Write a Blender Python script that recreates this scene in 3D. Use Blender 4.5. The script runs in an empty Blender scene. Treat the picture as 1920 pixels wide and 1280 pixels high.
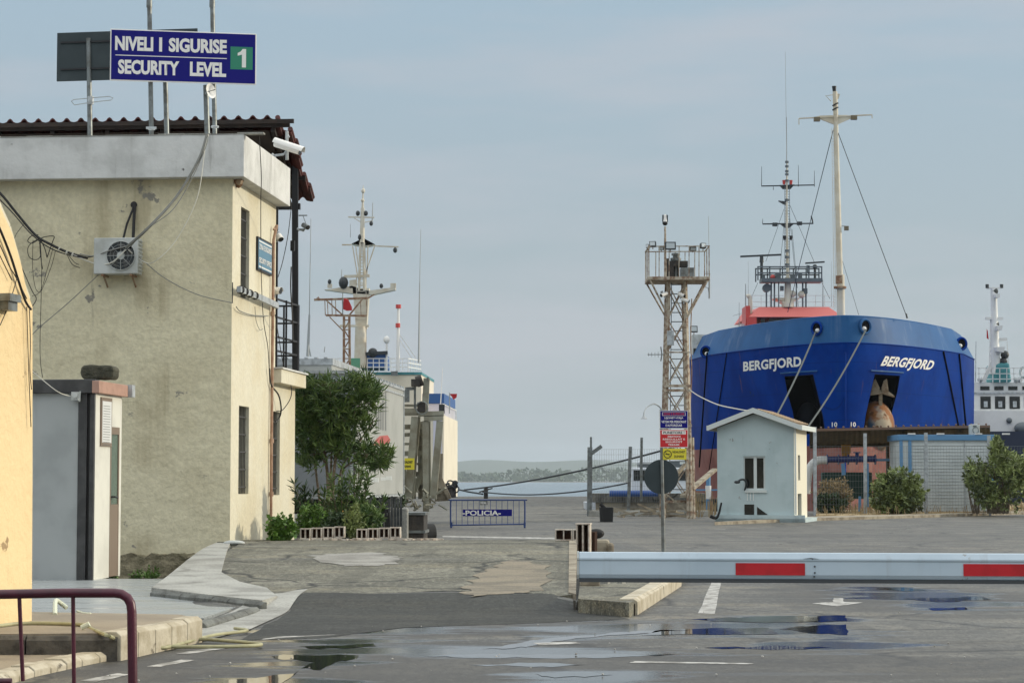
import bpy, bmesh, math, random
from mathutils import Vector, Matrix
random.seed(7)
R = math.radians
scene = bpy.context.scene
COL = scene.collection

# ------------------------------------------------------------------ camera
F = 4107.0; HOR = 901.0; CAMZ = 1.35
PITCH = math.atan((HOR-640)/F)
cam_d = bpy.data.cameras.new('camera'); cam = bpy.data.objects.new('camera', cam_d); COL.objects.link(cam)
cam.location = (0, 0, CAMZ); cam.rotation_euler = (math.pi/2+PITCH, 0, 0)
cam_d.sensor_width = 36; cam_d.lens = 36*F/1920; cam_d.clip_start = .1; cam_d.clip_end = 30000
scene.camera = cam
# ------------------------------------------------------------------ sky and sun
SUN_EL, SUN_AZ = R(16), R(80)          # azimuth clockwise from +Y
w = bpy.data.worlds.new('World'); scene.world = w; w.use_nodes = True
nt = w.node_tree; nt.nodes.clear()
def N(nt, t, **k):
    n = nt.nodes.new(t)
    for a, b in k.items(): setattr(n, a, b)
    return n
out = N(nt, 'ShaderNodeOutputWorld'); bg = N(nt, 'ShaderNodeBackground')
sky = N(nt, 'ShaderNodeTexSky', sky_type='NISHITA', sun_disc=False, sun_elevation=SUN_EL, sun_rotation=SUN_AZ)
sky.dust_density = 2.0; sky.air_density = 1.0; sky.altitude = 0
tc = N(nt, 'ShaderNodeTexCoord'); sep = N(nt, 'ShaderNodeSeparateXYZ')
ramp = N(nt, 'ShaderNodeValToRGB')
cr = ramp.color_ramp; cr.elements[0].position = 0.0; cr.elements[0].color = (4.25, 4.85, 5.15, 1)
cr.elements[1].position = .11; cr.elements[1].color = (4.05, 4.9, 5.45, 1)
e = cr.elements.new(.22); e.color = (3.85, 5.1, 6.1, 1)
e = cr.elements.new(.5); e.color = (14.5, 15.2, 15.4, 1)
e = cr.elements.new(1.0); e.color = (22, 22.4, 22.0, 1)
mp = N(nt, 'ShaderNodeMapping'); mp.inputs['Scale'].default_value = (2.2, 2.2, 13)
nz = N(nt, 'ShaderNodeTexNoise'); nz.inputs['Scale'].default_value = 1.6; nz.inputs['Detail'].default_value = 5; nz.inputs['Roughness'].default_value = .55
cm = N(nt, 'ShaderNodeMapRange'); cm.inputs[1].default_value = .44; cm.inputs[2].default_value = .64; cm.inputs[3].default_value = 0; cm.inputs[4].default_value = .75
mixc = N(nt, 'ShaderNodeMixRGB'); mixc.inputs[2].default_value = (5.1, 5.45, 6.0, 1)
mixs = N(nt, 'ShaderNodeMixRGB'); mixs.inputs[0].default_value = .12
L = nt.links.new
L(tc.outputs['Generated'], sep.inputs[0]); L(sep.outputs['Z'], ramp.inputs[0])
L(tc.outputs['Generated'], mp.inputs[0]); L(mp.outputs[0], nz.inputs['Vector']); L(nz.outputs[0], cm.inputs[0])
L(cm.outputs[0], mixc.inputs[0]); L(ramp.outputs[0], mixc.inputs[1])
L(mixc.outputs[0], mixs.inputs[1]); L(sky.outputs[0], mixs.inputs[2]); L(mixs.outputs[0], bg.inputs[0])
bg.inputs[1].default_value = .1; L(bg.outputs[0], out.inputs[0])
sl = bpy.data.lights.new('sun', 'SUN'); sl.energy = 2.3; sl.angle = R(2.0); sl.color = (1, .90, .70)
sun = bpy.data.objects.new('sun', sl); COL.objects.link(sun)
sdir = Vector((math.sin(SUN_AZ)*math.cos(SUN_EL), math.cos(SUN_AZ)*math.cos(SUN_EL), math.sin(SUN_EL)))
sun.rotation_euler = sdir.to_track_quat('Z', 'Y').to_euler(); sun.location = (60, 10, 60)
vs = scene.view_settings; vs.view_transform = 'Standard'; vs.look = 'None'; vs.exposure = .07; vs.gamma = 1

# ------------------------------------------------------------------ geometry helpers
V = Vector
def ray(px, py):
    c, s = math.cos(PITCH), math.sin(PITCH)
    u = 640-py
    return V((px-960, F*c-u*s, F*s+u*c))
O = V((0, 0, CAMZ))
def W(px, py, Y):
    d = ray(px, py); return O+d*(Y/d.y)
def G(px, py, z=0):
    d = ray(px, py); return O+d*((z-CAMZ)/d.z)
class Fr:
    def __init__(s, o, deg=0):
        s.o = V(o); a = R(deg); s.r = V((math.cos(a), -math.sin(a), 0)); s.f = V((math.sin(a), math.cos(a), 0)); s.u = V((0, 0, 1))
    def __call__(s, x, y, z): return s.o+s.r*x+s.f*y+s.u*z
    def hx(s, px, py, x=0):      # where the view ray meets the local plane x -> (y, z)
        d = ray(px, py); t = ((s.o-O).dot(s.r)+x)/d.dot(s.r); p = O+d*t-s.o; return p.dot(s.f), p.z
    def hy(s, px, py, y=0):
        d = ray(px, py); t = ((s.o-O).dot(s.f)+y)/d.dot(s.f); p = O+d*t-s.o; return p.dot(s.r), p.z
WF = Fr((0, 0, 0))
SPLIT = {'window', 'lantern', 'black_lantern', 'red_lantern', 'whip_antenna', 'hull_seam', 'deck_light', 'blind', 'scupper', 'cable_tie', 'stripe_mark', 'lifting_eye', 'fender', 'cross_beam', 'mast_gear', 'bracket', 'stripe', 'low_opening', 'deck_gear', 'motor', 'strut'}
class MB:
    def __init__(s): s.v = []; s.f = []; s.sm = []
    def face(s, pts, sm=False):
        n = len(s.v); s.v += [V(p) for p in pts]; s.f.append(list(range(n, n+len(pts)))); s.sm.append(sm); return s
    def add(s, vs, fs, sm=False):
        n = len(s.v); s.v += [V(p) for p in vs]
        for f in fs: s.f.append([i+n for i in f]); s.sm.append(sm)
        return s
    def box(s, fr, x0, x1, y0, y1, z0, z1):
        c = [fr(x, y, z) for z in (z0, z1) for y in (y0, y1) for x in (x0, x1)]
        return s.add(c, [(0, 2, 3, 1), (4, 5, 7, 6), (0, 1, 5, 4), (2, 6, 7, 3), (0, 4, 6, 2), (1, 3, 7, 5)])
    def prism(s, poly, ext):
        n = len(poly); ext = V(ext); P = [V(p) for p in poly]
        s.add(P+[p+ext for p in P], [tuple(range(n)), tuple(range(2*n-1, n-1, -1))]+[(i, i+n, (i+1) % n+n, (i+1) % n) for i in range(n)]); return s
    def cyl(s, p, q, r1, r2=None, n=8, caps=True, sm=True):
        p, q = V(p), V(q); r2 = r1 if r2 is None else r2; d = (q-p)
        if d.length < 1e-6: return s
        d.normalize(); a = d.orthogonal().normalized(); b = d.cross(a)
        vs = []
        for c, r in ((p, r1), (q, r2)):
            for i in range(n):
                t = 2*math.pi*i/n; vs.append(c+(a*math.cos(t)+b*math.sin(t))*r)
        s.add(vs, [(i, (i+1) % n, n+(i+1) % n, n+i) for i in range(n)], sm)
        if caps: s.add(vs, [tuple(range(n-1, -1, -1)), tuple(range(n, 2*n))])
        return s
    def tube(s, pts, r, n=6, r_end=None):
        pts = [V(p) for p in pts]; m = len(pts); vs = []; a = None
        for k, p in enumerate(pts):
            d = (pts[min(k+1, m-1)]-pts[max(k-1, 0)])
            if d.length < 1e-9: d = V((0, 0, 1))
            d.normalize()
            if a is None: a = d.orthogonal().normalized()
            a = (a-d*a.dot(d)); a = a.normalized() if a.length > 1e-6 else d.orthogonal().normalized()
            b = d.cross(a); rr = r if r_end is None else r+(r_end-r)*k/(m-1)
            for i in range(n):
                t = 2*math.pi*i/n; vs.append(p+(a*math.cos(t)+b*math.sin(t))*rr)
        fs = [(k*n+i, k*n+(i+1) % n, (k+1)*n+(i+1) % n, (k+1)*n+i) for k in range(m-1) for i in range(n)]
        s.add(vs, fs, True); s.add(vs, [tuple(range(n-1, -1, -1)), tuple(range((m-1)*n, m*n))]); return s
    def bar(s, p, q, w, h, up=(0, 0, 1)):
        p, q = V(p), V(q); d = (q-p).normalized(); a = d.cross(V(up))
        if a.length < 1e-3: a = d.cross(V((0, 1, 0)))
        a.normalize(); b = a.cross(d).normalized()
        c = [x+a*i*w/2+b*j*h/2 for x in (p, q) for j in (-1, 1) for i in (-1, 1)]
        return s.add(c, [(0, 2, 3, 1), (4, 5, 7, 6), (0, 1, 5, 4), (2, 6, 7, 3), (0, 4, 6, 2), (1, 3, 7, 5)])
    def ball(s, c, r, n=10, m=7, sc=(1, 1, 1)):
        c = V(c); vs = []
        for j in range(m+1):
            ph = math.pi*j/m
            for i in range(n):
                t = 2*math.pi*i/n; vs.append(c+V((r*sc[0]*math.sin(ph)*math.cos(t), r*sc[1]*math.sin(ph)*math.sin(t), r*sc[2]*math.cos(ph))))
        return s.add(vs, [(j*n+i, (j+1)*n+i, (j+1)*n+(i+1) % n, j*n+(i+1) % n) for j in range(m) for i in range(n)], True)
    def ring(s, c, ax, R0, r, n=20, m=6):
        c = V(c); ax = V(ax).normalized(); a = ax.orthogonal().normalized(); b = ax.cross(a); vs = []
        for i in range(n):
            t = 2*math.pi*i/n; d = a*math.cos(t)+b*math.sin(t)
            for j in range(m):
                p = 2*math.pi*j/m; vs.append(c+d*(R0+r*math.cos(p))+ax*r*math.sin(p))
        return s.add(vs, [(i*m+j, ((i+1) % n)*m+j, ((i+1) % n)*m+(j+1) % m, i*m+(j+1) % m) for i in range(n) for j in range(m)], True)
    def build(s, name, m, parent=None, bevel=0, weld=False):
        me = bpy.data.meshes.new(name); o0 = parent_origin(parent)
        me.from_pydata([v-o0 for v in s.v], [], s.f); me.materials.append(m)
        me.polygons.foreach_set('use_smooth', s.sm)
        bm = bmesh.new(); bm.from_mesh(me)
        bmesh.ops.remove_doubles(bm, verts=bm.verts, dist=1e-5) if (weld or len(bm.verts) < 4000) else None
        bmesh.ops.recalc_face_normals(bm, faces=bm.faces) if len(bm.faces) < 60000 else None
        bm.to_mesh(me); bm.free()
        if any(s.sm): me.set_sharp_from_angle(angle=R(38))
        if name in SPLIT and parent:
            bm = bmesh.new(); bm.from_mesh(me); seen = set(); n = 0; o = None
            bm.verts.ensure_lookup_table()
            for v0 in bm.verts:
                if v0.index in seen: continue
                st = [v0]; grp = {v0.index}
                while st:
                    a = st.pop()
                    for e in a.link_edges:
                        b = e.other_vert(a)
                        if b.index not in grp: grp.add(b.index); st.append(b)
                seen |= grp; c = bm.copy(); c.verts.ensure_lookup_table()
                bmesh.ops.delete(c, geom=[v for v in c.verts if v.index not in grp], context='VERTS')
                m2 = bpy.data.meshes.new(name); c.to_mesh(m2); c.free(); m2.materials.append(m)
                o = bpy.data.objects.new(name, m2); COL.objects.link(o); o.parent = parent
            bm.free(); bpy.data.meshes.remove(me); return o
        o = bpy.data.objects.new(name, me); COL.objects.link(o)
        if parent: o.parent = parent
        if bevel:
            b = o.modifiers.new('bevel', 'BEVEL'); b.width = bevel; b.segments = 2; b.limit_method = 'ANGLE'; b.angle_limit = R(40)
        return o
def parent_origin(p):
    o = V((0, 0, 0))
    while p: o += p.location; p = p.parent
    return o
def thing(name, label, cat, loc, group=None):
    o = bpy.data.objects.new(name, None); COL.objects.link(o); o.location = V(loc); o.empty_display_size = .2
    o['label'] = label; o['category'] = cat
    if group: o['group'] = group
    return o
def tag(o, label, cat, group=None, kind=None):
    o['label'] = label; o['category'] = cat
    if group: o['group'] = group
    if kind: o['kind'] = kind
    return o
def solo(name, mb, m, label, cat, group=None, bevel=0):   # a thing that is one mesh, its origin at its base
    c = V((sum(v.x for v in mb.v)/len(mb.v), sum(v.y for v in mb.v)/len(mb.v), min(v.z for v in mb.v)))
    for v in mb.v: v -= c
    o = mb.build(name, m, bevel=bevel); o.location = c
    return tag(o, label, cat, group)
def dup(o, loc=None, label=None, parent=None):
    c = o.copy(); COL.objects.link(c)
    if parent: c.parent = parent
    if loc is not None: c.location = V(loc)
    if label: c['label'] = label
    for ch in o.children: dup(ch, parent=c)
    return c
def struct(o): o['kind'] = 'structure'; return o
def sag(p, q, s, n=14, wob=0):
    p, q = V(p), V(q); r = []
    for i in range(n+1):
        t = i/n; x = p.lerp(q, t); x.z -= s*4*t*(1-t)
        if wob and 0 < i < n: x += V((random.uniform(-wob, wob), random.uniform(-wob, wob)*.3, random.uniform(-wob, wob)))
        r.append(x)
    return r
def poly_smooth(P, n=5):      # catmull-rom through points
    P = [V(p) for p in P]; Q = [P[0]]+P+[P[-1]]; r = []
    for i in range(1, len(Q)-2):
        a, b, c, d = Q[i-1:i+3]
        for k in range(n):
            t = k/n; r.append(.5*((2*b)+(c-a)*t+(2*a-5*b+4*c-d)*t*t+(3*b-a-3*c+d)*t**3))
    return r+[P[-1]]
def text(name, s, m, parent, o, r, u, w, h, d=.01, bold=.0, fn=None, sp=1.0):
    cu = bpy.data.curves.new(name, 'FONT'); cu.body = s; cu.resolution_u = 3; cu.offset = bold; cu.space_character = sp
    cu.align_x = 'CENTER'
    t = bpy.data.objects.new('tmp', cu); COL.objects.link(t)
    dg = bpy.context.evaluated_depsgraph_get(); me = bpy.data.meshes.new_from_object(t.evaluated_get(dg))
    bpy.data.objects.remove(t); bpy.data.curves.remove(cu)
    xs = [v.co.x for v in me.vertices]; ys = [v.co.y for v in me.vertices]
    x0, x1, y0, y1 = min(xs), max(xs), min(ys), max(ys); o = V(o); r = V(r).normalized(); u = V(u).normalized(); po = parent_origin(parent)
    nrm = r.cross(u)
    for v in me.vertices:
        a = (v.co.x-x0)/(x1-x0); b = (v.co.y-y0)/(y1-y0)
        v.co = (fn(a, b) if fn else o+r*w*(a-.5)+u*h*(b-.5)+nrm*d)-po
    me.materials.clear(); me.materials.append(m)
    ob = bpy.data.objects.new(name, me); COL.objects.link(ob); ob.parent = parent; return ob

# ------------------------------------------------------------------ materials
M = {}
def mat(name, col, rough=.6, metal=0, col2=None, vs=2.0, vmix=(.4, .65), bump=0, bs=25, streak=None, spots=None, spec=.5, fine=0, rvar=0, stretch=(1, 1, 1), bdist=.02, streak2=None, plates=None):
    m = bpy.data.materials.new(name); m.use_nodes = True; nt = m.node_tree; L = nt.links.new
    b = nt.nodes['Principled BSDF']; b.inputs['Roughness'].default_value = rough; b.inputs['Metallic'].default_value = metal
    b.inputs['Specular IOR Level'].default_value = spec
    c4 = lambda c: (c[0], c[1], c[2], 1)
    b.inputs['Base Color'].default_value = c4(col)
    tc = N(nt, 'ShaderNodeTexCoord')
    cur = None
    def noise(scale, det=4, rg=.55, st=None):
        n = N(nt, 'ShaderNodeTexNoise'); n.inputs['Scale'].default_value = scale; n.inputs['Detail'].default_value = det; n.inputs['Roughness'].default_value = rg
        if st:
            mp = N(nt, 'ShaderNodeMapping'); mp.inputs['Scale'].default_value = st; L(tc.outputs['Object'], mp.inputs[0]); L(mp.outputs[0], n.inputs['Vector'])
        else: L(tc.outputs['Object'], n.inputs['Vector'])
        return n
    def mrange(src, a, bb, c=0, d=1):
        r = N(nt, 'ShaderNodeMapRange'); r.interpolation_type = 'SMOOTHSTEP'
        for i, x in enumerate((a, bb, c, d)): r.inputs[i+1].default_value = x
        L(src, r.inputs[0]); return r.outputs[0]
    def mix(fac, c1, c2, mode='MIX'):
        x = N(nt, 'ShaderNodeMixRGB', blend_type=mode)
        if isinstance(fac, float): x.inputs[0].default_value = fac
        else: L(fac, x.inputs[0])
        if isinstance(c1, tuple): x.inputs[1].default_value = c1
        else: L(c1, x.inputs[1])
        if isinstance(c2, tuple): x.inputs[2].default_value = c2
        else: L(c2, x.inputs[2])
        return x.outputs[0]
    cur = c4(col)
    if col2:
        n1 = noise(vs, 5, .6, stretch); cur = mix(mrange(n1.outputs[0], *vmix), cur, c4(col2))
        if rvar:
            rr = mrange(n1.outputs[0], .35, .65, rough-rvar, rough+rvar); L(rr, b.inputs['Roughness'])
    if fine:
        n2 = noise(bs*3, 3); v = mrange(n2.outputs[0], .3, .7, 1-fine, 1+fine)
        cc = N(nt, 'ShaderNodeCombineXYZ'); [L(v, cc.inputs[i]) for i in range(3)]
        cur = mix(1.0, cur, cc.outputs[0], 'MULTIPLY')
    if streak:     # (colour, xy frequency, low, high, amount)
        n3 = noise(1, 4, .6, (streak[1], streak[1], streak[1]*.07)); n4 = noise(.7, 2)
        f = mrange(n3.outputs[0], streak[2], streak[3], 0, streak[4])
        mm = N(nt, 'ShaderNodeMath', operation='MULTIPLY'); L(f, mm.inputs[0]); L(mrange(n4.outputs[0], .38, .62), mm.inputs[1])
        cur = mix(mm.outputs[0], cur, c4(streak[0]))
    if streak2:
        n3 = noise(1, 5, .65, (streak2[1], streak2[1], streak2[1]*.12)); n4 = noise(.35, 3)
        f = mrange(n3.outputs[0], streak2[2], streak2[3], 0, streak2[4])
        mm = N(nt, 'ShaderNodeMath', operation='MULTIPLY'); L(f, mm.inputs[0]); L(mrange(n4.outputs[0], .45, .62), mm.inputs[1])
        cur = mix(mm.outputs[0], cur, c4(streak2[0]))
    if plates:     # weld seams between hull plates
        se = N(nt, 'ShaderNodeSeparateXYZ'); L(tc.outputs['Object'], se.inputs[0]); cb = N(nt, 'ShaderNodeCombineXYZ')
        ad = N(nt, 'ShaderNodeMath', operation='ADD'); L(se.outputs[0], ad.inputs[0]); L(se.outputs[1], ad.inputs[1]); L(ad.outputs[0], cb.inputs[0]); L(se.outputs[2], cb.inputs[1])
        bk = N(nt, 'ShaderNodeTexBrick'); bk.inputs['Scale'].default_value = 1; bk.inputs['Mortar Size'].default_value = .022; bk.inputs['Mortar Smooth'].default_value = .6
        bk.inputs['Brick Width'].default_value = plates[0]; bk.inputs['Row Height'].default_value = plates[1]; L(cb.outputs[0], bk.inputs['Vector'])
        cur = mix(mrange(bk.outputs['Fac'], 0, 1, 0, .45), cur, c4(tuple(x*.45+.002 for x in col)))
    if spots:      # (colour, scale, low, high)
        n5 = noise(spots[1], 6, .65); cur = mix(mrange(n5.outputs[0], spots[2], spots[3]), cur, c4(spots[0]))
    if not isinstance(cur, tuple): L(cur, b.inputs['Base Color'])
    if bump:
        n6 = noise(bs, 6, .6); bp = N(nt, 'ShaderNodeBump'); bp.inputs['Strength'].default_value = bump; bp.inputs['Distance'].default_value = bdist
        L(n6.outputs[0], bp.inputs['Height']); L(bp.outputs[0], b.inputs['Normal'])
    M[name] = m; return m
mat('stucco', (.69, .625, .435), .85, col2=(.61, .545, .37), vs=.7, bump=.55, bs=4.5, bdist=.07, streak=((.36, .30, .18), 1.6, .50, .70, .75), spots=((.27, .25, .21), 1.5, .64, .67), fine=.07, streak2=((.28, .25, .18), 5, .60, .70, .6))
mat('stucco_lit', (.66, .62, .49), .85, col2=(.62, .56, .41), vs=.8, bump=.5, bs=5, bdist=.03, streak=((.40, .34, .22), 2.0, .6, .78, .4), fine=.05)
mat('plinth_stone', (.30, .26, .17), .95, col2=(.17, .15, .09), vs=3, bump=1, bs=7, bdist=.12)
mat('parapet_paint', (.66, .66, .64), .8, col2=(.52, .52, .50), vs=1.4, bump=.6, bs=6, streak=((.28, .27, .25), 5, .56, .72, .6), spots=((.12, .11, .1), 3.2, .70, .73))
mat('yellow_wall', (.80, .62, .35), .85, col2=(.76, .57, .31), vs=.9, bump=.7, bs=6, bdist=.03, spots=((.35, .24, .13), 2.4, .63, .66), streak=((.5, .38, .22), 3, .50, .72, .7), streak2=((.33, .24, .14), 9, .60, .68, .6))
mat('roof_tile', (.085, .016, .012), .7, col2=(.04, .012, .01), vs=6, bump=.3, bs=12)
mat('dark_wood', (.018, .012, .010), .8, col2=(.03, .018, .012), vs=4)
mat('black_steel', (.012, .012, .014), .5)
mat('dark_glass', (.012, .014, .014), .12, spec=.6)
mat('grille', (.05, .05, .048), .6)
mat('window_frame', (.42, .40, .33), .6)
mat('galv', (.22, .24, .24), .45, metal=.6, col2=(.13, .13, .12), vs=5)
mat('galv_light', (.45, .48, .5), .5, metal=.2, col2=(.3, .32, .33), vs=6)
mat('rust', (.22, .11, .06), .85, col2=(.36, .27, .18), vs=3, bump=.3)
mat('tower_paint', (.42, .37, .29), .75, col2=(.20, .12, .075), vs=6, vmix=(.42, .62), bump=.2)
mat('sign_blue', (.006, .005, .17), .5, spec=.2)
mat('sign_white', (.82, .80, .76), .5)
mat('sign_green', (.02, .22, .13), .45)
mat('sign_red', (.55, .015, .02), .45)
mat('sign_yellow', (.72, .62, .04), .5)
mat('sign_back', (.022, .035, .040), .6, col2=(.03, .045, .05), vs=3)
mat('office_blue', (.10, .22, .32), .5)
mat('ac_white', (.52, .54, .52), .5, col2=(.40, .41, .38), vs=3)
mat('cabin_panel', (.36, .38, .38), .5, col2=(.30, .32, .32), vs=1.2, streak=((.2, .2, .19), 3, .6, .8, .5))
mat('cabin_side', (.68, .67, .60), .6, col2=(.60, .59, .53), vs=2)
mat('cabin_frame', (.035, .035, .036), .5, col2=(.06, .06, .06), vs=4)
mat('fascia', (.42, .25, .19), .7, col2=(.34, .2, .15), vs=4)
mat('door_brown', (.20, .15, .11), .55)
mat('obscured_glass', (.14, .19, .15), .2, bump=.5, bs=60)
mat('rock', (.09, .085, .06), .95, col2=(.045, .045, .03), vs=5, bump=1, bs=9, bdist=.08)
mat('cable_black', (.015, .014, .014), .6)
mat('cable_grey', (.22, .22, .20), .6)
mat('cable_white', (.62, .60, .52), .6)
mat('maroon', (.075, .008, .022), .35, col2=(.05, .006, .016), vs=8, bump=.08, bs=80)
mat('arm_paint', (.50, .59, .66), .4, col2=(.44, .53, .60), vs=2, bump=.1, bs=6, spots=((.28, .27, .25), 9, .66, .70), streak=((.33, .34, .36), 14, .55, .7, .5))
mat('arm_dark', (.05, .055, .06), .5)
mat('reflector_red', (.52, .012, .02), .35, col2=(.42, .01, .015), vs=12)
mat('asphalt_light', (.165, .160, .150), .85)
mat('concrete', (.37, .365, .33), .8, col2=(.24, .235, .21), vs=1.1, bump=.4, bs=14, spots=((.17, .165, .145), 2.2, .58, .7), fine=.2)
mat('concrete_wet', (.34, .36, .36), .32, col2=(.27, .29, .29), vs=1.0, bump=.12, bs=12, rvar=.12, stretch=(.5, 2.2, 1))
mat('kerb_stone', (.50, .45, .35), .85, col2=(.36, .31, .22), vs=4, bump=.5, bs=18, spots=((.13, .11, .08), 5, .6, .68))
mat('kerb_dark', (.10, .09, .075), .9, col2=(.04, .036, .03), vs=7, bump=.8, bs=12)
mat('pavement_sand', (.30, .25, .18), .85, col2=(.23, .19, .14), vs=1.2, bump=.3, bs=20, fine=.1)
mat('block_white', (.55, .50, .43), .85, col2=(.38, .3, .24), vs=7, bump=.4, bs=20)
mat('block_void', (.045, .025, .017), .95, spec=.1)  # darkened to near-black, the shade of the block voids put into the colour
mat('kerb_grey', (.16, .165, .15), .9, col2=(.09, .09, .08), vs=3, bump=.5, bs=12, fine=.2)
mat('old_concrete', (.33, .29, .22), .9, col2=(.18, .15, .11), vs=2.5, bump=.5, bs=9)
mat('line_white', (.46, .45, .42), .7, col2=(.20, .19, .17), vs=6, vmix=(.42, .6))
mat('line_worn', (.24, .235, .22), .8, col2=(.12, .115, .10), vs=4, vmix=(.42, .56))
mat('leaf', (.055, .105, .028), .45, col2=(.15, .22, .06), vs=5, spec=.4)
mat('leaf_bright', (.12, .22, .035), .5, col2=(.06, .12, .025), vs=5, spec=.4)
mat('leaf_dark', (.028, .055, .018), .5, col2=(.05, .08, .03), vs=3, spec=.4)
mat('leaf_olive', (.22, .27, .085), .6, col2=(.055, .075, .03), vs=1.5)
mat('bark', (.15, .11, .075), .9, col2=(.24, .2, .15), vs=9)
mat('dry_grass', (.34, .25, .13), .9, col2=(.22, .16, .08), vs=2)
mat('truck_skin', (.38, .39, .37), .55, col2=(.33, .34, .32), vs=1, streak=((.25, .24, .22), 1.5, .6, .8, .4))
mat('truck_grey', (.22, .24, .26), .6, col2=(.18, .2, .21), vs=2)
mat('logo_red', (.42, .10, .09), .6)
mat('logo_grey', (.17, .18, .18), .6)
mat('steel_olive', (.30, .30, .24), .75, col2=(.20, .18, .13), vs=1.5, bump=.2, streak=((.12, .06, .03), 2, .58, .75, .6))
mat('dark_scrap', (.035, .032, .03), .85, col2=(.07, .06, .05), vs=3, bump=.5)
mat('charred_wood', (.035, .04, .042), .85, col2=(.09, .095, .095), vs=5, bump=.5)
mat('blue_paint', (.02, .05, .17), .45)
mat('hull_blue', (.0001, .038, .25), .5, col2=(.0001, .026, .19), vs=.35, bump=.25, bs=.7, bdist=.1, streak=((.01, .06, .20), .9, .56, .76, .5), spots=((.02, .035, .08), 1.1, .66, .70), spec=.04, streak2=((.16, .08, .04), 1.6, .60, .72, .6), plates=(4.2, 1.55))
mat('hull_band', (.022, .10, .26), .5, spec=.12, col2=(.018, .08, .21), vs=.3, bump=.12, bs=.9, bdist=.1, streak=((.22, .28, .38), .9, .52, .75, .75))
mat('hull_red', (.23, .075, .06), .7, col2=(.32, .13, .10), vs=.8, streak=((.35, .22, .17), .8, .5, .7, .6))
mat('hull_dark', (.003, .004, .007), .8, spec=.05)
mat('bulb_rust', (.42, .34, .24), .85, col2=(.26, .10, .03), vs=.9, vmix=(.40, .54), streak=((.03, .08, .16), 1.8, .46, .60, .95), spots=((.12, .05, .02), 2.5, .58, .64), bump=.3, bs=3)
mat('anchor', (.34, .28, .20), .85, col2=(.18, .11, .06), vs=2.5)
mat('ship_white', (.72, .72, .70), .5, col2=(.62, .62, .60), vs=.5, streak=((.5, .42, .3), .8, .6, .8, .5))
mat('mast_white', (.62, .58, .48), .55, col2=(.52, .45, .33), vs=.6, streak=((.3, .16, .08), 1.5, .58, .72, .7))
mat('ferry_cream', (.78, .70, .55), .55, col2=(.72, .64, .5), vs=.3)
mat('ferry_shade', (.62, .60, .68), .55)  # lilac tone for the ferry's unlit faces, shade put into the colour
mat('ship_red', (.55, .06, .05), .45)
mat('ship_red_top', (.62, .16, .14), .6)
mat('radar_dark', (.025, .03, .032), .5)
mat('radar_grey', (.11, .13, .14), .5)
mat('rope_light', (.10, .115, .115), .9)
mat('rope_dark', (.02, .025, .028), .8)
mat('teal', (.04, .20, .22), .6, col2=(.08, .28, .3), vs=1)
mat('funnel_blue', (.02, .09, .28), .5)
mat('navy', (.02, .03, .06), .6)
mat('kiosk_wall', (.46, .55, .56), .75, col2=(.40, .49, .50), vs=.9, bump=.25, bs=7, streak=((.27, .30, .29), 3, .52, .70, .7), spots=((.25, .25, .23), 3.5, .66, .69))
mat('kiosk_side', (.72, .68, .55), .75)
mat('kiosk_trim', (.58, .62, .60), .6)
mat('kiosk_roof', (.36, .27, .18), .8, col2=(.26, .2, .14), vs=6)
mat('shed_under', (.10, .085, .06), .9, col2=(.07, .06, .045), vs=2)
mat('shed_top', (.16, .10, .07), .85)
mat('container_grey', (.56, .60, .60), .55, col2=(.48, .52, .52), vs=1)
mat('container_blue', (.10, .24, .42), .5)
mat('pipe_blue', (.008, .022, .12), .45)
mat('pipe_white', (.55, .55, .53), .6)
mat('mesh_wire', (.17, .19, .20), .6)
mat('boat_white', (.62, .65, .68), .4)
mat('boat_blue', (.01, .035, .16), .4)
mat('tarp_blue', (.02, .07, .25), .6)
mat('flag_red', (.42, .01, .015), .7)
mat('hose', (.40, .38, .22), .6, col2=(.3, .28, .16), vs=6)
mat('hose_pale', (.62, .64, .50), .6)
mat('lamp_glass', (.45, .50, .52), .2)
mat('rubber', (.015, .015, .015), .8)
mat('forest', (.07, .10, .055), .9, col2=(.12, .15, .08), vs=.02)
mat('hill', (.08, .10, .07), 1)
mat('paper', (.66, .67, .66), .5)
mat('green_plastic', (.10, .30, .18), .5)
mat('antenna', (.34, .36, .36), .5)
mat('orange_barrel', (.42, .20, .02), .6)
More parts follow.
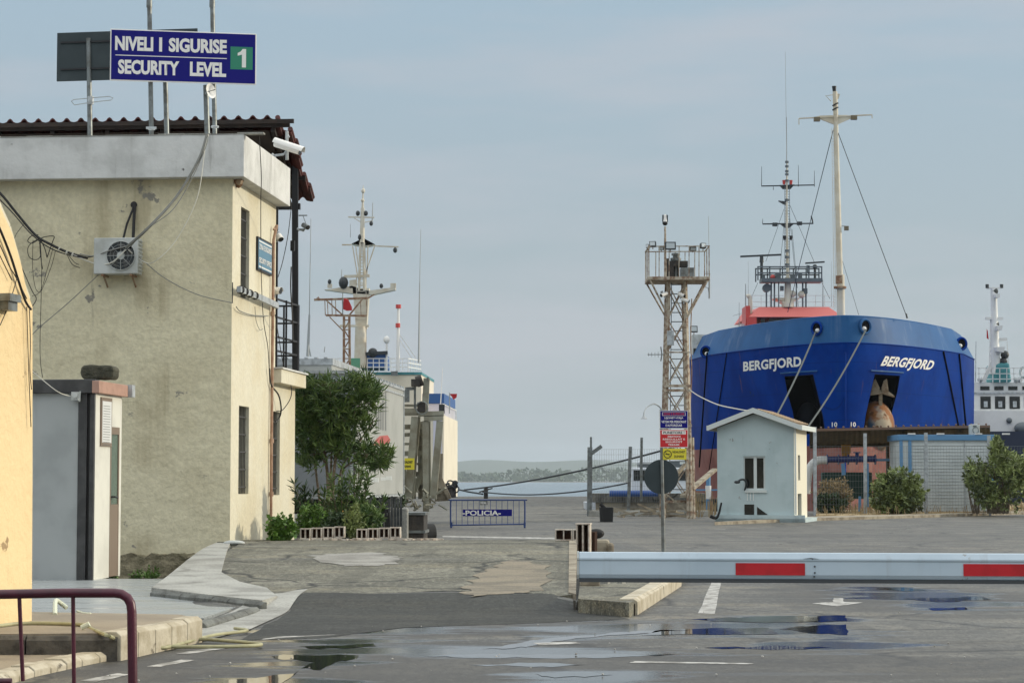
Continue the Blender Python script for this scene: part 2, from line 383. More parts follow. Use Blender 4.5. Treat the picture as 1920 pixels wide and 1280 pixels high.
# ------------------------------------------------------------------ ground
def ss(a, b, x):
    t = max(0, min(1, (x-a)/(b-a))); return t*t*(3-2*t)
def hz(x, y):
    if 20 < y < 45 and -16 < x < 4:
        r = .1*ss(22.2, 24.3, y)*ss(-4.2, -2.3, x)*(1-ss(.35, 1.0, x))
        d = -.42*ss(30.6, 31.2, y)*(1-ss(-5.3, -4.9, x))*(1-ss(38.6, 39.2, y)) if y > 30 else 0
        return r*(1 if y < 39 else 0)+d
    return 0.0
def asphalt(name, base, base2, light, wets, rough=.62, crack=True, damps=()):
    m = bpy.data.materials.new(name); m.use_nodes = True; nt = m.node_tree; L = nt.links.new; b = nt.nodes['Principled BSDF']
    tc = N(nt, 'ShaderNodeTexCoord'); P = tc.outputs['Object']
    def noise(sc, d=5, st=None, rg=.6):
        n = N(nt, 'ShaderNodeTexNoise'); n.inputs['Scale'].default_value = sc; n.inputs['Detail'].default_value = d; n.inputs['Roughness'].default_value = rg
        if st:
            mp = N(nt, 'ShaderNodeMapping'); mp.inputs['Scale'].default_value = st; L(P, mp.inputs[0]); L(mp.outputs[0], n.inputs['Vector'])
        else: L(P, n.inputs['Vector'])
        return n.outputs[0]
    def mr(s, a, bb, c=0, d=1):
        r = N(nt, 'ShaderNodeMapRange'); r.interpolation_type = 'SMOOTHSTEP'
        for i, x in enumerate((a, bb, c, d)): r.inputs[i+1].default_value = x
        L(s, r.inputs[0]); return r.outputs[0]
    def math_(op, a, c=None):
        n = N(nt, 'ShaderNodeMath', operation=op)
        for i, x in enumerate((a, c)):
            if x is None: continue
            if isinstance(x, (int, float)): n.inputs[i].default_value = x
            else: L(x, n.inputs[i])
        return n.outputs[0]
    def mix(f, a, c, mode='MIX'):
        n = N(nt, 'ShaderNodeMixRGB', blend_type=mode)
        for i, x in enumerate((f, a, c)):
            if isinstance(x, (int, float)): n.inputs[i].default_value = x
            elif isinstance(x, tuple): n.inputs[i].default_value = (*x, 1)
            else: L(x, n.inputs[i])
        return n.outputs[0]
    c = mix(mr(noise(.35, 6), .38, .64), base, base2)
    c = mix(mr(noise(1.3, 6), .47, .66), c, light)
    c = mix(mr(noise(.6, 6, (.35, 1.5, 4), .7), .5, .64, 0, .55), c, (light[0]*1.15, light[1]*1.05, light[2]*.85))
    c = mix(mr(noise(.55, 6, (.5, 1.3, 5), .7), .54, .66, 0, .7), c, tuple(x*f_ for x, f_ in zip(light, (1.25, 1.15, 1.0))))
    c = mix(mr(noise(.16, 4, (.35, 1.6, 1)), .52, .64, 0, .7), c, tuple(x*.55 for x in base))
    c = mix(mr(noise(.9, 5, (.2, 2.6, 1)), .56, .68, 0, .6), c, tuple(x*.5 for x in base))
    c = mix(mr(noise(1, 5, (12, 5, 1), .75), .50, .57, 0, .75), c, tuple(x*.5 for x in base)); c = mix(mr(noise(1, 5, (18, 7, 3), .75), .53, .60, 0, .7), c, tuple(x*1.7 for x in base))
    c = mix(mr(noise(1, 4, (2.2, .12, 1), .6), .53, .68, 0, .5), c, tuple(x*.45 for x in base))
    g = N(nt, 'ShaderNodeCombineXYZ'); f = mr(noise(55, 3), .3, .7, .6, 1.4); [L(f, g.inputs[i]) for i in range(3)]
    c = mix(1.0, c, g.outputs[0], 'MULTIPLY')
    c = mix(mr(noise(9, 3, None, .8), .72, .76, 0, .6), c, (.42, .40, .36))
    if crack:
        vo = N(nt, 'ShaderNodeTexVoronoi', feature='DISTANCE_TO_EDGE'); vo.inputs['Scale'].default_value = .34
        mp = N(nt, 'ShaderNodeMapping'); dn = N(nt, 'ShaderNodeTexNoise'); dn.inputs['Scale'].default_value = 1.2; dn.inputs['Detail'].default_value = 5
        L(P, dn.inputs['Vector']); va = N(nt, 'ShaderNodeVectorMath', operation='ADD'); L(P, va.inputs[0]); L(dn.outputs['Color'], va.inputs[1]); L(va.outputs[0], vo.inputs['Vector'])
        cf = math_('MULTIPLY', mr(vo.outputs['Distance'], .0, .028, 1, 0), mr(noise(.25, 2), .40, .48))
        c = mix(cf, c, (.02, .02, .018))
    damp = None
    for (px, py, hw, y0, y1) in damps:
        cc = G(px, py); ya = G(px, y0).y; yb = G(px, y1).y; sy = abs(ya-yb)/2; sx = hw/F*cc.y
        mp = N(nt, 'ShaderNodeMapping', vector_type='TEXTURE'); mp.inputs['Location'].default_value = (cc.x, (ya+yb)/2, 0); mp.inputs['Scale'].default_value = (sx, sy, 1e3)
        L(P, mp.inputs[0]); ln = N(nt, 'ShaderNodeVectorMath', operation='LENGTH'); L(mp.outputs[0], ln.inputs[0])
        v = math_('ADD', ln.outputs['Value'], math_('MULTIPLY', math_('SUBTRACT', noise(.7, 6, (.5, 1.6, 1)), .5), 3.0)); v = mr(v, .7, 1.25, 1, 0)
        damp = v if damp is None else math_('MAXIMUM', damp, v)
    if damp is not None: c = mix(math_('MULTIPLY', damp, .62), c, (.028, .026, .023))
    wet = None
    wn = noise(.9, 6, (.45, 1.5, 1))
    for (px, py, hw, y0, y1) in wets:
        cc = G(px, py); ya = G(px, y0).y; yb = G(px, y1).y; sy = abs(ya-yb)/2; sx = hw/F*cc.y
        mp = N(nt, 'ShaderNodeMapping', vector_type='TEXTURE'); mp.inputs['Location'].default_value = (cc.x, (ya+yb)/2, 0); mp.inputs['Scale'].default_value = (sx, sy, 1e3)
        L(P, mp.inputs[0]); ln = N(nt, 'ShaderNodeVectorMath', operation='LENGTH'); L(mp.outputs[0], ln.inputs[0])
        v = math_('ADD', ln.outputs['Value'], math_('MULTIPLY', math_('SUBTRACT', wn, .5), 4.2)); v = mr(v, .55, 1.3, 1, 0)
        wet = v if wet is None else math_('MAXIMUM', wet, v)
    gen = mr(noise(.28, 5, (.4, 1.8, 1)), .60, .70, 0, .35)
    wet = gen if wet is None else math_('MAXIMUM', wet, gen)
    c = mix(math_('MULTIPLY', wet, .62), c, (.022, .022, .024))
    L(c, b.inputs['Base Color'])
    L(mr(wet, 0, 1, rough, .13), b.inputs['Roughness'])
    bp = N(nt, 'ShaderNodeBump'); bp.inputs['Distance'].default_value = .012
    L(math_('SUBTRACT', .5, math_('MULTIPLY', wet, .46)), bp.inputs['Strength']); L(noise(38, 4), bp.inputs['Height']); L(bp.outputs[0], b.inputs['Normal'])
    M[name] = m; return m
WETS = [(1290, 1180, 330, 1163, 1198), (960, 1218, 330, 1206, 1234), (1740, 1118, 130, 1098, 1142), (1760, 1138, 70, 1134, 1144), (560, 1245, 150, 1222, 1262), (500, 1276, 170, 1264, 1290),
        (700, 1180, 260, 1172, 1190), (1480, 1165, 130, 1152, 1176), (1120, 1270, 210, 1250, 1290), (640, 1205, 180, 1196, 1212), (1560, 1205, 120, 1195, 1222)]
asphalt('asphalt', (.098, .095, .083), (.050, .049, .045), (.155, .145, .12), WETS, damps=[(700, 1240, 620, 1195, 1300), (1300, 1220, 700, 1205, 1300), (800, 1170, 400, 1150, 1200), (1700, 1120, 260, 1095, 1150), (400, 1230, 260, 1190, 1300)])
asphalt('asphalt_new', (.030, .032, .028), (.021, .022, .020), (.042, .043, .038), [], .85, False)
asphalt('asphalt_rough', (.145, .14, .108), (.095, .092, .072), (.22, .21, .165), [], .85)
asphalt('quay_concrete', (.125, .12, .105), (.09, .088, .078), (.16, .155, .13), [], .8)
def patch(name, poly, m, zf, off=0, skirt=0, step=.5, bevel=0):
    bm = bmesh.new(); vs = [bm.verts.new((p[0], p[1], 0)) for p in poly]; bm.faces.new(vs)
    xs = [p[0] for p in poly]; ys = [p[1] for p in poly]
    for ax, (a, b) in enumerate(((min(xs), max(xs)), (min(ys), max(ys)))):
        k = a+step
        while k < b:
            co = (k, 0, 0) if ax == 0 else (0, k, 0); no = (1, 0, 0) if ax == 0 else (0, 1, 0)
            bmesh.ops.bisect_plane(bm, geom=bm.verts[:]+bm.edges[:]+bm.faces[:], plane_co=co, plane_no=no, dist=1e-4); k += step
    for v in bm.verts: v.co.z = zf(v.co.x, v.co.y)+off
    if skirt:
        be = [e for e in bm.edges if e.is_boundary]; r = bmesh.ops.extrude_edge_only(bm, edges=be)
        for v in r['geom']:
            if isinstance(v, bmesh.types.BMVert): v.co.z -= skirt
    bmesh.ops.recalc_face_normals(bm, faces=bm.faces)
    up = sum(f.normal.z*f.calc_area() for f in bm.faces)
    if up < 0: bmesh.ops.reverse_faces(bm, faces=bm.faces)
    me = bpy.data.meshes.new(name); bm.to_mesh(me); bm.free(); me.materials.append(m)
    o = bpy.data.objects.new(name, me); COL.objects.link(o); return struct(o)
def gp(pts, z=0): return [tuple(G(a, b, z))[:2] for a, b in pts]
def ragged(poly, amp, n=6):
    r = []
    for i, p in enumerate(poly):
        q = poly[(i+1) % len(poly)]
        for k in range(n):
            t = k/n; j = 0 if k == 0 else amp
            r.append((p[0]+(q[0]-p[0])*t+random.uniform(-j, j), p[1]+(q[1]-p[1])*t+random.uniform(-j, j)))
    return r
# main sheet: land on this side of the basin, then the long quay finger
gm = MB()
def frange(a, b, s):
    r = []
    while a < b-1e-6: r.append(a); a += s
    return r+[b]
xsg = frange(-120, -16, 13)+frange(-15.5, 4, .5)+frange(5, 20, 3)+frange(30, 160, 26)
ysg = frange(-30, 20, 10)+frange(20.5, 40, .5)+frange(42, 98, 8)
vv = [(x, y, hz(x, y)) for y in ysg for x in xsg]; nx = len(xsg)
gm.add(vv, [(j*nx+i, j*nx+i+1, (j+1)*nx+i+1, (j+1)*nx+i) for j in range(len(ysg)-1) for i in range(nx-1)])
gm.face([(-120, 98, 0), (3.9, 98, 0), (6.6, 191, 0), (-120, 191, 0)])
gm.face([(3.9, 98, 0), (160, 98, 0), (160, 98, -4), (3.9, 98, -4)]); gm.face([(3.9, 98, 0), (6.6, 191, 0), (6.6, 191, -4), (3.9, 98, -4)])
gm.face([(6.6, 191, 0), (-120, 191, 0), (-120, 191, -4), (6.6, 191, -4)])
struct(gm.build('ground', M['asphalt'], weld=True))
# lighter concrete apron of the quay
patch('quay_apron', [(-60, 72), (3.0, 72), (6.45, 190.6), (-60, 190.6)], M['quay_concrete'], lambda x, y: 0, .004, step=200)
# raised rough island with its ramp
def zm(x, y): return .1+.2*ss(24.0, 35, y)
mat('sand_patch', (.235, .20, .145), .9, col2=(.15, .132, .10), vs=1.6, bump=.3, bs=14, fine=.25)
mat('concrete_old_patch', (.30, .29, .26), .85, col2=(.19, .18, .16), vs=1.8, bump=.3, bs=14, fine=.2)
mound = gp([(1076, 1122)], .05)+[(1.12, 39.3)]+[(-5.2, 39.3), (-5.1, 38.0), (-4.62, 37.9)]+gp([(375, 1062)], .26)+gp([(395, 1092)], .16)+gp([(450, 1112)], .12)+gp([(560, 1114), (700, 1112), (820, 1108), (940, 1108), (1040, 1114)], .1)
patch('island_surface', mound, M['asphalt_rough'], lambda x, y: zm(x, y)-.02*(y < 24.3), 0, .45, .5)
patch('island_edge', gp([(1066, 1120)], .05)+[(1.02, 39.2), (1.16, 39.2)]+gp([(1080, 1124)], .05), M['old_concrete'], zm, .012, .5, .35)
patch('concrete_patch', ragged(gp([(585, 1036), (700, 1033), (760, 1039), (720, 1047), (640, 1048)], .3), .16, 9), M['concrete_old_patch'], zm, .006, 0, .5)
patch('sandy_patch', ragged(gp([(900, 1075), (960, 1060), (1035, 1066), (1020, 1098), (880, 1108), (868, 1095)], .16), .09, 10), M['sand_patch'], zm, .006, 0, .4)
patch('ramp_asphalt', ragged(gp([(450, 1196), (530, 1150), (572, 1121)], .02)+gp([(700, 1113), (860, 1110), (1000, 1112)], .1)+gp([(1075, 1122)], .03)+gp([(1100, 1142), (1180, 1160), (1000, 1168), (760, 1176), (600, 1196)]), .03, 5), M['asphalt_new'], lambda x, y: hz(x, y), .0025, 0, .35)
def kerb(mb, a, b, z0, z1, wdt=.13, n=8, lean=.02):
    a, b = V((*a, 0)), V((*b, 0)); d = (b-a).normalized(); s = V((d.y, -d.x, 0))
    for i in range(n):
        p = a.lerp(b, i/n)+d*.006; q = a.lerp(b, (i+1)/n)-d*.006; j = random.uniform(-.006, .006)
        poly = [p+V((0, 0, z0))+s*lean, p+V((0, 0, z1-.03+j))+s*lean, p+V((0, 0, z1+j))-s*.02, p+V((0, 0, z1+j))-s*wdt, p+V((0, 0, z0))-s*wdt]
        mb.prism(poly, q-p)
# sloping footpath beside the building
def zw(x, y): return zm(x, y)
wedge = gp([(284, 1104), (400, 1117), (492, 1127)], .1)+gp([(520, 1118), (500, 1104)], .1)+gp([(450, 1088)], .15)+gp([(415, 1060)], .26)+gp([(432, 1018)], .3)+gp([(405, 1018)], .3)
patch('footpath', wedge, M['concrete'], zw, .012, .45, .5)
patch('gutter_strip', gp([(492, 1130), (520, 1118), (590, 1112), (540, 1148), (470, 1180), (370, 1205), (330, 1195), (400, 1160)]), M['concrete'], lambda x, y: hz(x, y), .009, 0, .5)
kq = MB(); kerb(kq, *gp([(283, 1105), (493, 1128)], .1), -.05, .098, .05, n=7, lean=.015); struct(kq.build('kerb', M['kerb_grey'], bevel=.005))
# wet paved forecourt
patch('forecourt', gp([(-260, 1080), (335, 1087)], .02)+gp([(350, 1108), (486, 1124), (415, 1146), (382, 1158), (330, 1158), (-260, 1170)], .03), M['concrete_wet'], lambda x, y: .03, 0, .45, 1)
# platform with kerb in front of the yellow wall, lower pavement, kerbs
patch('raised_pavement', gp([(-300, 1190), (222, 1186), (372, 1158), (335, 1151), (-300, 1140)], .2), M['pavement_sand'], lambda x, y: .2, 0, .03, 1)
kb = MB()
kerb(kb, *gp([(222, 1188), (376, 1158)], .2), -.05, .212, n=5)
struct(kb.build('kerb', M['kerb_stone'], bevel=.008))
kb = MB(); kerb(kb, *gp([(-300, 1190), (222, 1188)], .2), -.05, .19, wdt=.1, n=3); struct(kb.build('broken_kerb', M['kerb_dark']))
patch('lower_pavement', gp([(-300, 1215), (240, 1196), (246, 1211), (150, 1228), (40, 1252), (-300, 1330)], .06), M['pavement_sand'], lambda x, y: .05, 0, .1, 1)
kb = MB()
K = gp([(-300, 1345), (-60, 1282), (60, 1249), (150, 1230), (246, 1211)], .07)
for a, b, n in zip(K, K[1:], (4, 4, 3, 3, 3)): kerb(kb, a, b, -.05, .072, .16, n=n)
struct(kb.build('kerb', M['kerb_stone'], bevel=.008))
kb = MB(); kerb(kb, *gp([(384, 1168), (486, 1138)], .05), -.05, .055, .1, n=4); struct(kb.build('kerb', M['kerb_grey'], bevel=.01))
# traffic island behind the boom
patch('traffic_island', gp([(1084, 1121), (1180, 1128), (1192, 1124), (1262, 1084)], .15)+[(2.6, 31.5), (1.0, 31.5)], M['asphalt_rough'], lambda x, y: .145, 0, .2, 1)
kb = MB(); a, b = gp([(1192, 1124), (1275, 1076)], .15); kerb(kb, a, b, -.05, .165, .17, n=9); struct(kb.build('kerb', M['kerb_stone'], bevel=.008))
kb = MB(); a, b = gp([(1076, 1121), (1190, 1128)], .13)
kb2 = [V((*a, 0)).lerp(V((*b, 0)), i/26) for i in range(27)]
for i in range(26):
    p, q = kb2[i], kb2[i+1]; t = .15+random.uniform(-.035, .0); g = random.uniform(.03, .12)
    kb.prism([p+V((0, -g, -.02)), q+V((0, -g, -.02)), q+V((0, .1, -.02)), p+V((0, .1, -.02))], (random.uniform(-.02, .02), random.uniform(0, .05), t))
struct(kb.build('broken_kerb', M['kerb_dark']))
# markings
def stripe(pts, z=0, nm='lane_marking', off=.003, m='line_white'): return patch(nm, ragged(gp(pts, z), .012, 5), M[m], lambda x, y: hz(x, y), off, 0, 5)
stripe([(1308, 1150), (1340, 1150), (1352, 1088), (1336, 1086)])
stripe([(1523, 1131), (1545, 1129), (1562, 1128), (1564, 1121), (1580, 1121), (1583, 1128), (1618, 1129), (1570, 1136)])
stripe([(1180, 1242), (1410, 1245), (1415, 1243), (1190, 1239)])
for p in ([(480, 1200), (520, 1193), (640, 1189), (520, 1196)], [(330, 1225), (350, 1226), (440, 1213), (420, 1211)], [(275, 1249), (300, 1250), (365, 1237), (340, 1236)], [(150, 1276), (180, 1278), (245, 1264), (220, 1262)], [(1000, 1205), (1080, 1203), (1090, 1206), (1010, 1209)]): stripe(p)
for (x, y, l) in ((1125, 998, 40), (1200, 996, 36), (1260, 993, 34), (1330, 992, 30), (1400, 991, 36), (1390, 1005, 30), (1700, 992, 40), (1790, 1000, 36), (1150, 1016, 30)):
    stripe([(x, y), (x+l, y+.9), (x+l, y-.4), (x, y-.9)], m='line_worn')
stripe([(830, 1006.5), (1040, 1010.5), (1040, 1007.5), (830, 1004.0)], nm='concrete_strip')
# puddles
mat('puddle', (.03, .032, .034), .035, spec=.7, bump=.02, bs=3)
def puddle(pts, am=.02, z=0):
    P = gp(pts, z); r = []
    for i, p in enumerate(P):
        q = P[(i+1) % len(P)]; n = max(3, int(math.hypot(q[0]-p[0], q[1]-p[1])/.07)); ph = random.uniform(0, 6)
        for k in range(n):
            t = k/n; e_ = math.sin(math.pi*t)
            r.append((p[0]+(q[0]-p[0])*t+0, p[1]+(q[1]-p[1])*t+e_*(.07*math.sin(ph+t*7)+.03*math.sin(ph+t*17))))
    return patch('puddle', r, M['puddle'], lambda x, y: hz(x, y), .0022, 0, 50)
puddle([(1290, 1161), (1430, 1155), (1585, 1153), (1588, 1163), (1500, 1166), (1400, 1166)]); puddle([(1460, 1178), (1530, 1172), (1587, 1170), (1589, 1190), (1540, 1188)])
puddle([(1240, 1180), (1440, 1176), (1460, 1188), (1200, 1190)])
puddle([(800, 1230), (900, 1225), (1060, 1227), (1270, 1226), (1200, 1230), (1060, 1234), (900, 1233)]); puddle([(905, 1216), (960, 1207), (1020, 1197), (1180, 1183), (1300, 1180), (1200, 1187), (1080, 1196), (1010, 1208), (960, 1215)])
puddle([(880, 1246), (1010, 1242), (1100, 1246), (1000, 1250)]); puddle([(1320, 1214), (1450, 1210), (1560, 1213), (1450, 1218)])
puddle([(505, 1230), (540, 1227), (672, 1228), (670, 1234), (630, 1240), (600, 1256), (565, 1252), (590, 1240), (520, 1235)], .015)
puddle([(420, 1275), (555, 1262), (560, 1256), (545, 1270), (520, 1285), (410, 1290)], .02)
puddle([(1640, 1103), (1700, 1101), (1740, 1106), (1700, 1108)], .03); puddle([(1690, 1122), (1840, 1118), (1860, 1124), (1760, 1128)], .03)
puddle([(1740, 1140), (1810, 1138), (1815, 1142), (1750, 1144)], .03)
puddle([(560, 1212), (700, 1206), (705, 1211), (600, 1216)], .02); puddle([(1000, 1262), (1100, 1258), (1150, 1264), (1040, 1270)], .02)
# grass verge on the right
patch('verge', gp([(1530, 972), (1700, 969), (2050, 958), (2050, 940), (1530, 962)]), M['dry_grass'], lambda x, y: .03+.08*random.random(), .02, .1, .8)
patch('kerb', gp([(1340, 984), (1530, 976), (1700, 971), (2050, 960), (2050, 957), (1700, 968.5), (1530, 972.5)]), M['old_concrete'], lambda x, y: .1, 0, .15, 5)
# water, far shore, hill
def water_mat():
    m = bpy.data.materials.new('water'); m.use_nodes = True; nt = m.node_tree; b = nt.nodes['Principled BSDF']
    b.inputs['Base Color'].default_value = (.10, .15, .18, 1); b.inputs['Roughness'].default_value = .25; b.inputs['Specular IOR Level'].default_value = .6
    tc = N(nt, 'ShaderNodeTexCoord'); n = N(nt, 'ShaderNodeTexNoise'); n.inputs['Scale'].default_value = .5; n.inputs['Detail'].default_value = 4
    mp = N(nt, 'ShaderNodeMapping'); mp.inputs['Scale'].default_value = (.5, 1.5, 1); bp = N(nt, 'ShaderNodeBump'); bp.inputs['Strength'].default_value = .5; bp.inputs['Distance'].default_value = .3
    nt.links.new(tc.outputs['Object'], mp.inputs[0]); nt.links.new(mp.outputs[0], n.inputs['Vector']); nt.links.new(n.outputs[0], bp.inputs['Height']); nt.links.new(bp.outputs[0], b.inputs['Normal'])
    return m
wm = MB(); wm.face([(-9000, 97.99, -1.6), (9000, 97.99, -1.6), (9000, 9500, -1.6), (-9000, 9500, -1.6)]); struct(wm.build('water', water_mat()))
hm = MB(); pts = []
for i in range(121):
    x = -3200+i*62; pts.append((x, 9100+100*math.sin(i*.3), -1.7+max(3, 66+31*math.sin(i*.11+1)+14*math.sin(i*.29)+6*math.sin(i*.8))))
for i in range(120):
    a, b = pts[i], pts[i+1]; hm.face([(a[0], 8500, -2), (b[0], 8500, -2), b, a]); hm.face([a, b, (b[0], 9900, -2), (a[0], 9900, -2)])
struct(hm.build('hills', M['hill']))
sm_ = MB(); sm_.box(WF, -1800, 3000, 4960, 5400, -2, -.4); struct(sm_.build('far_shore', M['dry_grass']))
fm = MB()
for i in range(900):
    x = random.uniform(-660, 1800); y = random.uniform(4990, 5200)
    h = 13+14*max(0, math.sin(x*.01)+.6*math.sin(x*.031+1)+.3)*.6+random.uniform(0, 8)
    for k in range(9):
        s = random.uniform(3, 7); c = V((x+random.uniform(-9, 9), y+random.uniform(-9, 9), random.uniform(0, h)))
        a = V((random.uniform(-1, 1), random.uniform(-.5, .5), random.uniform(-1, 1)))*s; b = V((random.uniform(-1, 1), random.uniform(-.5, .5), random.uniform(-1, 1)))*s
        fm.face([c-a, c-b, c+a, c+b])
o = fm.build('far_wood', M['forest']); tag(o, 'hazy low treeline along the far shore of the lagoon', 'trees', kind='stuff')
# ------------------------------------------------------------------ the security building
C0 = G(431, 1015, .3); BF = Fr((C0.x, C0.y, 0), 5.2)
bld = thing('office_building', 'two storey cream plastered office with white parapet and barred slit windows', 'building', BF.o)
def wall_holes(mb, pt, us, zs, holes, depth_dir):
    xs = sorted(set(us+[h[i] for h in holes for i in (0, 1)])); zz = sorted(set(zs+[h[i] for h in holes for i in (2, 3)]))
    for a, b in zip(xs, xs[1:]):
        for c, d in zip(zz, zz[1:]):
            m = ((a+b)/2, (c+d)/2)
            if any(h[0] < m[0] < h[1] and h[2] < m[1] < h[3] for h in holes): continue
            mb.face([pt(a, c), pt(b, c), pt(b, d), pt(a, d)])
    dd = V(depth_dir)
    for h in holes:
        q = [pt(h[0], h[2]), pt(h[1], h[2]), pt(h[1], h[3]), pt(h[0], h[3])]
        for i in range(4): mb.face([q[i], q[(i+1) % 4], q[(i+1) % 4]+dd, q[i]+dd])
def hole(px0, py0, px1, py1):
    a = BF.hx(px0, py0); b = BF.hx(px0, py1); c = BF.hx(px1, py0); return (a[0], c[0], b[1], a[1])
tU, _ = BF.hx(517, 500); tL, _ = BF.hx(553, 800)
zS = BF.hx(535, 700)[1]
zPb = Fr(BF(0.25, -.25, 0), 5.2).hx(457, 331)[1]; zPt = Fr(BF(.25, -.25, 0), 5.2).hx(457, 251)[1]
wins = [hole(448, 760, 467, 926), hole(452, 387, 468, 557), hole(508, 770, 525, 928)]
mb = MB()
mb.face([BF(-14, 0, -.5), BF(0, 0, -.5), BF(0, 0, zPb+.01), BF(-14, 0, zPb+.01)])
mb.build('front_wall', M['stucco'], bld)
mb = MB()
px = lambda y, z: BF(0, y, z)
wall_holes(mb, px, [0, tU], [zS, zPb+.01], [wins[1]], BF.r*-.22)
wall_holes(mb, px, [0, tL], [-.3, zS], [wins[0], wins[2]], BF.r*-.22)
mb.face([BF(0, tU, zS), BF(-14, tU, zS), BF(-14, tU, zPb), BF(0, tU, zPb)]); mb.face([BF(0, tL, -.3), BF(-14, tL, -.3), BF(-14, tL, zS), BF(0, tL, zS)])
mb.face([BF(0, tU, zS), BF(0, tL, zS), BF(-14, tL, zS), BF(-14, tU, zS)])
mb.build('side_wall', M['stucco_lit'], bld)
for (a, b, c, d) in wins:
    m2 = MB(); m2.box(BF, -.2, -.17, a, a+.04, c, d); m2.box(BF, -.2, -.17, b-.04, b, c, d); m2.box(BF, -.2, -.17, a, b, d-.05, d-.001); m2.box(BF, -.2, -.17, a, b, c+.001, c+.05)
    wo = m2.build('window', M['window_frame'], bld)
    m2 = MB(); m2.face([BF(-.205, a, c), BF(-.205, b, c), BF(-.205, b, d), BF(-.205, a, d)]); m2.build('pane', M['dark_glass'], wo)
    m2 = MB(); n = 7
    for i in range(n):
        y = a+(b-a)*(i+.5)/n; m2.cyl(BF(-.06, y, c+.01), BF(-.06, y, d-.01), .009, n=5)
    for k in range(5):
        z = c+(d-c)*(k+.4)/5; m2.box(BF, -.07, -.05, a, b, z-.012, z+.012)
    m2.build('grille', M['grille'], wo)
# parapet
mb = MB(); mb.box(BF, -14, .25, -.25, 3.95, zPb, zPt); mb.build('parapet', M['parapet_paint'], bld, bevel=.012)
mb = MB()
m2 = MB()
for i in range(30):
    x = -13.5+i*.47
    m2.box(BF, x, x+.46, -.258, -.1, zPt+.001, zPt+random.uniform(.012, .03))
m2.build('coping', M['concrete'], bld)
# rough plinth at the foot of the front wall
mb = MB()
gx = frange(-6.4, -.15, .12); zz = [-.6, -.42, -.3, -.2, -.1, -.02, .04, .06]
def pl(x, z): return BF(x, (-.05-.035*random.random() if z < .05 else .02), z+(random.uniform(-.05, .07) if z > .03 else 0))
P = [[pl(x, z) for x in gx] for z in zz]
for j in range(len(zz)-1):
    for i in range(len(gx)-1): mb.face([P[j][i], P[j][i+1], P[j+1][i+1], P[j+1][i]])
mb.build('plinth', M['plinth_stone'], bld)
# balcony slab
bx = BF.hx(575, 690, .0)[0]
m2 = MB()
q1 = BF.hy(510, 716, tU-.12); 
zb0 = 3.20; zb1 = zS+.02
sl_r = BF.hy(574, 690, tL+.1)[0]; sl_n = max(.08, BF.hy(528, 690, tU-.35)[0])
print('slab', sl_r, sl_n)
m2.prism([BF(.0, tU-.35, zb0), BF(sl_n, tU-.35, zb0), BF(sl_r, tL+.1, zb0), BF(0, tL+.1, zb0)], (0, 0, zb1-zb0))
m2.build('balcony_slab', M['stucco_lit'], bld, bevel=.01)
m2 = MB(); m2.prism([BF(-.02, tU-.38, zb1+.003), BF(sl_n+.03, tU-.38, zb1+.003), BF(sl_r+.04, tL+.14, zb1+.003), BF(0, tL+.14, zb1+.003)], (0, 0, .03)); m2.build('slab_edge', M['parapet_paint'], bld)
# railing
ra = MB(); yb = tL-.05; xr_ = BF.hy(560, 600, yb)[0]
for z in (4.85, 4.5, 4.12, 3.85):
    ra.bar(BF(-.05, tU+.05, z), BF(xr_, yb, z), .03, .035); ra.bar(BF(-.4, yb, z), BF(xr_, yb, z), .03, .035)
for x, y in ((-.05, tU+.08), (xr_*.5, tU+.9), (xr_, yb), (xr_-.3, yb)): ra.bar(BF(x, y, zb1), BF(x, y, 4.87), .035, .035)
ra.build('balcony_railing', M['black_steel'], bld)
# canopy posts and beams
cp = MB()
pp = W(554, 680, BF(0, tL, 0).y-.15); pt = W(553, 350, BF(0, tL, 0).y-.15)
cp.bar((pp.x, pp.y, zb1), (pt.x, pt.y, pt.z+.4), .115, .12); cp.build('canopy_post', M['black_steel'], bld)
cp = MB(); pp = W(516, 680, BF(0, tU, 0).y+.25); cp.bar((pp.x, pp.y, zb1), (pp.x, pp.y, 6.6), .075, .08); cp.build('canopy_post', M['black_steel'], bld)
# tiled canopy roof
YN, YF_ = 4.2, 6.75
RT = W(540, 222, BF(0, YN, 0).y); xr = Fr(BF.o, 5.2).hy(540, 222, YN)[0]; zn = BF.hy(540, 226, YN)[1]; zf = BF.hy(585, 372, YF_)[1]
xe = BF.hy(588, 360, YF_)[0]
rf = MB(); per = .285; nc = 7
x0 = -13.0
def slope(t): return YN+(YF_-YN)*t, zn+(zf-zn)*t
for c in range(nc):
    y0, z0 = slope(c/nc-.0); y1, z1 = slope((c+1)/nc+.02)
    xmax = xe-.02-(.04 if c % 2 else 0)-(.10 if c in (4,) else 0)-(.22 if c == 0 else 0)
    n = int((xmax-x0)/per*8); ps = []
    for i in range(n+1):
        x = xmax-i*per/8; ph = ((i+4) % 8)/8
        h = .068*math.sin(math.pi*ph/.5) if ph < .5 else -.02*math.sin(math.pi*(ph-.5)/.5)
        ps.append((x, h))
    for (xa, ha), (xb, hb) in zip(ps, ps[1:]):
        a, b, cc, d = BF(xa, y0, z0+ha+.05), BF(xb, y0, z0+hb+.05), BF(xb, y1, z1+hb+.02), BF(xa, y1, z1+ha+.02)
        rf.face([a, b, cc, d], True); dn = V((0, 0, -.03)); rf.face([a+dn, b+dn, cc+dn, d+dn], True); rf.face([a, b, b+dn, a+dn]); rf.face([d, cc, cc+dn, d+dn])
    rf.bar(BF(xmax-.02, y0+.01, z0+.02), BF(xmax-.02, y1-.03, z1+.0), .07, .10); rf.cyl(BF(xmax-.01, y0, z0+.07), BF(xmax-.01, y1, z1+.05), .05, n=8)
roof = rf.build('tiled_canopy', M['roof_tile'], bld)
rb = MB()
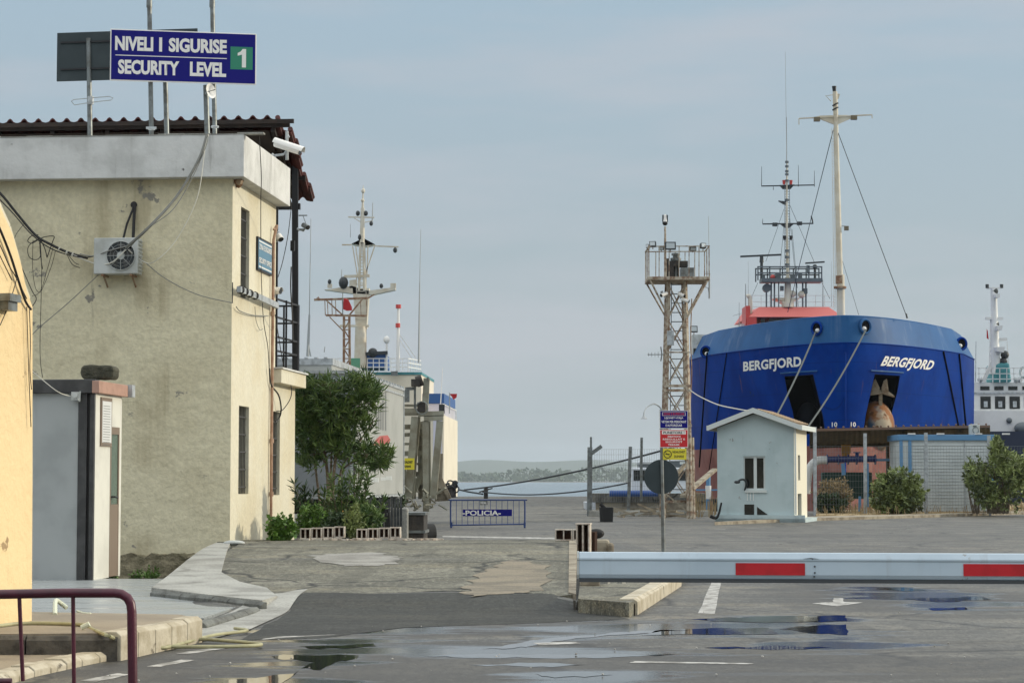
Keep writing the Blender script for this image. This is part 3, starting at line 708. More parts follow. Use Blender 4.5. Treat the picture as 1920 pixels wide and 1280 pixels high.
for c in range(6):
    y, z = slope((c+.15)/6); rb.box(BF, x0, xe-(.02 if c in (0, 4) else .25), y-.04, y+.04, z-.09, z-.02)
rb.box(BF, x0, xr+.12, YN-.06, YN, zn-.06, zn+.02)
for k in range(12):
    x = xe-.35-k*1.1; (ya, za), (yb_, zb_) = slope(.02), slope(.98); rb.bar(BF(x, ya, za-.14), BF(x, yb_, zb_-.14), .08, .1)
rb.build('rafters', M['dark_wood'], roof)
bd = MB(); (ya, za), (yb_, zb_) = slope(.0), slope(.96); bd.face([BF(x0, ya, za-.19), BF(xe-.42, ya, za-.19), BF(xe-.42, yb_, zb_-.19), BF(x0, yb_, zb_-.19)]); bd.build('boarding', M['dark_wood'], roof)
bm_ = MB(); bm_.bar(BF(-8, tL-.1, 6.85), BF(.1, tL-.1, 6.85), .09, .12); bm_.build('beam', M['black_steel'], bld)
# back drainpipe up the side wall
dp = MB(); y1_ = BF.hx(507, 500)[0]; y0_ = BF.hx(504, 900)[0]
dp.tube([BF(.06, y0_+.02, 6.1), BF(.10, y0_+.1, 6.2), BF(.06, y0_, 5.9), BF(.05, y0_, 3.3), BF(.05, y0_-.02, 2.1), BF(.05, y0_-.02, .3)], .028, 8)
for z in (5.6, 4.5, 2.1, 1.1): dp.cyl(BF(.05, y0_, z-.04), BF(.05, y0_, z+.04), .04)
solo('drainpipe', dp, mat('pipe_pink', (.42, .27, .18), .7, col2=(.3, .16, .1), vs=4), 'thin pinkish rusty drainpipe running down the sunlit side wall', 'pipe')
# office sign on side wall
sg = thing('office_sign', 'small blue and white office sign on the sunlit side wall', 'sign', BF(.02, BF.hx(492, 480)[0], 4.9))
a = BF.hx(480, 443); b = BF.hx(480, 506); c = BF.hx(506, 455)
m2 = MB(); m2.box(BF, .0, .04, a[0], c[0], b[1], a[1]); m2.build('board', M['black_steel'], sg)
m2 = MB(); m2.box(BF, .041, .045, a[0]+.03, c[0]-.03, b[1]+.04, a[1]-.04); m2.build('face', M['office_blue'], sg)
hh = a[1]-b[1]; cy = (a[0]+c[0])/2; ww = c[0]-a[0]-.14
for i, s in enumerate(('ZYRA E SIGURISE', 'SECURITY OFFICE')):
    text('lettering', s, M['sign_white'], sg, BF(.045, cy, b[1]+hh*(.72 if i == 0 else .32)), BF.f, (0, 0, 1), ww, hh*.16, .004, .02)
for zz_ in (.12, .88):
    m2 = MB(); m2.box(BF, .0455, .048, a[0]+.06, c[0]-.06, b[1]+hh*zz_-.012, b[1]+hh*zz_+.012); m2.build('stripe', M['sign_white'], sg)
# lightning conduit box / cable trunk on side wall
cm_ = MB(); ya = BF.hx(441, 567)[0]; yb_ = BF.hx(508, 571)[0]
cm_.bar(BF(.12, .0, 4.68), BF(.12, 1.6, 4.68), .07, .10); cm_.bar(BF(.12, 1.6, 4.68), BF(.12, 3.4, 4.66), .07, .11)
cb = solo('cable_duct', cm_, M['galv_light'], 'grey cable duct fixed level along the sunlit wall under the upper window', 'cable duct')
cm_ = MB()
for y in (.15, .5, .9, 1.35): cm_.ring(BF(.12, y, 4.68), BF.f, .06, .018, 10, 5)
cm_.cyl(BF(0, .02, 4.80), BF(0, .02, 4.45), .015)
cm_.build('cable_tie', M['cable_black'], cb)
# rust hole under parapet corner
m2 = MB(); 
for i in range(9): m2.ball(BF(random.uniform(-.03, .12), random.uniform(.05, .35), zPb-.03+random.uniform(-.04, .02)), random.uniform(.03, .07), 6, 4)
solo('broken_bracket', m2, M['rust'], 'rusted broken metal fixing under the white parapet corner', 'bracket')
# ------------------------------------------------------------------ roof signs
SY = 38.6
def panel_sign(nm, p_tl, p_br_px, ang, label): pass
sA = W(207, 53, SY); SFr = Fr((sA.x, sA.y, 0), -10)
x1, _ = SFr.hy(481, 65); _, zt = SFr.hy(207, 54); _, zb = SFr.hy(207, 151)
rs = thing('security_sign', 'blue roof sign reading NIVELI I SIGURISE SECURITY LEVEL 1', 'sign', SFr(x1/2, .1, zPt))
m2 = MB(); m2.box(SFr, 0, x1, 0, .03, zb, zt); m2.build('board', M['sign_white'], rs, bevel=.008)
m2 = MB(); m2.box(SFr, .02, x1-.02, -.004, -.001, zb+.02, zt-.02); m2.build('face', M['sign_blue'], rs)
hS = zt-zb
def st(s, px0, px1, py0, py1, ob=rs):   # place text on the sign face by its box on the photo
    xa, za = SFr.hy(px0, py0); xb, zb_ = SFr.hy(px1, py1)
    return xa, xb, za, zb_
def stext(s, xa, xb, z0, z1, bold=.045):
    return text('lettering', s, M['sign_white'], rs, SFr((xa+xb)/2, -.005, (z0+z1)/2), SFr.r, (0, 0, 1), xb-xa, z1-z0, .002, bold)
f = x1/274.
stext('NIVELI', 9*f, 80*f, zb+hS*.585, zb+hS*.86); stext('I', 91*f, 96.5*f, zb+hS*.585, zb+hS*.86); stext('SIGURISE', 109*f, 218*f, zb+hS*.585, zb+hS*.86)
stext('SECURITY', 15*f, 129*f, zb+hS*.13, zb+hS*.41); stext('LEVEL', 149*f, 217*f, zb+hS*.13, zb+hS*.41)
m2 = MB(); m2.box(SFr, 10*f, 218*f, -.007, -.004, zb+hS*.485, zb+hS*.5); m2.build('rule', M['sign_white'], rs)
m2 = MB(); m2.box(SFr, 225*f, 267*f, -.007, -.004, zb+hS*.29, zb+hS*.73); m2.build('green_square', M['sign_green'], rs)
m2 = MB(); cx_ = 247*f; cz_ = zb+hS*.51; a_ = hS*.18; m2.face([SFr(cx_-a_*.02, -.009, cz_-a_), SFr(cx_+a_*.42, -.009, cz_-a_), SFr(cx_+a_*.42, -.009, cz_+a_), SFr(cx_+a_*.05, -.009, cz_+a_), SFr(cx_-a_*.15, -.009, cz_+a_*.72), SFr(cx_-a_*.48, -.009, cz_+a_*.55), SFr(cx_-a_*.48, -.009, cz_+a_*.25), SFr(cx_-a_*.02, -.009, cz_+a_*.38)]); m2.build('numeral', M['sign_white'], rs)
def pole(px, pyt, pyb, Y, r, parent=None, cap=True, m='galv', lean=0):
    a = W(px+lean, pyt, Y); b = W(px, pyb, Y); mb = MB(); mb.cyl(b, a, r, n=10)
    if cap: mb.cyl(a-V((0, 0, .12)), a+V((0, 0, .02)), r*1.25, r*1.2, n=10)
    return mb.build('pole', M[m], parent) if parent else mb
pole(284, 2, 262, SY+.30, .042, rs, lean=-4); pole(403, 2, 262, SY+.48, .042, rs, lean=-5)
m2 = MB(); m2.ring(W(284, 242, SY+.12), (0, 0, 1), .05, .02, 12); m2.ring(W(403, 238, SY+.12), (0, 0, 1), .055, .02, 12); m2.bar(W(274, 240, SY+.05), W(293, 240, SY+.05), .03, .04); m2.build('clamp', M['galv_light'], rs)
# sign seen from behind
S2 = 39.4; bs_ = thing('reverse_sign', 'dark unlettered back of a roof sign, partly behind the blue one', 'sign', W(240, 255, S2))
a = W(107, 62, S2); F2 = Fr((a.x, a.y, 0), 9); xq, _ = F2.hy(370, 55); _, z1_ = F2.hy(107, 62); _, z0_ = F2.hy(107, 153)
m2 = MB(); m2.box(F2, 0, xq, 0, .03, z0_, z1_); m2.build('board', M['sign_back'], bs_, bevel=.008)
m2 = MB(); m2.box(F2, .08, xq, -.03, -.002, z0_+.2, z0_+.23); m2.box(F2, .08, xq, -.03, -.002, z1_-.2, z1_-.17); m2.build('rib', M['black_steel'], bs_)
for px_, t_ in ((168, 72), (312, 150), (388, 160)): pole(px_+1, t_, 262, S2-.1, .045 if px_ != 388 else .05, bs_, False, lean=-3)
an = thing('loop_antenna', 'flat wire loop antenna clamped to the leftmost roof pole', 'antenna', W(170, 190, S2-.2))
loop = [W(134+3, 194, S2-.2), W(134, 190, S2-.2), W(138, 187, S2-.2), W(170, 184, S2-.2), W(205, 181, S2-.2), W(212, 184, S2-.2), W(208, 188, S2-.2), W(172, 192, S2-.2), W(140, 197, S2-.2), W(137, 194, S2-.2)]
m2 = MB(); m2.tube(loop, .008, 5); m2.build('loop', M['antenna'], an); m2 = MB(); m2.cyl(W(170, 181, S2-.17), W(170, 196, S2-.17), .055); m2.build('clamp', M['galv_light'], an)
dh = thing('dish_antenna', 'small white dish antenna under the right end of the blue roof sign', 'antenna', W(390, 170, 38.9))
m2 = MB(); c = W(391, 172, 38.9); ax = V((.85, -.5, .15)).normalized(); a = ax.orthogonal().normalized(); b = ax.cross(a)
n = 14; rings = []
for j in range(4):
    rr = .14*j/3; rings.append([c+ax*(.06*(j/3)**2)+(a*math.cos(2*math.pi*i/n)+b*math.sin(2*math.pi*i/n))*rr for i in range(n)])
for j in range(3):
    for i in range(n): m2.face([rings[j][i], rings[j][(i+1) % n], rings[j+1][(i+1) % n], rings[j+1][i]], True)
m2.build('dish', M['sign_white'], dh, weld=True); m2 = MB(); m2.cyl(c, c+ax*.16, .008); m2.cyl(c, W(386, 176, 39.2), .02); m2.build('arm', M['galv'], dh)
# ------------------------------------------------------------------ air conditioner
AF = Fr(BF(0, -.02, 0), 5.2)
xa, za = AF.hy(176, 446, -.34); xb, zb2 = AF.hy(258, 513, -.34)
ac = thing('air_conditioner', 'white air conditioner unit bracketed on the shaded front wall among cables', 'air conditioner', AF((xa+xb)/2, -.2, zb2))
m2 = MB(); m2.box(AF, xa, xb, -.34, -.04, zb2, za); m2.build('casing', M['ac_white'], ac, bevel=.015)
fc = AF(xa+(xb-xa)*.62, -.345, (za+zb2)/2); rr = (za-zb2)*.40
m2 = MB(); m2.cyl(fc+AF.f*.003, fc-AF.f*.002, rr, n=28, sm=False); m2.build('fan_opening', M['dark_glass'], ac)
m2 = MB()
for k in range(4): m2.ring(fc-AF.f*.012, AF.f, rr*(.28+.24*k), .002 if k < 3 else .008, 28, 4)
for k in range(8):
    t = math.pi*k/4; m2.bar(fc-AF.f*.012+(AF.r*math.cos(t)+V((0, 0, 1))*math.sin(t))*rr*.2, fc-AF.f*.012+(AF.r*math.cos(t)+V((0, 0, 1))*math.sin(t))*rr*1.03, .007, .006)
m2.cyl(fc-AF.f*.02, fc-AF.f*.004, rr*.26, n=16); m2.build('fan_guard', M['ac_white'], ac)
m2 = MB()
for k in range(5):
    t = 2*math.pi*k/5; d = AF.r*math.cos(t)+V((0, 0, 1))*math.sin(t); e_ = AF.r*math.cos(t+.6)+V((0, 0, 1))*math.sin(t+.6)
    m2.face([fc-AF.f*.004+d*rr*.25, fc-AF.f*.004+d*rr*.9, fc-AF.f*.004+e_*rr*.9, fc-AF.f*.004+e_*rr*.3])
m2.build('fan_blade', M['grille'], ac)
m2 = MB()
for k in range(9):
    z = zb2+.06+k*(za-zb2-.12)/8; m2.box(AF, xb+.001, xb+.02, -.30, -.08, z, z+.022)
m2.build('louvres', M['ac_white'], ac)
m2 = MB()
for x in (xa+.16, xb-.12): m2.bar(AF(x, 0, zb2-.02), AF(x, -.36, zb2-.02), .035, .03); m2.bar(AF(x, .0, zb2-.2), AF(x, -.25, zb2-.03), .025, .025)
m2.build('bracket', M['rust'], ac)
# hole in plaster with pipes above the unit
m2 = MB(); hx_, hz_ = AF.hy(251, 384, .0)
m2.tube([AF(hx_, .0, hz_), AF(hx_-.01, -.05, hz_-.1), AF(hx_-.1, -.08, hz_-.35), AF(hx_-.15, -.14, za-.02)], .022, 6)
m2.tube([AF(hx_+.02, .0, hz_-.02), AF(hx_+.02, -.05, hz_-.2), AF(hx_+.02, -.1, za)], .03, 6); m2.ball(AF(hx_, 0, hz_), .06, 8, 6, (1, .4, 1))
solo('refrigerant_pipes', m2, M['cable_black'], 'black wrapped pipes dropping from a wall hole into the air conditioner', 'pipe')
# ------------------------------------------------------------------ cables on the building
def wp(x, y, d=.06):   # pixel on the front wall plane, d metres proud
    X, Z = BF.hy(x, y, -d); return BF(X, -d, Z)
def cable(pts, r, m, label, name='cable', n=5, smooth=True, grp='cables strung across the office wall'):
    mb = MB(); mb.tube(poly_smooth(pts, 6) if smooth else pts, r, n); return solo(name, mb, M[m], label, 'cable', grp)
top = W(388, 252, 37.45)
cable([top, W(372, 300, 37.4), W(330, 370, 37.4), W(275, 430, 37.3), wp(236, 464, .42)], .026, 'cable_grey', 'thick grey cable bundle slanting from the parapet pole to the air conditioner')
cable([top+V((.02, 0, 0)), W(386, 275, 37.4), W(362, 330, 37.4), W(325, 392, 37.3), W(275, 430, 37.3), wp(245, 462, .42)], .008, 'cable_grey', 'thin grey wire sagging from the parapet pole beside the thick bundle')
cable([top+V((.03, 0, 0)), W(384, 280, 37.4), W(370, 370, 37.4), W(330, 450, 37.5), W(290, 490, 37.5), wp(268, 490, .3), wp(240, 468, .42)], .008, 'cable_white', 'pale wire hanging widest right of the air conditioner in a long loop')
cable([wp(-40, 330, .5), wp(0, 362, .45), wp(30, 398, .4), wp(66, 440, .35), wp(95, 458, .3), wp(130, 474, .2), wp(165, 484, .15)], .024, 'cable_black', 'heavy black cable bundle sloping down from the left edge to the tangle')
cable([wp(-30, 345, .5), wp(20, 395, .42), wp(60, 440, .38), wp(100, 468, .3), wp(150, 482, .2), wp(185, 478, .3), wp(236, 462, .42)], .011, 'cable_black', 'second thinner black cable twisted along the heavy bundle to the fan')
cable([wp(130, 474, .2), wp(160, 488, .2), wp(185, 495, .3), wp(210, 492, .40), wp(236, 468, .42)], .012, 'cable_white', 'pale cable looping below the bundle in front of the fan')
cable([wp(150, 476, .2), wp(175, 480, .3), wp(205, 470, .4), wp(236, 462, .42)], .011, 'cable_grey', 'short grey cable crossing the top left of the air conditioner')
cable([wp(60, 628, .2), wp(76, 612, .2), wp(130, 566, .2), wp(190, 510, .2)], .008, 'cable_grey', 'thin straight wire rising diagonally from the yellow wall to the air conditioner')
cable([wp(238, 466, .42), wp(270, 490, .25), wp(310, 522, .12), wp(370, 552, .1), wp(437, 568, .1)], .008, 'cable_grey', 'thin wire sagging from the fan to the corner duct')
for i, (P_, r) in enumerate((([(76, 446), (60, 455), (52, 466), (55, 482), (68, 487), (76, 478), (74, 455)], .007), ([(72, 440), (58, 443), (52, 452), (60, 456), (74, 448), (85, 444), (101, 443), (98, 455), (88, 483)], .008),
        ([(76, 450), (84, 466), (88, 483)], .009), ([(74, 450), (76, 480), (80, 505)], .007), ([(75, 448), (78, 500), (77, 560), (75, 640), (76, 680), (80, 708)], .006),
        ([(104, 470), (96, 500), (80, 540), (74, 548), (66, 538), (61, 500), (62, 450)], .005), ([(100, 462), (90, 500), (76, 545), (60, 555)], .005), ([(45, 420), (30, 440), (24, 460)], .005), ([(125, 475), (135, 495), (150, 502)], .007), ([(128, 478), (140, 492), (148, 496)], .006), ([(40, 500), (60, 545), (68, 560), (60, 575)], .008))):
    cable([wp(x, y, .3+.03*(i % 3)) for x, y in P_], r, 'cable_black', ('black wire coil hanging under the cable knot', 'black wire bent into a hook at the cable knot', 'short black wire dropping from the knot to the hook tip', 'short wire tail hanging straight below the knot', 'longest black wire hanging down to the cabin roof', 'thin looped wire sagging low beside the yellow wall edge', 'thin wire running from the bundle down to the yellow wall', 'faint thin wire at the upper left of the wall', 'frayed wire end below the bundle near the fan', 'shorter frayed wire end below the bundle near the fan', 'dark wire bent round the yellow wall edge')[i])
for (x, y, l_) in ((111, 467, 'leftmost'), (125, 473, 'middle'), (136, 477, 'rightmost')):
    tm = MB(); tm.ring(wp(x, y, .28), (1, 0, -.5), .035, .01, 10, 5); solo('cable_tie', tm, M['cable_white'], l_+' white plastic tie around the black bundle left of the fan', 'cable tie', 'cable ties on the black bundle')
def sp(x, y, d=.05):   # pixel on sunlit side wall
    Y_, Z = BF.hx(x, y, d); return BF(d, Y_, Z)
cable([W(486, 255, 37.8), W(490, 330, 38.2), W(489, 371, 39), sp(489, 440), sp(490, 520), sp(494, 600), sp(502, 650), sp(505, 700)], .008, 'cable_black', 'thin black cable falling down the middle of the sunlit side wall')
cable([sp(443, 575), sp(450, 583), sp(470, 590), sp(490, 592), sp(503, 592)], .010, 'cable_grey', 'twisted wire sagging just below the duct on the sunlit wall')
cable([sp(478, 575), sp(480, 600), sp(487, 618), sp(493, 616)], .006, 'cable_grey', 'short wire loop hanging under the duct on the sunlit wall')
cable([sp(516, 590, .2), W(524, 640, 42), W(531, 680, 42.3), W(545, 720, 42.5), W(545, 745, 42.4), W(530, 768, 42.2), sp(519, 770)], .009, 'cable_black', 'dark cable looping from the balcony into the lower window')
cable([sp(505, 690), sp(508, 720), sp(522, 740, .1), sp(527, 765, .1), sp(524, 782), sp(516, 790)], .016, 'cable_black', 'thick dark conduit curving into the lower far window')
cable([W(547, 380, 43), W(540, 440, 43), W(530, 490, 43), W(521, 520, 43)], .008, 'cable_black', 'slack black cable between the two canopy posts')
cable([W(546, 500, 43.2), W(545, 540, 43.2), W(548, 590, 43.2), W(549, 640, 43.2)], .014, 'cable_black', 'cable clipped down the outer canopy post')
# ------------------------------------------------------------------ cctv cameras
def cctv(name, c, d, ln, r, label, hood=True, mount=None, m='sign_white'):
    d = V(d).normalized(); c = V(c); t = thing(name, label, 'camera', c-V((0, 0, r*2)), 'security cameras')
    mb = MB(); side = d.cross(V((0, 0, 1))).normalized(); up = side.cross(d)
    n = 12; prof = [(math.cos(2*math.pi*i/n)*r, math.sin(2*math.pi*i/n)*r*.85) for i in range(n)]
    mb.prism([c-d*ln/2+side*x+up*y for x, y in prof], d*ln); mb.build('housing', M[m], t, bevel=.004)
    if hood:
        mb = MB(); pr = [(math.cos(math.pi*i/8)*r*1.18, math.sin(math.pi*i/8)*r*1.15) for i in range(9)]
        for (a, b) in zip(pr, pr[1:]):
            q = [c-d*ln*.55+side*a[0]+up*a[1], c-d*ln*.55+side*b[0]+up*b[1], c+d*ln*.62+side*b[0]+up*b[1], c+d*ln*.62+side*a[0]+up*a[1]]; mb.face(q, True)
            q2 = [x+up*.006 for x in q]; mb.face(q2, True)
        mb.build('hood', M[m], t)
    mb = MB(); mb.cyl(c+d*ln*.5, c+d*(ln*.5+.012), r*.8, n=12); mb.build('lens', M['dark_glass'], t)
    if mount:
        mb = MB(); mb.tube([c-up*r, c-up*r*1.8-d*ln*.05, V(mount)], r*.28, 6); mb.cyl(V(mount)-side*.0, V(mount)+(V(mount)-c).normalized()*.02, r*.7, n=10); mb.build('bracket', M['galv_light'], t)
    return t
cctv('security_camera', W(539, 276, 41), (.93, -.2, -.33), .52, .085, 'large white hooded camera on the parapet corner pointing right', True, W(514, 292, 41.1))
m2 = MB(); m2.cyl(W(538, 300, 41.2), W(538, 246, 41.2), .03, n=8); m2.tube([W(538, 250, 41.2), W(542, 258, 41.2)], .02, 6); solo('camera_mast', m2, M['galv_light'], 'short white mast standing behind the parapet camera', 'pole')
cctv('security_camera', W(573, 424, 43), (.7, -.6, -.45), .14, .06, 'small dark camera on an arm right of the outer canopy post', False, W(560, 430, 43), 'galv')
camT = [o for o in COL.objects if o.get('label', '').startswith('small dark camera')][0]
m2 = MB(); m2.bar(W(560, 404, 43), W(576, 404, 43), .03, .02); m2.bar(W(568, 404, 43), W(573, 418, 43), .012, .012); m2.bar(W(556, 430, 43), W(572, 430, 43), .02, .03); m2.build('arm', M['galv'], camT)
cctv('security_camera', W(524, 445, 42), (.5, -.5, -.7), .12, .07, 'white dome camera between the two canopy posts', False, W(520, 436, 42))
cctv('security_camera', W(517, 546, 41.7), (.9, -.4, -.05), .2, .065, 'white bullet camera at the pipe beside the balcony rail', True, W(509, 545, 41.6))
m2 = MB(); m2.box(Fr(W(548, 461, 43), 5), -.03, .05, -.05, .03, -.1, .1); solo('junction_box', m2, M['black_steel'], 'small black box on the outer canopy post', 'box')
# ------------------------------------------------------------------ yellow wall at the left edge
a = G(60, 1163, .2); b = G(0, 1172, .2); dd = (b-a).normalized()
YFm = Fr((a.x, a.y, 0), math.degrees(math.atan2(-dd.x, -dd.y)))
pts = []
for (x, y) in ((60, 1165), (61, 900), (61, 575), (50, 545), (41, 500), (24, 440), (8, 405), (0, 385)):
    yy, z = YFm.hx(x, y); pts.append((yy, z))
pts = [(p[0], p[1]) for p in pts]; pts[0] = (pts[0][0], -.05); pts += [(pts[-1][0]-2.5, pts[-1][1]+2.0), (pts[-1][0]-2.5, -.05)]
yb_ = thing('yellow_building', 'sunlit yellow plastered end wall with a sloping top at the left edge', 'building', YFm.o)
m2 = MB(); m2.prism([YFm(0, p[0], p[1]) for p in pts], YFm.r*-4); m2.build('wall', M['yellow_wall'], yb_)
m2 = MB(); tp = pts[2:9]
for (p, q) in zip(tp, tp[1:]): m2.bar(YFm(-.06, p[0]+.03, p[1]+.05), YFm(-.06, q[0]+.03, q[1]+.05), .02, .1)
m2.build('roof_trim', M['stucco_lit'], yb_)
m2 = MB(); yy, z = YFm.hx(8, 566, .02); m2.box(Fr(YFm(0, yy, z), YFm and 11), .0, .12, -.12, .10, -.0, .06); m2.box(Fr(YFm(0, yy, z), 11), .0, .09, -.08, .10, -.07, .0)
solo('flood_light', m2, M['galv'], 'small grey lamp fixed on the yellow wall at the left edge', 'lamp')
def yp(x, y, d=.03):
    yy, z = YFm.hx(x, y, d); return YFm(d, yy, z)
YW = [([(-20, 390), (0, 430), (20, 480), (36, 530), (48, 565), (58, 580)], .011, 'thick dark wire draped down the slanting edge of the yellow wall'), ([(-20, 430), (0, 460), (18, 500), (30, 520), (50, 560)], .005, 'thin wire just left of the thick one on the yellow wall'), ([(32, 520), (25, 545), (15, 575), (0, 610)], .004, 'thin wire crossing the yellow wall beside the small lamp'), ([(50, 575), (52, 640), (54, 700), (58, 800)], .004, 'hair thin wire hanging down the right margin of the yellow wall'), ([(0, 480), (10, 500), (22, 525)], .004, 'short faint wire at the very left of the yellow wall'), ([(55, 580), (57, 640), (56, 690), (59, 730)], .004, 'second hair thin wire at the corner of the yellow wall')]
for P_, r, lb in YW: cable([yp(x, y) for x, y in P_], r, 'cable_black', lb, grp='wires on the yellow wall')
# ------------------------------------------------------------------ prefab guard cabin
c0 = G(173, 1087, .03); CF = Fr((c0.x, c0.y, 0), 5.2)
cabn = thing('guard_cabin', 'grey prefab cabin with black frame and brown half glazed door', 'cabin', CF.o)
yE = CF.hx(227, 900)[0]; xL = -1.4; zT = CF.hy(173, 737)[1]; zR = CF.hy(173, 711)[1]
m2 = MB(); m2.box(CF, xL-1.2, -.22, .02, 1.0, .03, zT); m2.build('front_panel', M['cabin_panel'], cabn)
m2 = MB(); m2.box(CF, -.22, -.10, 0, .1, .03, zT); m2.box(CF, -.06, 0, -.0, .06, .03, zT); m2.build('corner_post', M['cabin_frame'], cabn, bevel=.006)
m2 = MB(); m2.box(CF, -.1, -.05, .05, .09, .03, zT); m2.build('corner_gap', M['black_steel'], cabn)
m2 = MB(); m2.box(CF, xL-1.2, .02, -.05, .2, zT+.001, zR); m2.build('roof_beam', M['cabin_frame'], cabn, bevel=.01)
yD0 = CF.hx(206, 900)[0]; yD1 = CF.hx(223, 900)[0]; zD = CF.hx(210, 800)[1]
m2 = MB(); m2.box(CF, -.06, .0, .062, yD0, .03, zT); m2.box(CF, -.06, -.0, yD0+.001, yE, zD, zT); m2.box(CF, -.06, 0, yD1, yE, .03, zD-.001); m2.build('side_panel', M['cabin_side'], cabn)
m2 = MB(); m2.box(CF, -.9, -.06, .2, yE+.2, .03, zT-.01); m2.build('shell', M['cabin_panel'], cabn)
zg = CF.hx(214, 945)[1]
m2 = MB(); m2.box(CF, -.05, .004, yD0+.003, yD0+.05, .04, zD-.003); m2.box(CF, -.05, .004, yD1-.05, yD1-.003, .04, zD-.003); m2.box(CF, -.05, .004, yD0+.05, yD1-.05, zD-.1, zD-.003); m2.box(CF, -.05, .002, yD0+.05, yD1-.05, .04, zg)
dr = m2.build('door', M['door_brown'], cabn)
m2 = MB(); m2.box(CF, -.04, -.01, yD0+.05, yD1-.05, zg+.001, zD-.101); m2.build('pane', M['obscured_glass'], dr)
m2 = MB(); m2.tube([CF(.0, yD0+.06, 1.13), CF(.06, yD0+.06, 1.13), CF(.06, yD0+.18, 1.12)], .014, 6); m2.build('handle', M['black_steel'], dr)
m2 = MB(); m2.box(CF, -.02, .08, -.06, yE+.05, zT+.002, zR-.02); m2.build('fascia', M['fascia'], cabn, bevel=.008)
nb = thing('notice_board', 'narrow framed white notice on the side of the guard cabin', 'notice', CF(.01, .3, 1.8))
a = CF.hx(188, 744); b = CF.hx(188, 836); c = CF.hx(208, 744)
m2 = MB(); m2.box(CF, .001, .02, a[0], c[0], b[1], a[1]); m2.build('frame', M['door_brown'], nb); m2 = MB(); m2.box(CF, .021, .024, a[0]+.04, c[0]-.04, b[1]+.05, a[1]-.05); m2.build('paper', M['paper'], nb)
m2 = MB()
for k in range(16):
    z = a[1]-.12-k*.035; m2.box(CF, .0245, .0255, a[0]+.08, c[0]-.08-.05*random.random(), z, z+.008)
m2.build('text_lines', M['logo_grey'], nb)
m2 = MB(); q = CF(.05, yE+.1, (zT+zR)/2); m2.box(Fr(q, 5), -.02, .09, -.08, .08, -.09, .08); solo('junction_box', m2, M['galv_light'], 'pale grey box at the right end of the cabin fascia', 'box')
m2 = MB(); q = CF(-.24, -.06, CF.hy(139, 742)[1]); m2.box(Fr(q, 5), -.05, .05, -.04, .06, -.06, .05); m2.cyl(q+V((-.0, -.05, 0)), q+V((0, -.08, 0)), .035); m2.bar(q+V((.06, 0, .06)), q+V((.05, 0, -.08)), .012, .02)
solo('cabin_lamp', m2, M['ac_white'], 'little white lamp fitting under the black cabin roof beam', 'lamp')
cable([W(60, 695, 29), W(80, 712, 29), W(110, 735, 29), W(134, 743, 29.3)], .006, 'cable_white', 'white cable curving from the yellow wall to the cabin lamp', grp='cables at the cabin')
# rock on the cabin roof
bmr = MB(); q = CF.hy(186, 712, .5); cx, czr = CF.hy(187, 711, .5); wr = (CF.hy(218, 700, .5)[0]-CF.hy(155, 700, .5)[0])/2; hr = (CF.hy(187, 683, .5)[1]-czr)
prof = []
n = 22
for i in range(n):
    t = 2*math.pi*i/n; ct, st_ = math.cos(t), math.sin(t); k = 1/(abs(ct)**5+abs(st_)**5)**.2
    prof.append((cx+ct*k*wr*random.uniform(.95, 1.03), czr-.01+hr/2+st_*k*hr/2*random.uniform(.9, 1.06)))
bmr.prism([CF(x, .35, z) for x, z in prof], CF.f*.32); solo('roof_stone', bmr, M['rock'], 'mossy dark stone block lying on the cabin roof', 'stone', bevel=.03)
# ------------------------------------------------------------------ maroon railing in the foreground
RY = 9.0
rl = thing('maroon_railing', 'maroon tubular railing with a rounded corner in the near left', 'railing', (W(240, 1200, RY).x, RY, 0))
def rp(x, y): return W(x, y, RY)
k = (rp(100, 0)-rp(0, 0)).x/100
P_ = [rp(-260, 1116), rp(0, 1113.5), rp(120, 1111), rp(215, 1111)]
P_ += [rp(228, 1113), rp(239, 1120), rp(245, 1131), rp(247, 1145), rp(249, 1290)]
b_ = rp(249, 1290); P_ += [V((b_.x+.01, RY, 0))]
m2 = MB(); m2.tube(P_, .0195, 14); m2.build('frame', M['maroon'], rl)
m2 = MB(); z0 = rp(0, 1276).z; m2.cyl(V((P_[0].x, RY, z0)), V((rp(40, 0).x, RY, z0-.002)), .014, n=10); m2.build('lower_rail', M['maroon'], rl)
for x in (-110, 36, 137):
    m2 = MB(); t_ = rp(x, 1113); m2.cyl(t_, V((t_.x+.02, RY, 0 if x != 36 else z0)), .0085, n=8); m2.build('baluster', M['maroon'], rl)
# ------------------------------------------------------------------ garden hoses
cable([G(-60, 1178, .215)]+[G(x, y, .215) for x, y in ((0, 1172), (40, 1168), (100, 1168), (160, 1171))]+[G(x, y, .20) for x, y in ((172, 1178), (205, 1192))]+[G(x, y, .03) for x, y in ((240, 1205), (300, 1208), (360, 1198), (420, 1200), (490, 1207), (440, 1211), (300, 1211), (230, 1205))], .015, 'hose', 'olive green hose trailing over the raised pavement onto the road', 'garden_hose', 8, grp='garden hoses')
cable([G(x, y, .03) for x, y in ((216, 1204), (260, 1212), (310, 1213), (350, 1203), (400, 1190), (455, 1183), (462, 1180), (440, 1177))], .014, 'hose', 'pale olive hose coil lying on the road by the kerb', 'garden_hose', 8, grp='garden hoses')
m2 = MB(); m2.tube(poly_smooth([G(103, 1152, .2), G(104, 1139, .22)+V((0, 0, .06)), G(112, 1135, .22)+V((0, 0, .03)), G(125, 1139, .2)], 5), .02, 8); m2.tube(poly_smooth([G(145, 1145, .2), G(158, 1149, .2), G(170, 1150, .2)], 4), .012, 6)
solo('hose_end', m2, M['hose_pale'], 'pale bent hose end standing up beside the yellow wall', 'hose')
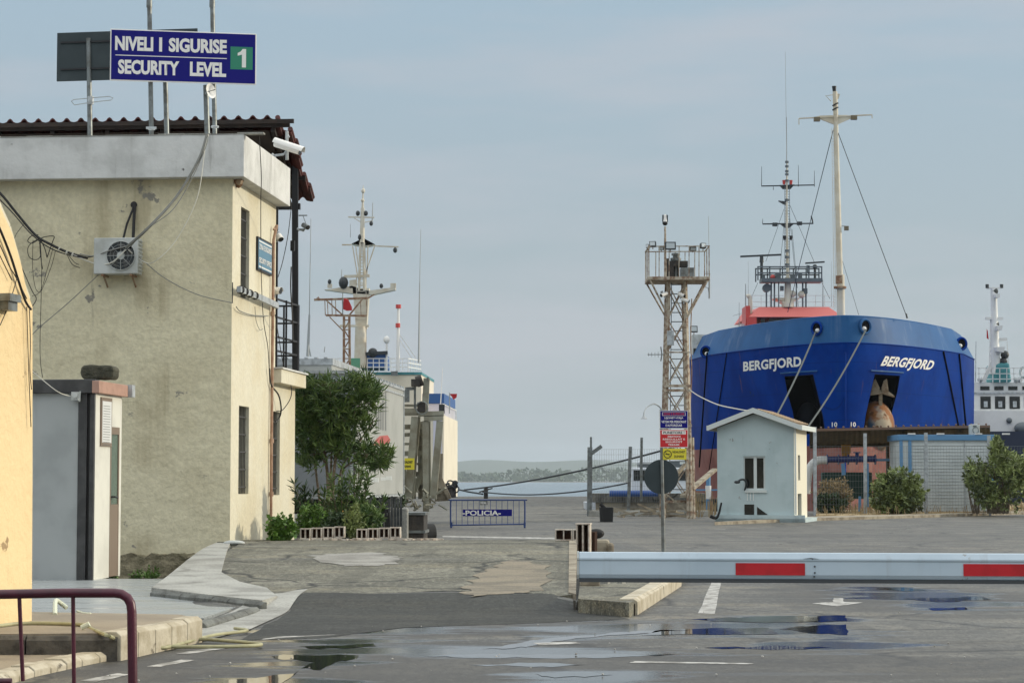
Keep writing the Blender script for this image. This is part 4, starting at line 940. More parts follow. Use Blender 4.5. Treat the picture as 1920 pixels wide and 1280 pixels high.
m2 = MB(); m2.cyl(G(160, 1176, .22)+V((-.03, 0, -.0)), G(160, 1176, .22)+V((.03, 0, .03)), .02); solo('hose_valve', m2, M['hose_pale'], 'small pale hose coupling resting on the pavement edge', 'hose coupling')
# ------------------------------------------------------------------ boom barrier
AY = 8.3
bo = thing('boom_barrier', 'white boom barrier arm with red reflective blocks across the road', 'barrier', (W(1500, 1060, AY).x, AY, 0))
aL = W(1086, 1060, AY); aR = W(2500, 1066, AY-.12)
d = (aR-aL).normalized(); up = V((0, 0, 1)); nn = V((-d.y, d.x, 0)).normalized()
k1 = AY/F
prof = [(-.022, -.046), (-.030, -.030), (-.030, .020), (-.034, .024), (-.034, .030), (-.022, .052), (.022, .052), (.032, .030), (.032, -.046)]
m2 = MB(); m2.prism([aL+nn*a+up*(b) for a, b in prof], d*((aR-aL).length)); m2.build('arm', M['arm_paint'], bo, bevel=.002)
m2 = MB(); m2.prism([aL+nn*a+up*b for a, b in ((-.027, -.0465), (-.027, -.060), (.03, -.060), (.03, -.0465))], d*(aR-aL).length); m2.build('rubber_edge', M['arm_dark'], bo)
def onarm(x, z): return aL+d*((x-1086)*k1*1.0)+up*z
for x0_, x1_ in ((1376, 1504), (1795, 1935), (2210, 2350)):
    m2 = MB(); m2.prism([onarm(x0_, -.031)-nn*.0315, onarm(x1_, -.031)-nn*.0315, onarm(x1_, .014)-nn*.0315, onarm(x0_, .014)-nn*.0315], -nn*.0015); m2.build('red_reflector', M['reflector_red'], bo)
m2 = MB()
q = onarm(1522, .0)
for x, z in ((1522, .002), (1522, -.021), (1521, -.036), (1518, .03)): m2.cyl(onarm(x, z)-nn*.034, onarm(x, z)-nn*.029, .0035, n=8)
m2.prism([onarm(1500, .031)-nn*.0345, onarm(1530, .0305)-nn*.0345, onarm(1515, .0345)-nn*.034], -nn*.001); m2.build('dent_marks', M['arm_dark'], bo)
m2 = MB(); e = onarm(1085.5, 0); m2.prism([e+nn*a*1.04+up*b*1.04 for a, b in prof], -d*.006); m2.build('end_cap', M['ac_white'], bo)
# ------------------------------------------------------------------ sign post with three signs
PY = 33.0
sp_ = thing('sign_post', 'grey post with blue, red and yellow notices and a dark round sign back', 'sign', (W(1242, 1040, PY).x, PY, 0))
a = W(1240.5, 862, PY); b = W(1243, 1040, PY)
m2 = MB(); m2.cyl((b.x+.01, PY, 0), W(1240, 768, PY), .03, n=12); m2.build('post', M['galv'], sp_)
def board(x0, y0, x1, y1, m, name, lines, frame='sign_white', yoff=.04):
    a, b = W(x0, y1, PY-yoff), W(x1, y0, PY-yoff); fr = Fr((a.x, a.y, 0), 0); m2 = MB(); w_ = b.x-a.x
    m2.box(fr, 0, w_, 0, .012, a.z, b.z); o = m2.build(name, M[frame], sp_)
    m2 = MB(); m2.box(fr, .008, w_-.008, -.003, -.001, a.z+.008, b.z-.008); m2.build('face', M[m], o)
    H = b.z-a.z
    for (s, cx, cy, ww, hh, mm) in lines:
        text('lettering', s, M[mm], o, V((a.x+w_*cx, a.y-.004, a.z+H*cy)), (1, 0, 0), (0, 0, 1), w_*ww, H*hh, .002, .02)
    return o, a, w_, H
o, a, w_, H = board(1237, 769, 1290, 803, 'sign_blue', 'blue_board', [('LEJONET HYRJA', .5, .57, .66, .13, 'sign_white'), ('VETEM PER PERSONAT', .5, .37, .88, .13, 'sign_white'), ('E AUTORIZUAR', .5, .17, .58, .13, 'sign_white'), ('ZONE E RUPIZUAR', .5, .80, .74, .13, 'sign_red')], yoff=.04)
m2 = MB(); fr = Fr((a.x, a.y, 0), 0); 
for (x0, x1, z0, z1) in ((.09, .91, .885, .90), (.09, .91, .70, .715), (.09, .105, .70, .90), (.895, .91, .70, .90)): m2.box(fr, w_*x0, w_*x1, -.006, -.004, a.z+H*z0, a.z+H*z1)
m2.build('outline', M['sign_white'], o)
o, a, w_, H = board(1237, 805, 1290, 838.5, 'sign_red', 'red_board', [('PUNETORE !', .5, .83, .74, .14, 'black_steel'), ('ZBATONI', .5, .61, .46, .10, 'sign_white'), ('RREGULLAT E', .5, .46, .78, .10, 'sign_white'), ('SIGURIMIT', .5, .31, .6, .10, 'sign_white'), ('TEKNIK', .5, .15, .42, .10, 'sign_white')])
m2 = MB(); m2.box(Fr((a.x, a.y, 0), 0), w_*.08, w_*.92, -.0036, -.0031, a.z+H*.73, a.z+H*.93); m2.build('white_band', M['sign_white'], o)
o, a, w_, H = board(1243, 840.5, 1287, 861.5, 'sign_yellow', 'yellow_board', [('NDALOHET', .68, .70, .54, .22, 'black_steel'), ('DUHANI', .68, .30, .40, .22, 'black_steel')], 'sign_yellow')
m2 = MB(); c = V((a.x+w_*.2, a.y-.006, a.z+H*.5)); m2.ring(c, (0, 1, 0), H*.33, .006, 24, 5); m2.bar(c+V((-H*.22, 0, H*.22)), c+V((H*.22, 0, -H*.22)), .009, .004); m2.bar(c+V((-H*.2, .001, 0)), c+V((H*.18, .001, 0)), .003, .012); m2.build('no_smoking_mark', M['black_steel'], o)
c = W(1240, 893.5, PY-.05); m2 = MB(); m2.cyl(c, c+V((0, .012, 0)), .252, n=40, sm=False); dd_ = m2.build('round_sign_back', M['sign_back'], sp_)
m2 = MB(); m2.ring(c+V((0, .006, 0)), (0, 1, 0), .25, .009, 40, 6); m2.box(Fr(c, 0), -.035, .035, -.03, -.001, .18, .20); m2.box(Fr(c, 0), -.035, .035, -.03, -.001, -.20, -.18); m2.build('rim', M['sign_back'], dd_)
# the post runs in front of the round sign
m2 = MB(); m2.cyl(W(1241.2, 862, PY-.1), W(1242.5, 930, PY-.1), .024, n=10); m2.build('front_tube', M['galv'], sp_)
# ------------------------------------------------------------------ kiosk
k0 = G(1490, 976, .05); KF = Fr((k0.x, k0.y, 0), 15)
ki = thing('white_kiosk', 'small pale gabled kiosk with an open window standing before the blue ship', 'kiosk', KF.o)
xL = KF.hy(1345, 900)[0]; zE = KF.hy(1490, 801)[1]; xM = xL/2-.03; zP = KF.hy(1412, 776)[1]; yR = KF.hx(1513, 900)[0]
zb0 = KF.hy(1420, 965)[1]
wx0, wz1 = KF.hy(1394, 855); wx1, wz0 = KF.hy(1435, 918)
m2 = MB(); pt = lambda x, z: KF(x, 0, z)
wall_holes(m2, pt, [xL, 0], [0, zE], [(wx0, wx1, wz0, wz1)], KF.f*.12)
m2.face([KF(xL, 0, zE), KF(0, 0, zE), KF(xM, 0, zP)])
m2.face([KF(xL, 0, 0), KF(xL, yR, 0), KF(xL, yR, zE), KF(xL, 0, zE)]); m2.face([KF(xL, yR, 0), KF(0, yR, 0), KF(0, yR, zE), KF(xM, yR, zP), KF(xL, yR, zE)])
m2.build('wall', M['kiosk_wall'], ki)
s0 = KF.hx(1496.5, 900); s1 = KF.hx(1500.5, 900); sz1 = KF.hx(1498, 853)[1]; sz0 = KF.hx(1498, 900)[1]; d0 = KF.hx(1496, 950)[0]; d1 = KF.hx(1503, 950)[0]; dz1 = KF.hx(1498, 925)[1]
m2 = MB(); pt = lambda y, z: KF(0, y, z); wall_holes(m2, pt, [0, yR], [0, zE], [(s0[0], s1[0], sz0, sz1), (d0, d1, .02, dz1)], KF.r*-.12); m2.build('side_wall', M['kiosk_side'], ki)
m2 = MB(); m2.face([KF(-.1, s0[0], sz0), KF(-.1, s1[0], sz0), KF(-.1, s1[0], sz1), KF(-.1, s0[0], sz1)]); m2.build('side_window', M['dark_glass'], ki)
m2 = MB(); m2.face([KF(-.1, d0, .02), KF(-.1, d1, .02), KF(-.1, d1, dz1), KF(-.1, d0, dz1)]); m2.build('side_door', M['dark_glass'], ki)
m2 = MB(); 
for a_, b_ in ((wx0, wx0+.03), ((wx0+wx1)/2-.03, (wx0+wx1)/2+.07), (wx1-.06, wx1)): m2.box(KF, a_, b_, .05, .1, wz0, wz1)
m2.box(KF, wx0, wx1, .052, .098, wz1-.06, wz1); m2.box(KF, wx0, wx1, .052, .098, wz0, wz0+.05)
wi = m2.build('window', M['kiosk_trim'], ki); m2 = MB(); m2.face([KF(wx0, .09, wz0), KF(wx1, .09, wz0), KF(wx1, .09, wz1), KF(wx0, .09, wz1)]); m2.build('pane', M['dark_glass'], wi)
m2 = MB(); m2.box(KF, wx0+.05, wx1+.05, -.05, .0, wz0-.09, wz0-.005); m2.build('sill', M['kiosk_trim'], wi)
ov = .26; th = .12
rfm = MB()
for sgn in (-1, 1):
    xe_ = xL-ov if sgn < 0 else ov; sl_ = (zP-zE)/(abs(xL)/2); ze_ = zE-sl_*ov
    P1 = [KF(xe_, -.28, ze_+.02), KF(xM, -.28, zP+.05), KF(xM, -.28, zP+.05+th), KF(xe_, -.28, ze_+.02+th)]
    rfm.prism(P1, KF.f*(yR+.45))
rf_o = rfm.build('roof', M['kiosk_roof'], ki)
m2 = MB()
for sgn in (-1, 1):
    xe_ = xL-ov-.02 if sgn < 0 else ov+.02; sl_ = (zP-zE)/(abs(xL)/2); ze_ = zE-sl_*(ov+.02)
    m2.prism([KF(xe_, -.31, ze_+.0), KF(xM, -.31, zP+.03), KF(xM, -.31, zP+.08+th), KF(xe_, -.31, ze_+.04+th)], KF.f*.03)
    m2.bar(KF(xe_+.0*sgn, -.28, ze_+.09), KF(xe_, yR+.15, ze_+.09), .05, th+.04)
m2.build('bargeboard', M['kiosk_trim'], rf_o)
m2 = MB()
for i in range(14):
    x = .02+ov*0-(abs(xL)/2)*i/14; z = zE+(zP-zE)*(i/14)+.05+th; m2.bar(KF(x, -.27, z+.02), KF(x, yR+.14, z+.02), .05, .03)
m2.build('tile_rib', M['kiosk_roof'], rf_o)
m2 = MB(); m2.tube([KF(.05, -.06, zE-.02), KF(.05, -.05, 2.2), KF(.05, -.05, .25)], .03, 8); m2.build('downpipe', M['kiosk_trim'], ki)
m2 = MB(); m2.box(KF, xL-.06, .35, -.12, -.001, 0, zb0); m2.box(KF, xL-.06, .35, -.12, yR, 0, .12); m2.build('plinth', M['kiosk_wall'], ki)
bx0 = KF.hy(1396, 950)[0]; bx1 = KF.hy(1414, 950)[0]; bx2 = KF.hy(1440, 950)[0]; z1_ = KF.hy(1400, 945)[1]; z0_ = KF.hy(1400, 963)[1]
m2 = MB(); m2.box(KF, bx0, bx1, -.02, .01, zb0+.01, z1_); m2.prism([KF(bx1+.1, -.02, zb0+.01), KF(bx2, -.02, zb0+.01), KF(bx2-.1, -.02, zb0+.08), KF(bx1+.1, -.02, z1_-.08)], KF.f*.02); m2.build('low_opening', M['dark_glass'], ki)
m2 = MB()
for i in range(3): m2.box(KF, bx0+.09+.1*i, bx0+.105+.1*i, -.03, 0, z1_+.12, z1_+.42)
m2.build('white_rail', M['sign_white'], ki)
c = KF(KF.hy(1392, 901, -.25)[0], -.25, KF.hy(1392, 901, -.25)[1])
kl = thing('kiosk_lamp', 'dark bent lamp bracket sticking out left of the kiosk window', 'lamp', c)
m2 = MB(); m2.tube(poly_smooth([c+V((-.14, -.0, -.02)), c+V((-.04, 0, .04)), c+V((.08, 0, .02)), c+V((.13, .05, -.12)), c+V((.1, .22, -.3))], 4), .035, 8); m2.build('arm', M['radar_dark'], kl); m2 = MB(); m2.ball(c+V((-.17, 0, -.04)), .075, 10, 6, (1.4, 1, .7)); m2.build('head', M['radar_dark'], kl)
m2 = MB(); q = KF(KF.hy(1346, 970, -.35)[0], -.35, .12); m2.tube(poly_smooth([q+V((-.25, 0, .08)), q+V((-.08, 0, .02)), q+V((.02, 0, .12)), q+V((.12, 0, .52))], 4), .06, 8, .03); solo('bent_steel', m2, M['rubber'], 'bent black iron piece at the left foot of the kiosk', 'scrap')
# ------------------------------------------------------------------ fence left of the kiosk
def mesh_fence(t, a, b, z0, z1, step=.17, r=.006, m='mesh_wire', hstep=None):
    a, b = V(a), V(b); n = max(1, int((b-a).length/step)); mb = MB()
    for i in range(n+1):
        p = a.lerp(b, i/n); mb.cyl((p.x, p.y, z0), (p.x, p.y, z1), r, n=3, caps=False)
    k = int((z1-z0)/(hstep or step))
    for j in range(k+1):
        z = z0+(z1-z0)*j/k; mb.cyl((a.x, a.y, z), (b.x, b.y, z), r, n=3, caps=False)
    mb.build('wire_mesh', M[m], t)
FY = 84.0
fe = thing('mesh_fence', 'grey wire mesh fence with leaning posts at the basin edge beside the tower', 'fence', G(1105, 967))
FA = W(1106, 966, FY); FB = W(1236, 966, FY)
mesh_fence(fe, (FA.x+.1, FY, 0), (FB.x, FY, 0), .35, W(1106, 842, FY).z, .09, .0042, hstep=.2)
for (x, yt, yb_, Y, r, l) in ((1105, 838, 967, FY, .13, 0), (1178, 837, 961, FY, .09, -3), (1202, 820, 940, FY+1, .07, 0)):
    m2 = MB(); m2.bar(W(x, yb_, Y), W(x+1-l, yt, Y), r*1.4, r*1.4); m2.build('post', M['galv'], fe)
m2 = MB(); m2.bar(W(1106, 852, FY), W(1128, 836, FY), .14, .14); m2.bar(W(1108, 850, FY), W(1108, 819, FY), .08, .08); m2.build('raked_arm', M['galv'], fe)
m2 = MB(); f0 = Fr((FA.x, 87, 0), 0); m2.box(f0, .35, 4.9, 0, .5, 0, .50); qw = solo('quay_wall', m2, M['old_concrete'], 'low stained concrete wall behind the wire mesh fence', 'wall', bevel=.02)
m2 = MB(); m2.box(f0, .2, 4.9, -.08, .6, .502, .86); solo('quay_beam', m2, M['quay_concrete'], 'long grey concrete beam lying on the low quay wall', 'beam', bevel=.02)
m2 = MB(); m2.box(f0, -.05, 4.6, -3.2, -2.8, .0, .22); solo('concrete_beam', m2, M['concrete'], 'low grey concrete beam on the ground in front of the mesh fence', 'beam', bevel=.02)
m2 = MB(); c = G(1137, 978, 0); m2.cyl(c, c+V((0, 0, .48)), .22, .24, n=12); m2.cyl(c+V((-.05, 0, .44)), c+V((-.2, 0, .6)), .06); solo('bucket', m2, M['rubber'], 'black bucket standing by the low concrete beam', 'bucket')
m2 = MB()
for i in range(24):
    p = V((random.uniform(3.9, 6.6), random.uniform(80.6, 81.6), random.uniform(.05, .25))); q = p+V((random.uniform(-.9, .9), random.uniform(-.3, .3), random.uniform(-.15, .35))); q.z = max(.03, q.z); m2.bar(p, q, random.uniform(.04, .12), random.uniform(.03, .08))
tag(m2.build('scrap_timber', M['old_concrete']), 'loose boards and scrap at the foot of the lattice tower', 'scrap', kind='stuff')
# ------------------------------------------------------------------ lattice tower
TY = 80.0
tw = thing('lattice_tower', 'tall rusty lattice light tower with a railed platform left of the ship', 'tower', W(1265, 970, TY))
t_ = W(1264, 525, TY); hw = .46; hd = .46
def leg(sx, sy, z):   # legs taper slightly
    kk = (z/t_.z); h = .50*(1-kk)+.30*kk; return V((W(1266.5+1.5*kk, 700, TY).x+sx*h, TY+sy*.5*(1.3-.3*kk), z))
zt_ = t_.z-.1
for sx in (-1, 1):
    for sy in (-1, 1):
        m2 = MB(); m2.bar(leg(sx, sy, 0), leg(sx, sy, zt_), .12 if sy < 0 else .09, .11); m2.build('leg', M['tower_paint'], tw)
m2 = MB(); zs_ = [.6, 2.0, 3.35, 4.7, 6.0, 7.2, zt_-.1]
for a, b in zip(zs_, zs_[1:]):
    for (s1, s2) in (((-1, -1), (1, -1)), ((-1, 1), (1, 1)), ((-1, -1), (-1, 1)), ((1, -1), (1, 1))):
        m2.bar(leg(*s1, a), leg(*s2, b), .045, .04); m2.bar(leg(*s2, a), leg(*s1, b), .045, .04)
m2.build('lattice', M['tower_paint'], tw)
m2 = MB()
for z in (.6, 3.35, 4.62, 4.78, 6.0): m2.bar(leg(-1, -1, z)-V((.08, .09, 0)), leg(1, -1, z)+V((.1, -.09, 0)), .05, .10 if z != 6.0 else .05)
m2.build('cross_beam', M['tower_paint'], tw)
m2 = MB(); 
for i in range(24): z = .7+i*.34; m2.cyl(leg(-.5, .1, z), leg(.75, .1, z), .018, n=5)
m2.bar(leg(-.5, .1, .5), leg(-.5, .1, zt_), .03, .03); m2.build('ladder', M['radar_grey'], tw)
px0 = W(1212, 527, TY).x; px1 = W(1327, 527, TY).x; pz = W(1264, 529, TY).z
m2 = MB(); m2.box(Fr((px0, TY-.95, 0), 0), 0, px1-px0, 0, 1.9, pz, pz+.12); m2.build('platform', M['tower_paint'], tw, bevel=.01)
m2 = MB()
for sy in (-1, 1):
    m2.bar((px0+.08, TY+.9*sy, pz), leg(-1, sy, 7.35), .05, .05); m2.bar((px1-.08, TY+.9*sy, pz), leg(1, sy, 7.2), .07, .05)
m2.build('strut', M['tower_paint'], tw)
m2 = MB(); zr = W(1264, 467, TY).z
for i in range(7):
    for y in (-.93, .93): x = px0+.04+(px1-px0-.08)*i/6; m2.bar((x, TY+y, pz+.1), (x+(.01 if i else 0), TY+y, zr), .03, .03)
for y in (-.93, 0, .93):
    for x in (px0+.03, px1-.03): m2.bar((x, TY+y, pz+.1), (x, TY+y, zr), .035, .035)
for y in (-.93, .93): m2.bar((px0, TY+y, zr), (px1, TY+y, zr+.01), .035, .035)
for x in (px0+.03, px1-.03): m2.bar((x, TY-.93, zr), (x, TY+.93, zr), .035, .035)
m2.build('guard_rail', M['tower_paint'], tw)
m2 = MB(); fr = Fr((0, TY, 0), 0)
def eq(x0, y0, x1, y1, dy=.3): a = W(x0, y1, TY); b = W(x1, y0, TY); m2.box(fr, a.x, b.x, -dy, dy, a.z, b.z)
eq(1276, 503, 1300, 522); m2.build('grey_box', M['galv'], tw); m2 = MB(); eq(1248, 500, 1262, 520); eq(1254, 490, 1272, 500, .25); eq(1270, 490, 1289, 501, .2); eq(1246, 485, 1255, 520, .1)
m2.build('machinery', M['dark_scrap'], tw)
m2 = MB(); m2.cyl(W(1267, 522, TY), W(1267, 478, TY), .11, n=10); m2.cyl(W(1267, 488, TY), W(1267, 484, TY), .2, n=12); m2.cyl(W(1267, 479, TY), W(1267, 475, TY), .16, n=12); m2.build('beacon_stand', M['galv'], tw)
m2 = MB(); a = W(1252, 620, TY-.8); b = W(1263, 647, TY-.8); m2.box(Fr((0, TY-.8, 0), 0), a.x-.02, b.x+.02, 0, .12, b.z, a.z); m2.build('switch_box', M['galv_light'], tw, bevel=.01)
# flood lights on the platform, each its own thing
def flood(x, y, Y, w_, h_, tilt, label, yaw=0, grp='flood lights on the lattice tower'):
    c = W(x, y, Y); t = thing('flood_light', label, 'flood light', c-V((0, 0, h_/2)), grp); fr = Fr((c.x, c.y, 0), yaw)
    u_ = V((0, math.sin(R(tilt)), math.cos(R(tilt)))); rr_ = fr.r; n_ = rr_.cross(u_); roll = 0
    def slab(w, h, d0, d1, nm, m):
        mb = MB(); mb.prism([c+rr_*sx*w/2+u_*sy*h/2+n_*d0 for sx, sy in ((-1, -1), (1, -1), (1, 1), (-1, 1))], n_*(d1-d0)); return mb.build(nm, M[m], t)
    slab(w_, h_, -.05, .05, 'housing', 'radar_dark'); slab(w_*.78, h_*.72, .051, .056, 'glass', 'lamp_glass')
    mb = MB(); mb.bar(c-u_*h_*.5, c-V((0, 0, h_*.9)), .03, .03); mb.build('bracket', M['tower_paint'], t); return t
flood(1224, 458, TY-.9, .24, .2, 20, 'square flood light at the left corner of the tower platform', 20)
flood(1257, 461, TY-1.0, .39, .28, 5, 'widest flood light facing forward at the middle of the tower rail')
flood(1299, 466, TY-.9, .24, .15, -30, 'dark flat flood light right of the middle on the tower rail', -10)
flood(1318, 461, TY-.9, .22, .2, 25, 'tilted bright flood light at the right corner of the tower platform', -30)
flood(1215, 462, TY+.9, .14, .16, 30, 'small narrow flood light at the far left tower corner', 50)
flood(1240, 465, TY+.7, .2, .15, -30, 'dark flat flood light between the left and middle ones', 10)
flood(1301, 617, 90, .30, .26, 10, 'single square flood light beside the ship bulwark', 0)
m2 = MB(); m2.cyl(W(1247.5, 525, TY-.9), W(1247, 425, TY-.9), .05, .035, n=8); tm_ = m2; pc = solo('camera_pole', m2, M['tower_paint'], 'thin pole rising above the tower platform with a dome camera', 'pole')
dc = thing('dome_camera', 'white dome camera on top of the tower pole', 'camera', W(1247, 425, TY-.9), 'security cameras')
m2 = MB(); m2.cyl(W(1247, 416, TY-.9), W(1247, 404, TY-.9), .10, .07, n=14); m2.cyl(W(1247, 404, TY-.9), W(1247, 402, TY-.9), .03); m2.build('housing', M['sign_white'], dc); m2 = MB(); m2.ball(W(1247, 418, TY-.9), .10, 12, 8); m2.build('dome', M['dark_glass'], dc)
m2 = MB()
for s_ in (-1, 1): m2.bar(W(1247+s_*4, 416, TY-.95), W(1247+s_*4, 403, TY-.95), .03, .05)
m2.build('yoke', M['radar_dark'], dc)
for (x, y, dd2, lb) in ((1278, 553, (.6, -.6, -.3), 'white camera high on the right tower leg'), (1285, 563, (.8, -.3, -.3), 'lower white camera on the right tower leg'), (1245, 552, (-.7, -.5, -.3), 'white camera on the left tower leg')):
    cctv('security_camera', W(x, y, TY-.7), dd2, .28, .08, lb, False, W(x-4, y-4, TY-.6))
m2 = MB(); m2.cyl(W(1330, 522, TY), W(1328.5, 405, TY), .018, .008, n=6); m2.cyl(W(1330, 560, TY), W(1330, 512, TY), .03); m2.bar(W(1322, 513, TY), W(1332, 513, TY), .02, .02); m2.tube([W(1322, 538, TY), W(1328, 540, TY), W(1330, 556, TY)], .015, 5); solo('whip_antenna', m2, M['antenna'], 'tall thin whip antenna on the right side of the tower platform', 'antenna')
m2 = MB(); m2.cyl(W(1214, 664.5, TY), W(1244, 664.5, TY), .015, n=5)
for x, l in ((1216, 3), (1222, 4), (1228, 4), (1234, 5)): m2.cyl(W(x, 664.5-l, TY-.25), W(x, 664.5+l, TY+.25), .01, n=4)
m2.bar(W(1239, 650, TY), W(1241, 664, TY), .04, .04); m2.bar(W(1239, 677, TY), W(1241, 664, TY), .05, .04); solo('aerial', m2, M['galv'], 'small horizontal aerial on the left side of the tower', 'antenna')
m2 = MB(); m2.tube(poly_smooth([W(1243, 772, TY-.7), W(1236, 762, TY-.8), W(1226, 757, TY-1), W(1214, 762, TY-1.1), W(1208, 772, TY-1.2), W(1207, 781, TY-1.2)], 5), .025, 8)
gl = thing('gooseneck_lamp', 'curved gooseneck lamp reaching left from the tower beside the notices', 'lamp', W(1240, 785, TY-.9)); m2.build('arm', M['galv_light'], gl); m2 = MB(); m2.cyl(W(1207, 780, TY-1.2), W(1207, 785, TY-1.2), .04, .14, n=14); m2.build('shade', M['galv_light'], gl)
for x_, r_, yt, l_ in ((1295, .07, 690, 'thickest'), (1300, .06, 820, 'shortest'), (1289, .05, 560, 'thinnest and tallest')):
    m2 = MB(); m2.cyl(W(x_+1, 974, 79), W(x_-(3 if yt < 700 else 0)-1, yt, 79.6), r_, r_*.8, n=8)
    solo('timber_pole', m2, M['tower_paint'], l_+' weathered pole strapped upright along the right tower leg', 'pole', 'poles at the tower leg')
m2 = MB(); m2.bar(W(1280, 930, 79), W(1340, 880, 84), .2, .1); m2.bar(W(1244, 918, 79), W(1285, 870, 80), .13, .1); m2.bar(W(1240, 918, 79), W(1296, 965, 79), .05, .05); solo('diagonal_prop', m2, M['old_concrete'], 'grey diagonal props leaning at the foot of the tower', 'prop')
cable([W(1290, 728, 79.5), W(1310, 742, 78), W(1345, 758, 75), W(1380, 766, 72), W(1403, 770, 70)], .02, 'cable_white', 'pale cable sagging from the tower to the kiosk gable', grp='overhead cable')
cable([W(1297, 560, 80.5), W(1295, 640, 80.3), W(1297, 700, 80), W(1294, 760, 80)], .02, 'rust', 'thin rusty cable running down the right tower leg', grp='overhead cable')
# small blue and white workboat behind the fence
BY = 104
wb = thing('workboat', 'white cabin workboat moored behind the mesh fence left of the tower', 'boat', W(1230, 925, BY)-V((0, 0, 1.5)))
fr = Fr((W(1181, 0, BY).x, BY, 0), 0); zb_ = W(0, 905, BY).z; ztp = W(0, 876, BY).z; wd = W(1287, 0, BY).x-fr.o.x
m2 = MB(); m2.box(fr, 0, wd, 0, 2.5, zb_-.4, ztp); m2.build('cabin', M['boat_white'], wb, bevel=.06)
m2 = MB()
for a_, b_ in ((.1, .8), (.95, 1.6), (1.9, 2.6)):
    m2.box(fr, a_, b_, -.03, .01, zb_+.12, ztp-.12)
m2.build('window', M['dark_glass'], wb)
m2 = MB(); m2.box(fr, .4, wd-.3, .1, 2.3, ztp+.002, ztp+.16); m2.cyl(fr(.7, .5, ztp+.16), fr(.7, .5, ztp+.26), .5, .3); m2.box(fr, 1.8, 2.3, .1, .4, ztp+.16, ztp+.3); m2.build('roof_gear', M['radar_grey'], wb)
m2 = MB(); m2.prism([fr(-2.0, .3, -1.9), fr(-2.2, -.3, .35), fr(3.0, -.6, .35), fr(3.0, -.2, -1.9)], (0, 3, 0)); m2.build('hull', M['boat_white'], wb)
m2 = MB(); m2.prism([fr(-1.8, -.6, -.2), fr(-.6, -.62, .55), fr(1.0, -.62, .75), fr(1.5, -.6, -.2)], (0, .3, 0)); m2.build('tarpaulin', M['tarp_blue'], wb)
m2 = MB(); m2.ring(fr(1.45, -.6, .95), (0.3, 1, 0), .32, .04, 16, 6); m2.bar(fr(1.2, -.6, 1.1), fr(2.0, -.6, .45), .05, .05); m2.build('rail', M['sign_white'], wb)
m2 = MB(); m2.cyl(W(1143, 925, 86.6), W(1233, 925, 86.6), .13, n=12); a = W(1143, 925, 86.6); solo('blue_pipe', m2, M['tarp_blue'], 'short blue pipe lying on the quay beam behind the fence', 'pipe')
# ------------------------------------------------------------------ the blue ship
SX = W(1585, 700, 117).x; SF = Fr((SX, 117, 0), 5.6)
sh = thing('cargo_ship', 'big blue cargo ship BERGFJORD seen from the bow at the quay', 'ship', SF(0, 10, -1.6))
ZK = 8.72; ZT = 10.15; B = 8.68
def sheer(u): return 0
def hbs(z, u):
    """half breadth at height z, u metres aft of the stem foot line"""
    if z <= ZK:
        k = max(0, min(1, (z+3)/(ZK+3))); rake = 2.6*(1-k)**1.3; e = .90-.28*k; Lr = 16-1.5*k; Bz = B*(.94+.06*min(1, k*1.6))
    else:
        k = (z-ZK)/(ZT-ZK); rake = 0; e = .62; Lr = 14.5; Bz = B-.75*k
    t = (u-rake)/Lr
    return 0 if t <= 0 else Bz*min(1, t)**e*(1 if t < 1 else 1)
def surf_u(hb, z):     # u where the hull reaches half breadth hb at height z
    lo, hi = 0, 20
    for _ in range(40):
        m_ = (lo+hi)/2
        if hbs(z, m_) < abs(hb): lo = m_
        else: hi = m_
    return hi
def ring_pts(z, us, end):
    k = max(0, min(1, (z+3)/(ZK+3))); rake = 2.6*(1-k)**1.3 if z < ZK else 0
    pr = [(hbs(z, rake+u), rake+u) for u in us if rake+u < end]
    pr.append((hbs(z, end), end)); return pr
us = [0]+[.03*1.28**i for i in range(25)]+[17, 20, 24]
def hull(z_levels, end, closed=True):
    mb = MB(); rows = []
    n = len(us)
    for z in z_levels:
        k = max(0, min(1, (z+3)/(ZK+3))); rake = 2.6*(1-k)**1.3 if z < ZK else 0
        half = [(hbs(z, rake+u), rake+u) for u in us]+[(hbs(z, end), end)]
        row = [SF(-h, u, z) for h, u in reversed(half)]+[SF(h, u, z) for h, u in half[1:]]
        rows.append(row)
    m_ = len(rows[0])
    for j in range(len(rows)-1):
        for i in range(m_-1): mb.face([rows[j][i], rows[j][i+1], rows[j+1][i+1], rows[j+1][i]], True)
        mb.face([rows[j][m_-1], rows[j][0], rows[j+1][0], rows[j+1][m_-1]])
    if closed: mb.face(list(reversed(rows[0]))); mb.face(rows[-1])
    return mb
zl = [-3, -1.5, 0, 1.5, 3.25]
low = hull(zl, 72); lo_ = low.build('lower_hull', M['hull_red'], sh, weld=True)
zl = [3.25+i*(ZK-3.25)/16 for i in range(17)]
hb_ = hull([3.25, 3.7]+zl[1:], 26); ho = hb_.build('bow', M['hull_blue'], sh, weld=True)
aft = MB(); aft.box(SF, -B, B, 26.01, 72, 3.25, 6.8); aft.build('midship_hull', M['hull_blue'], sh)
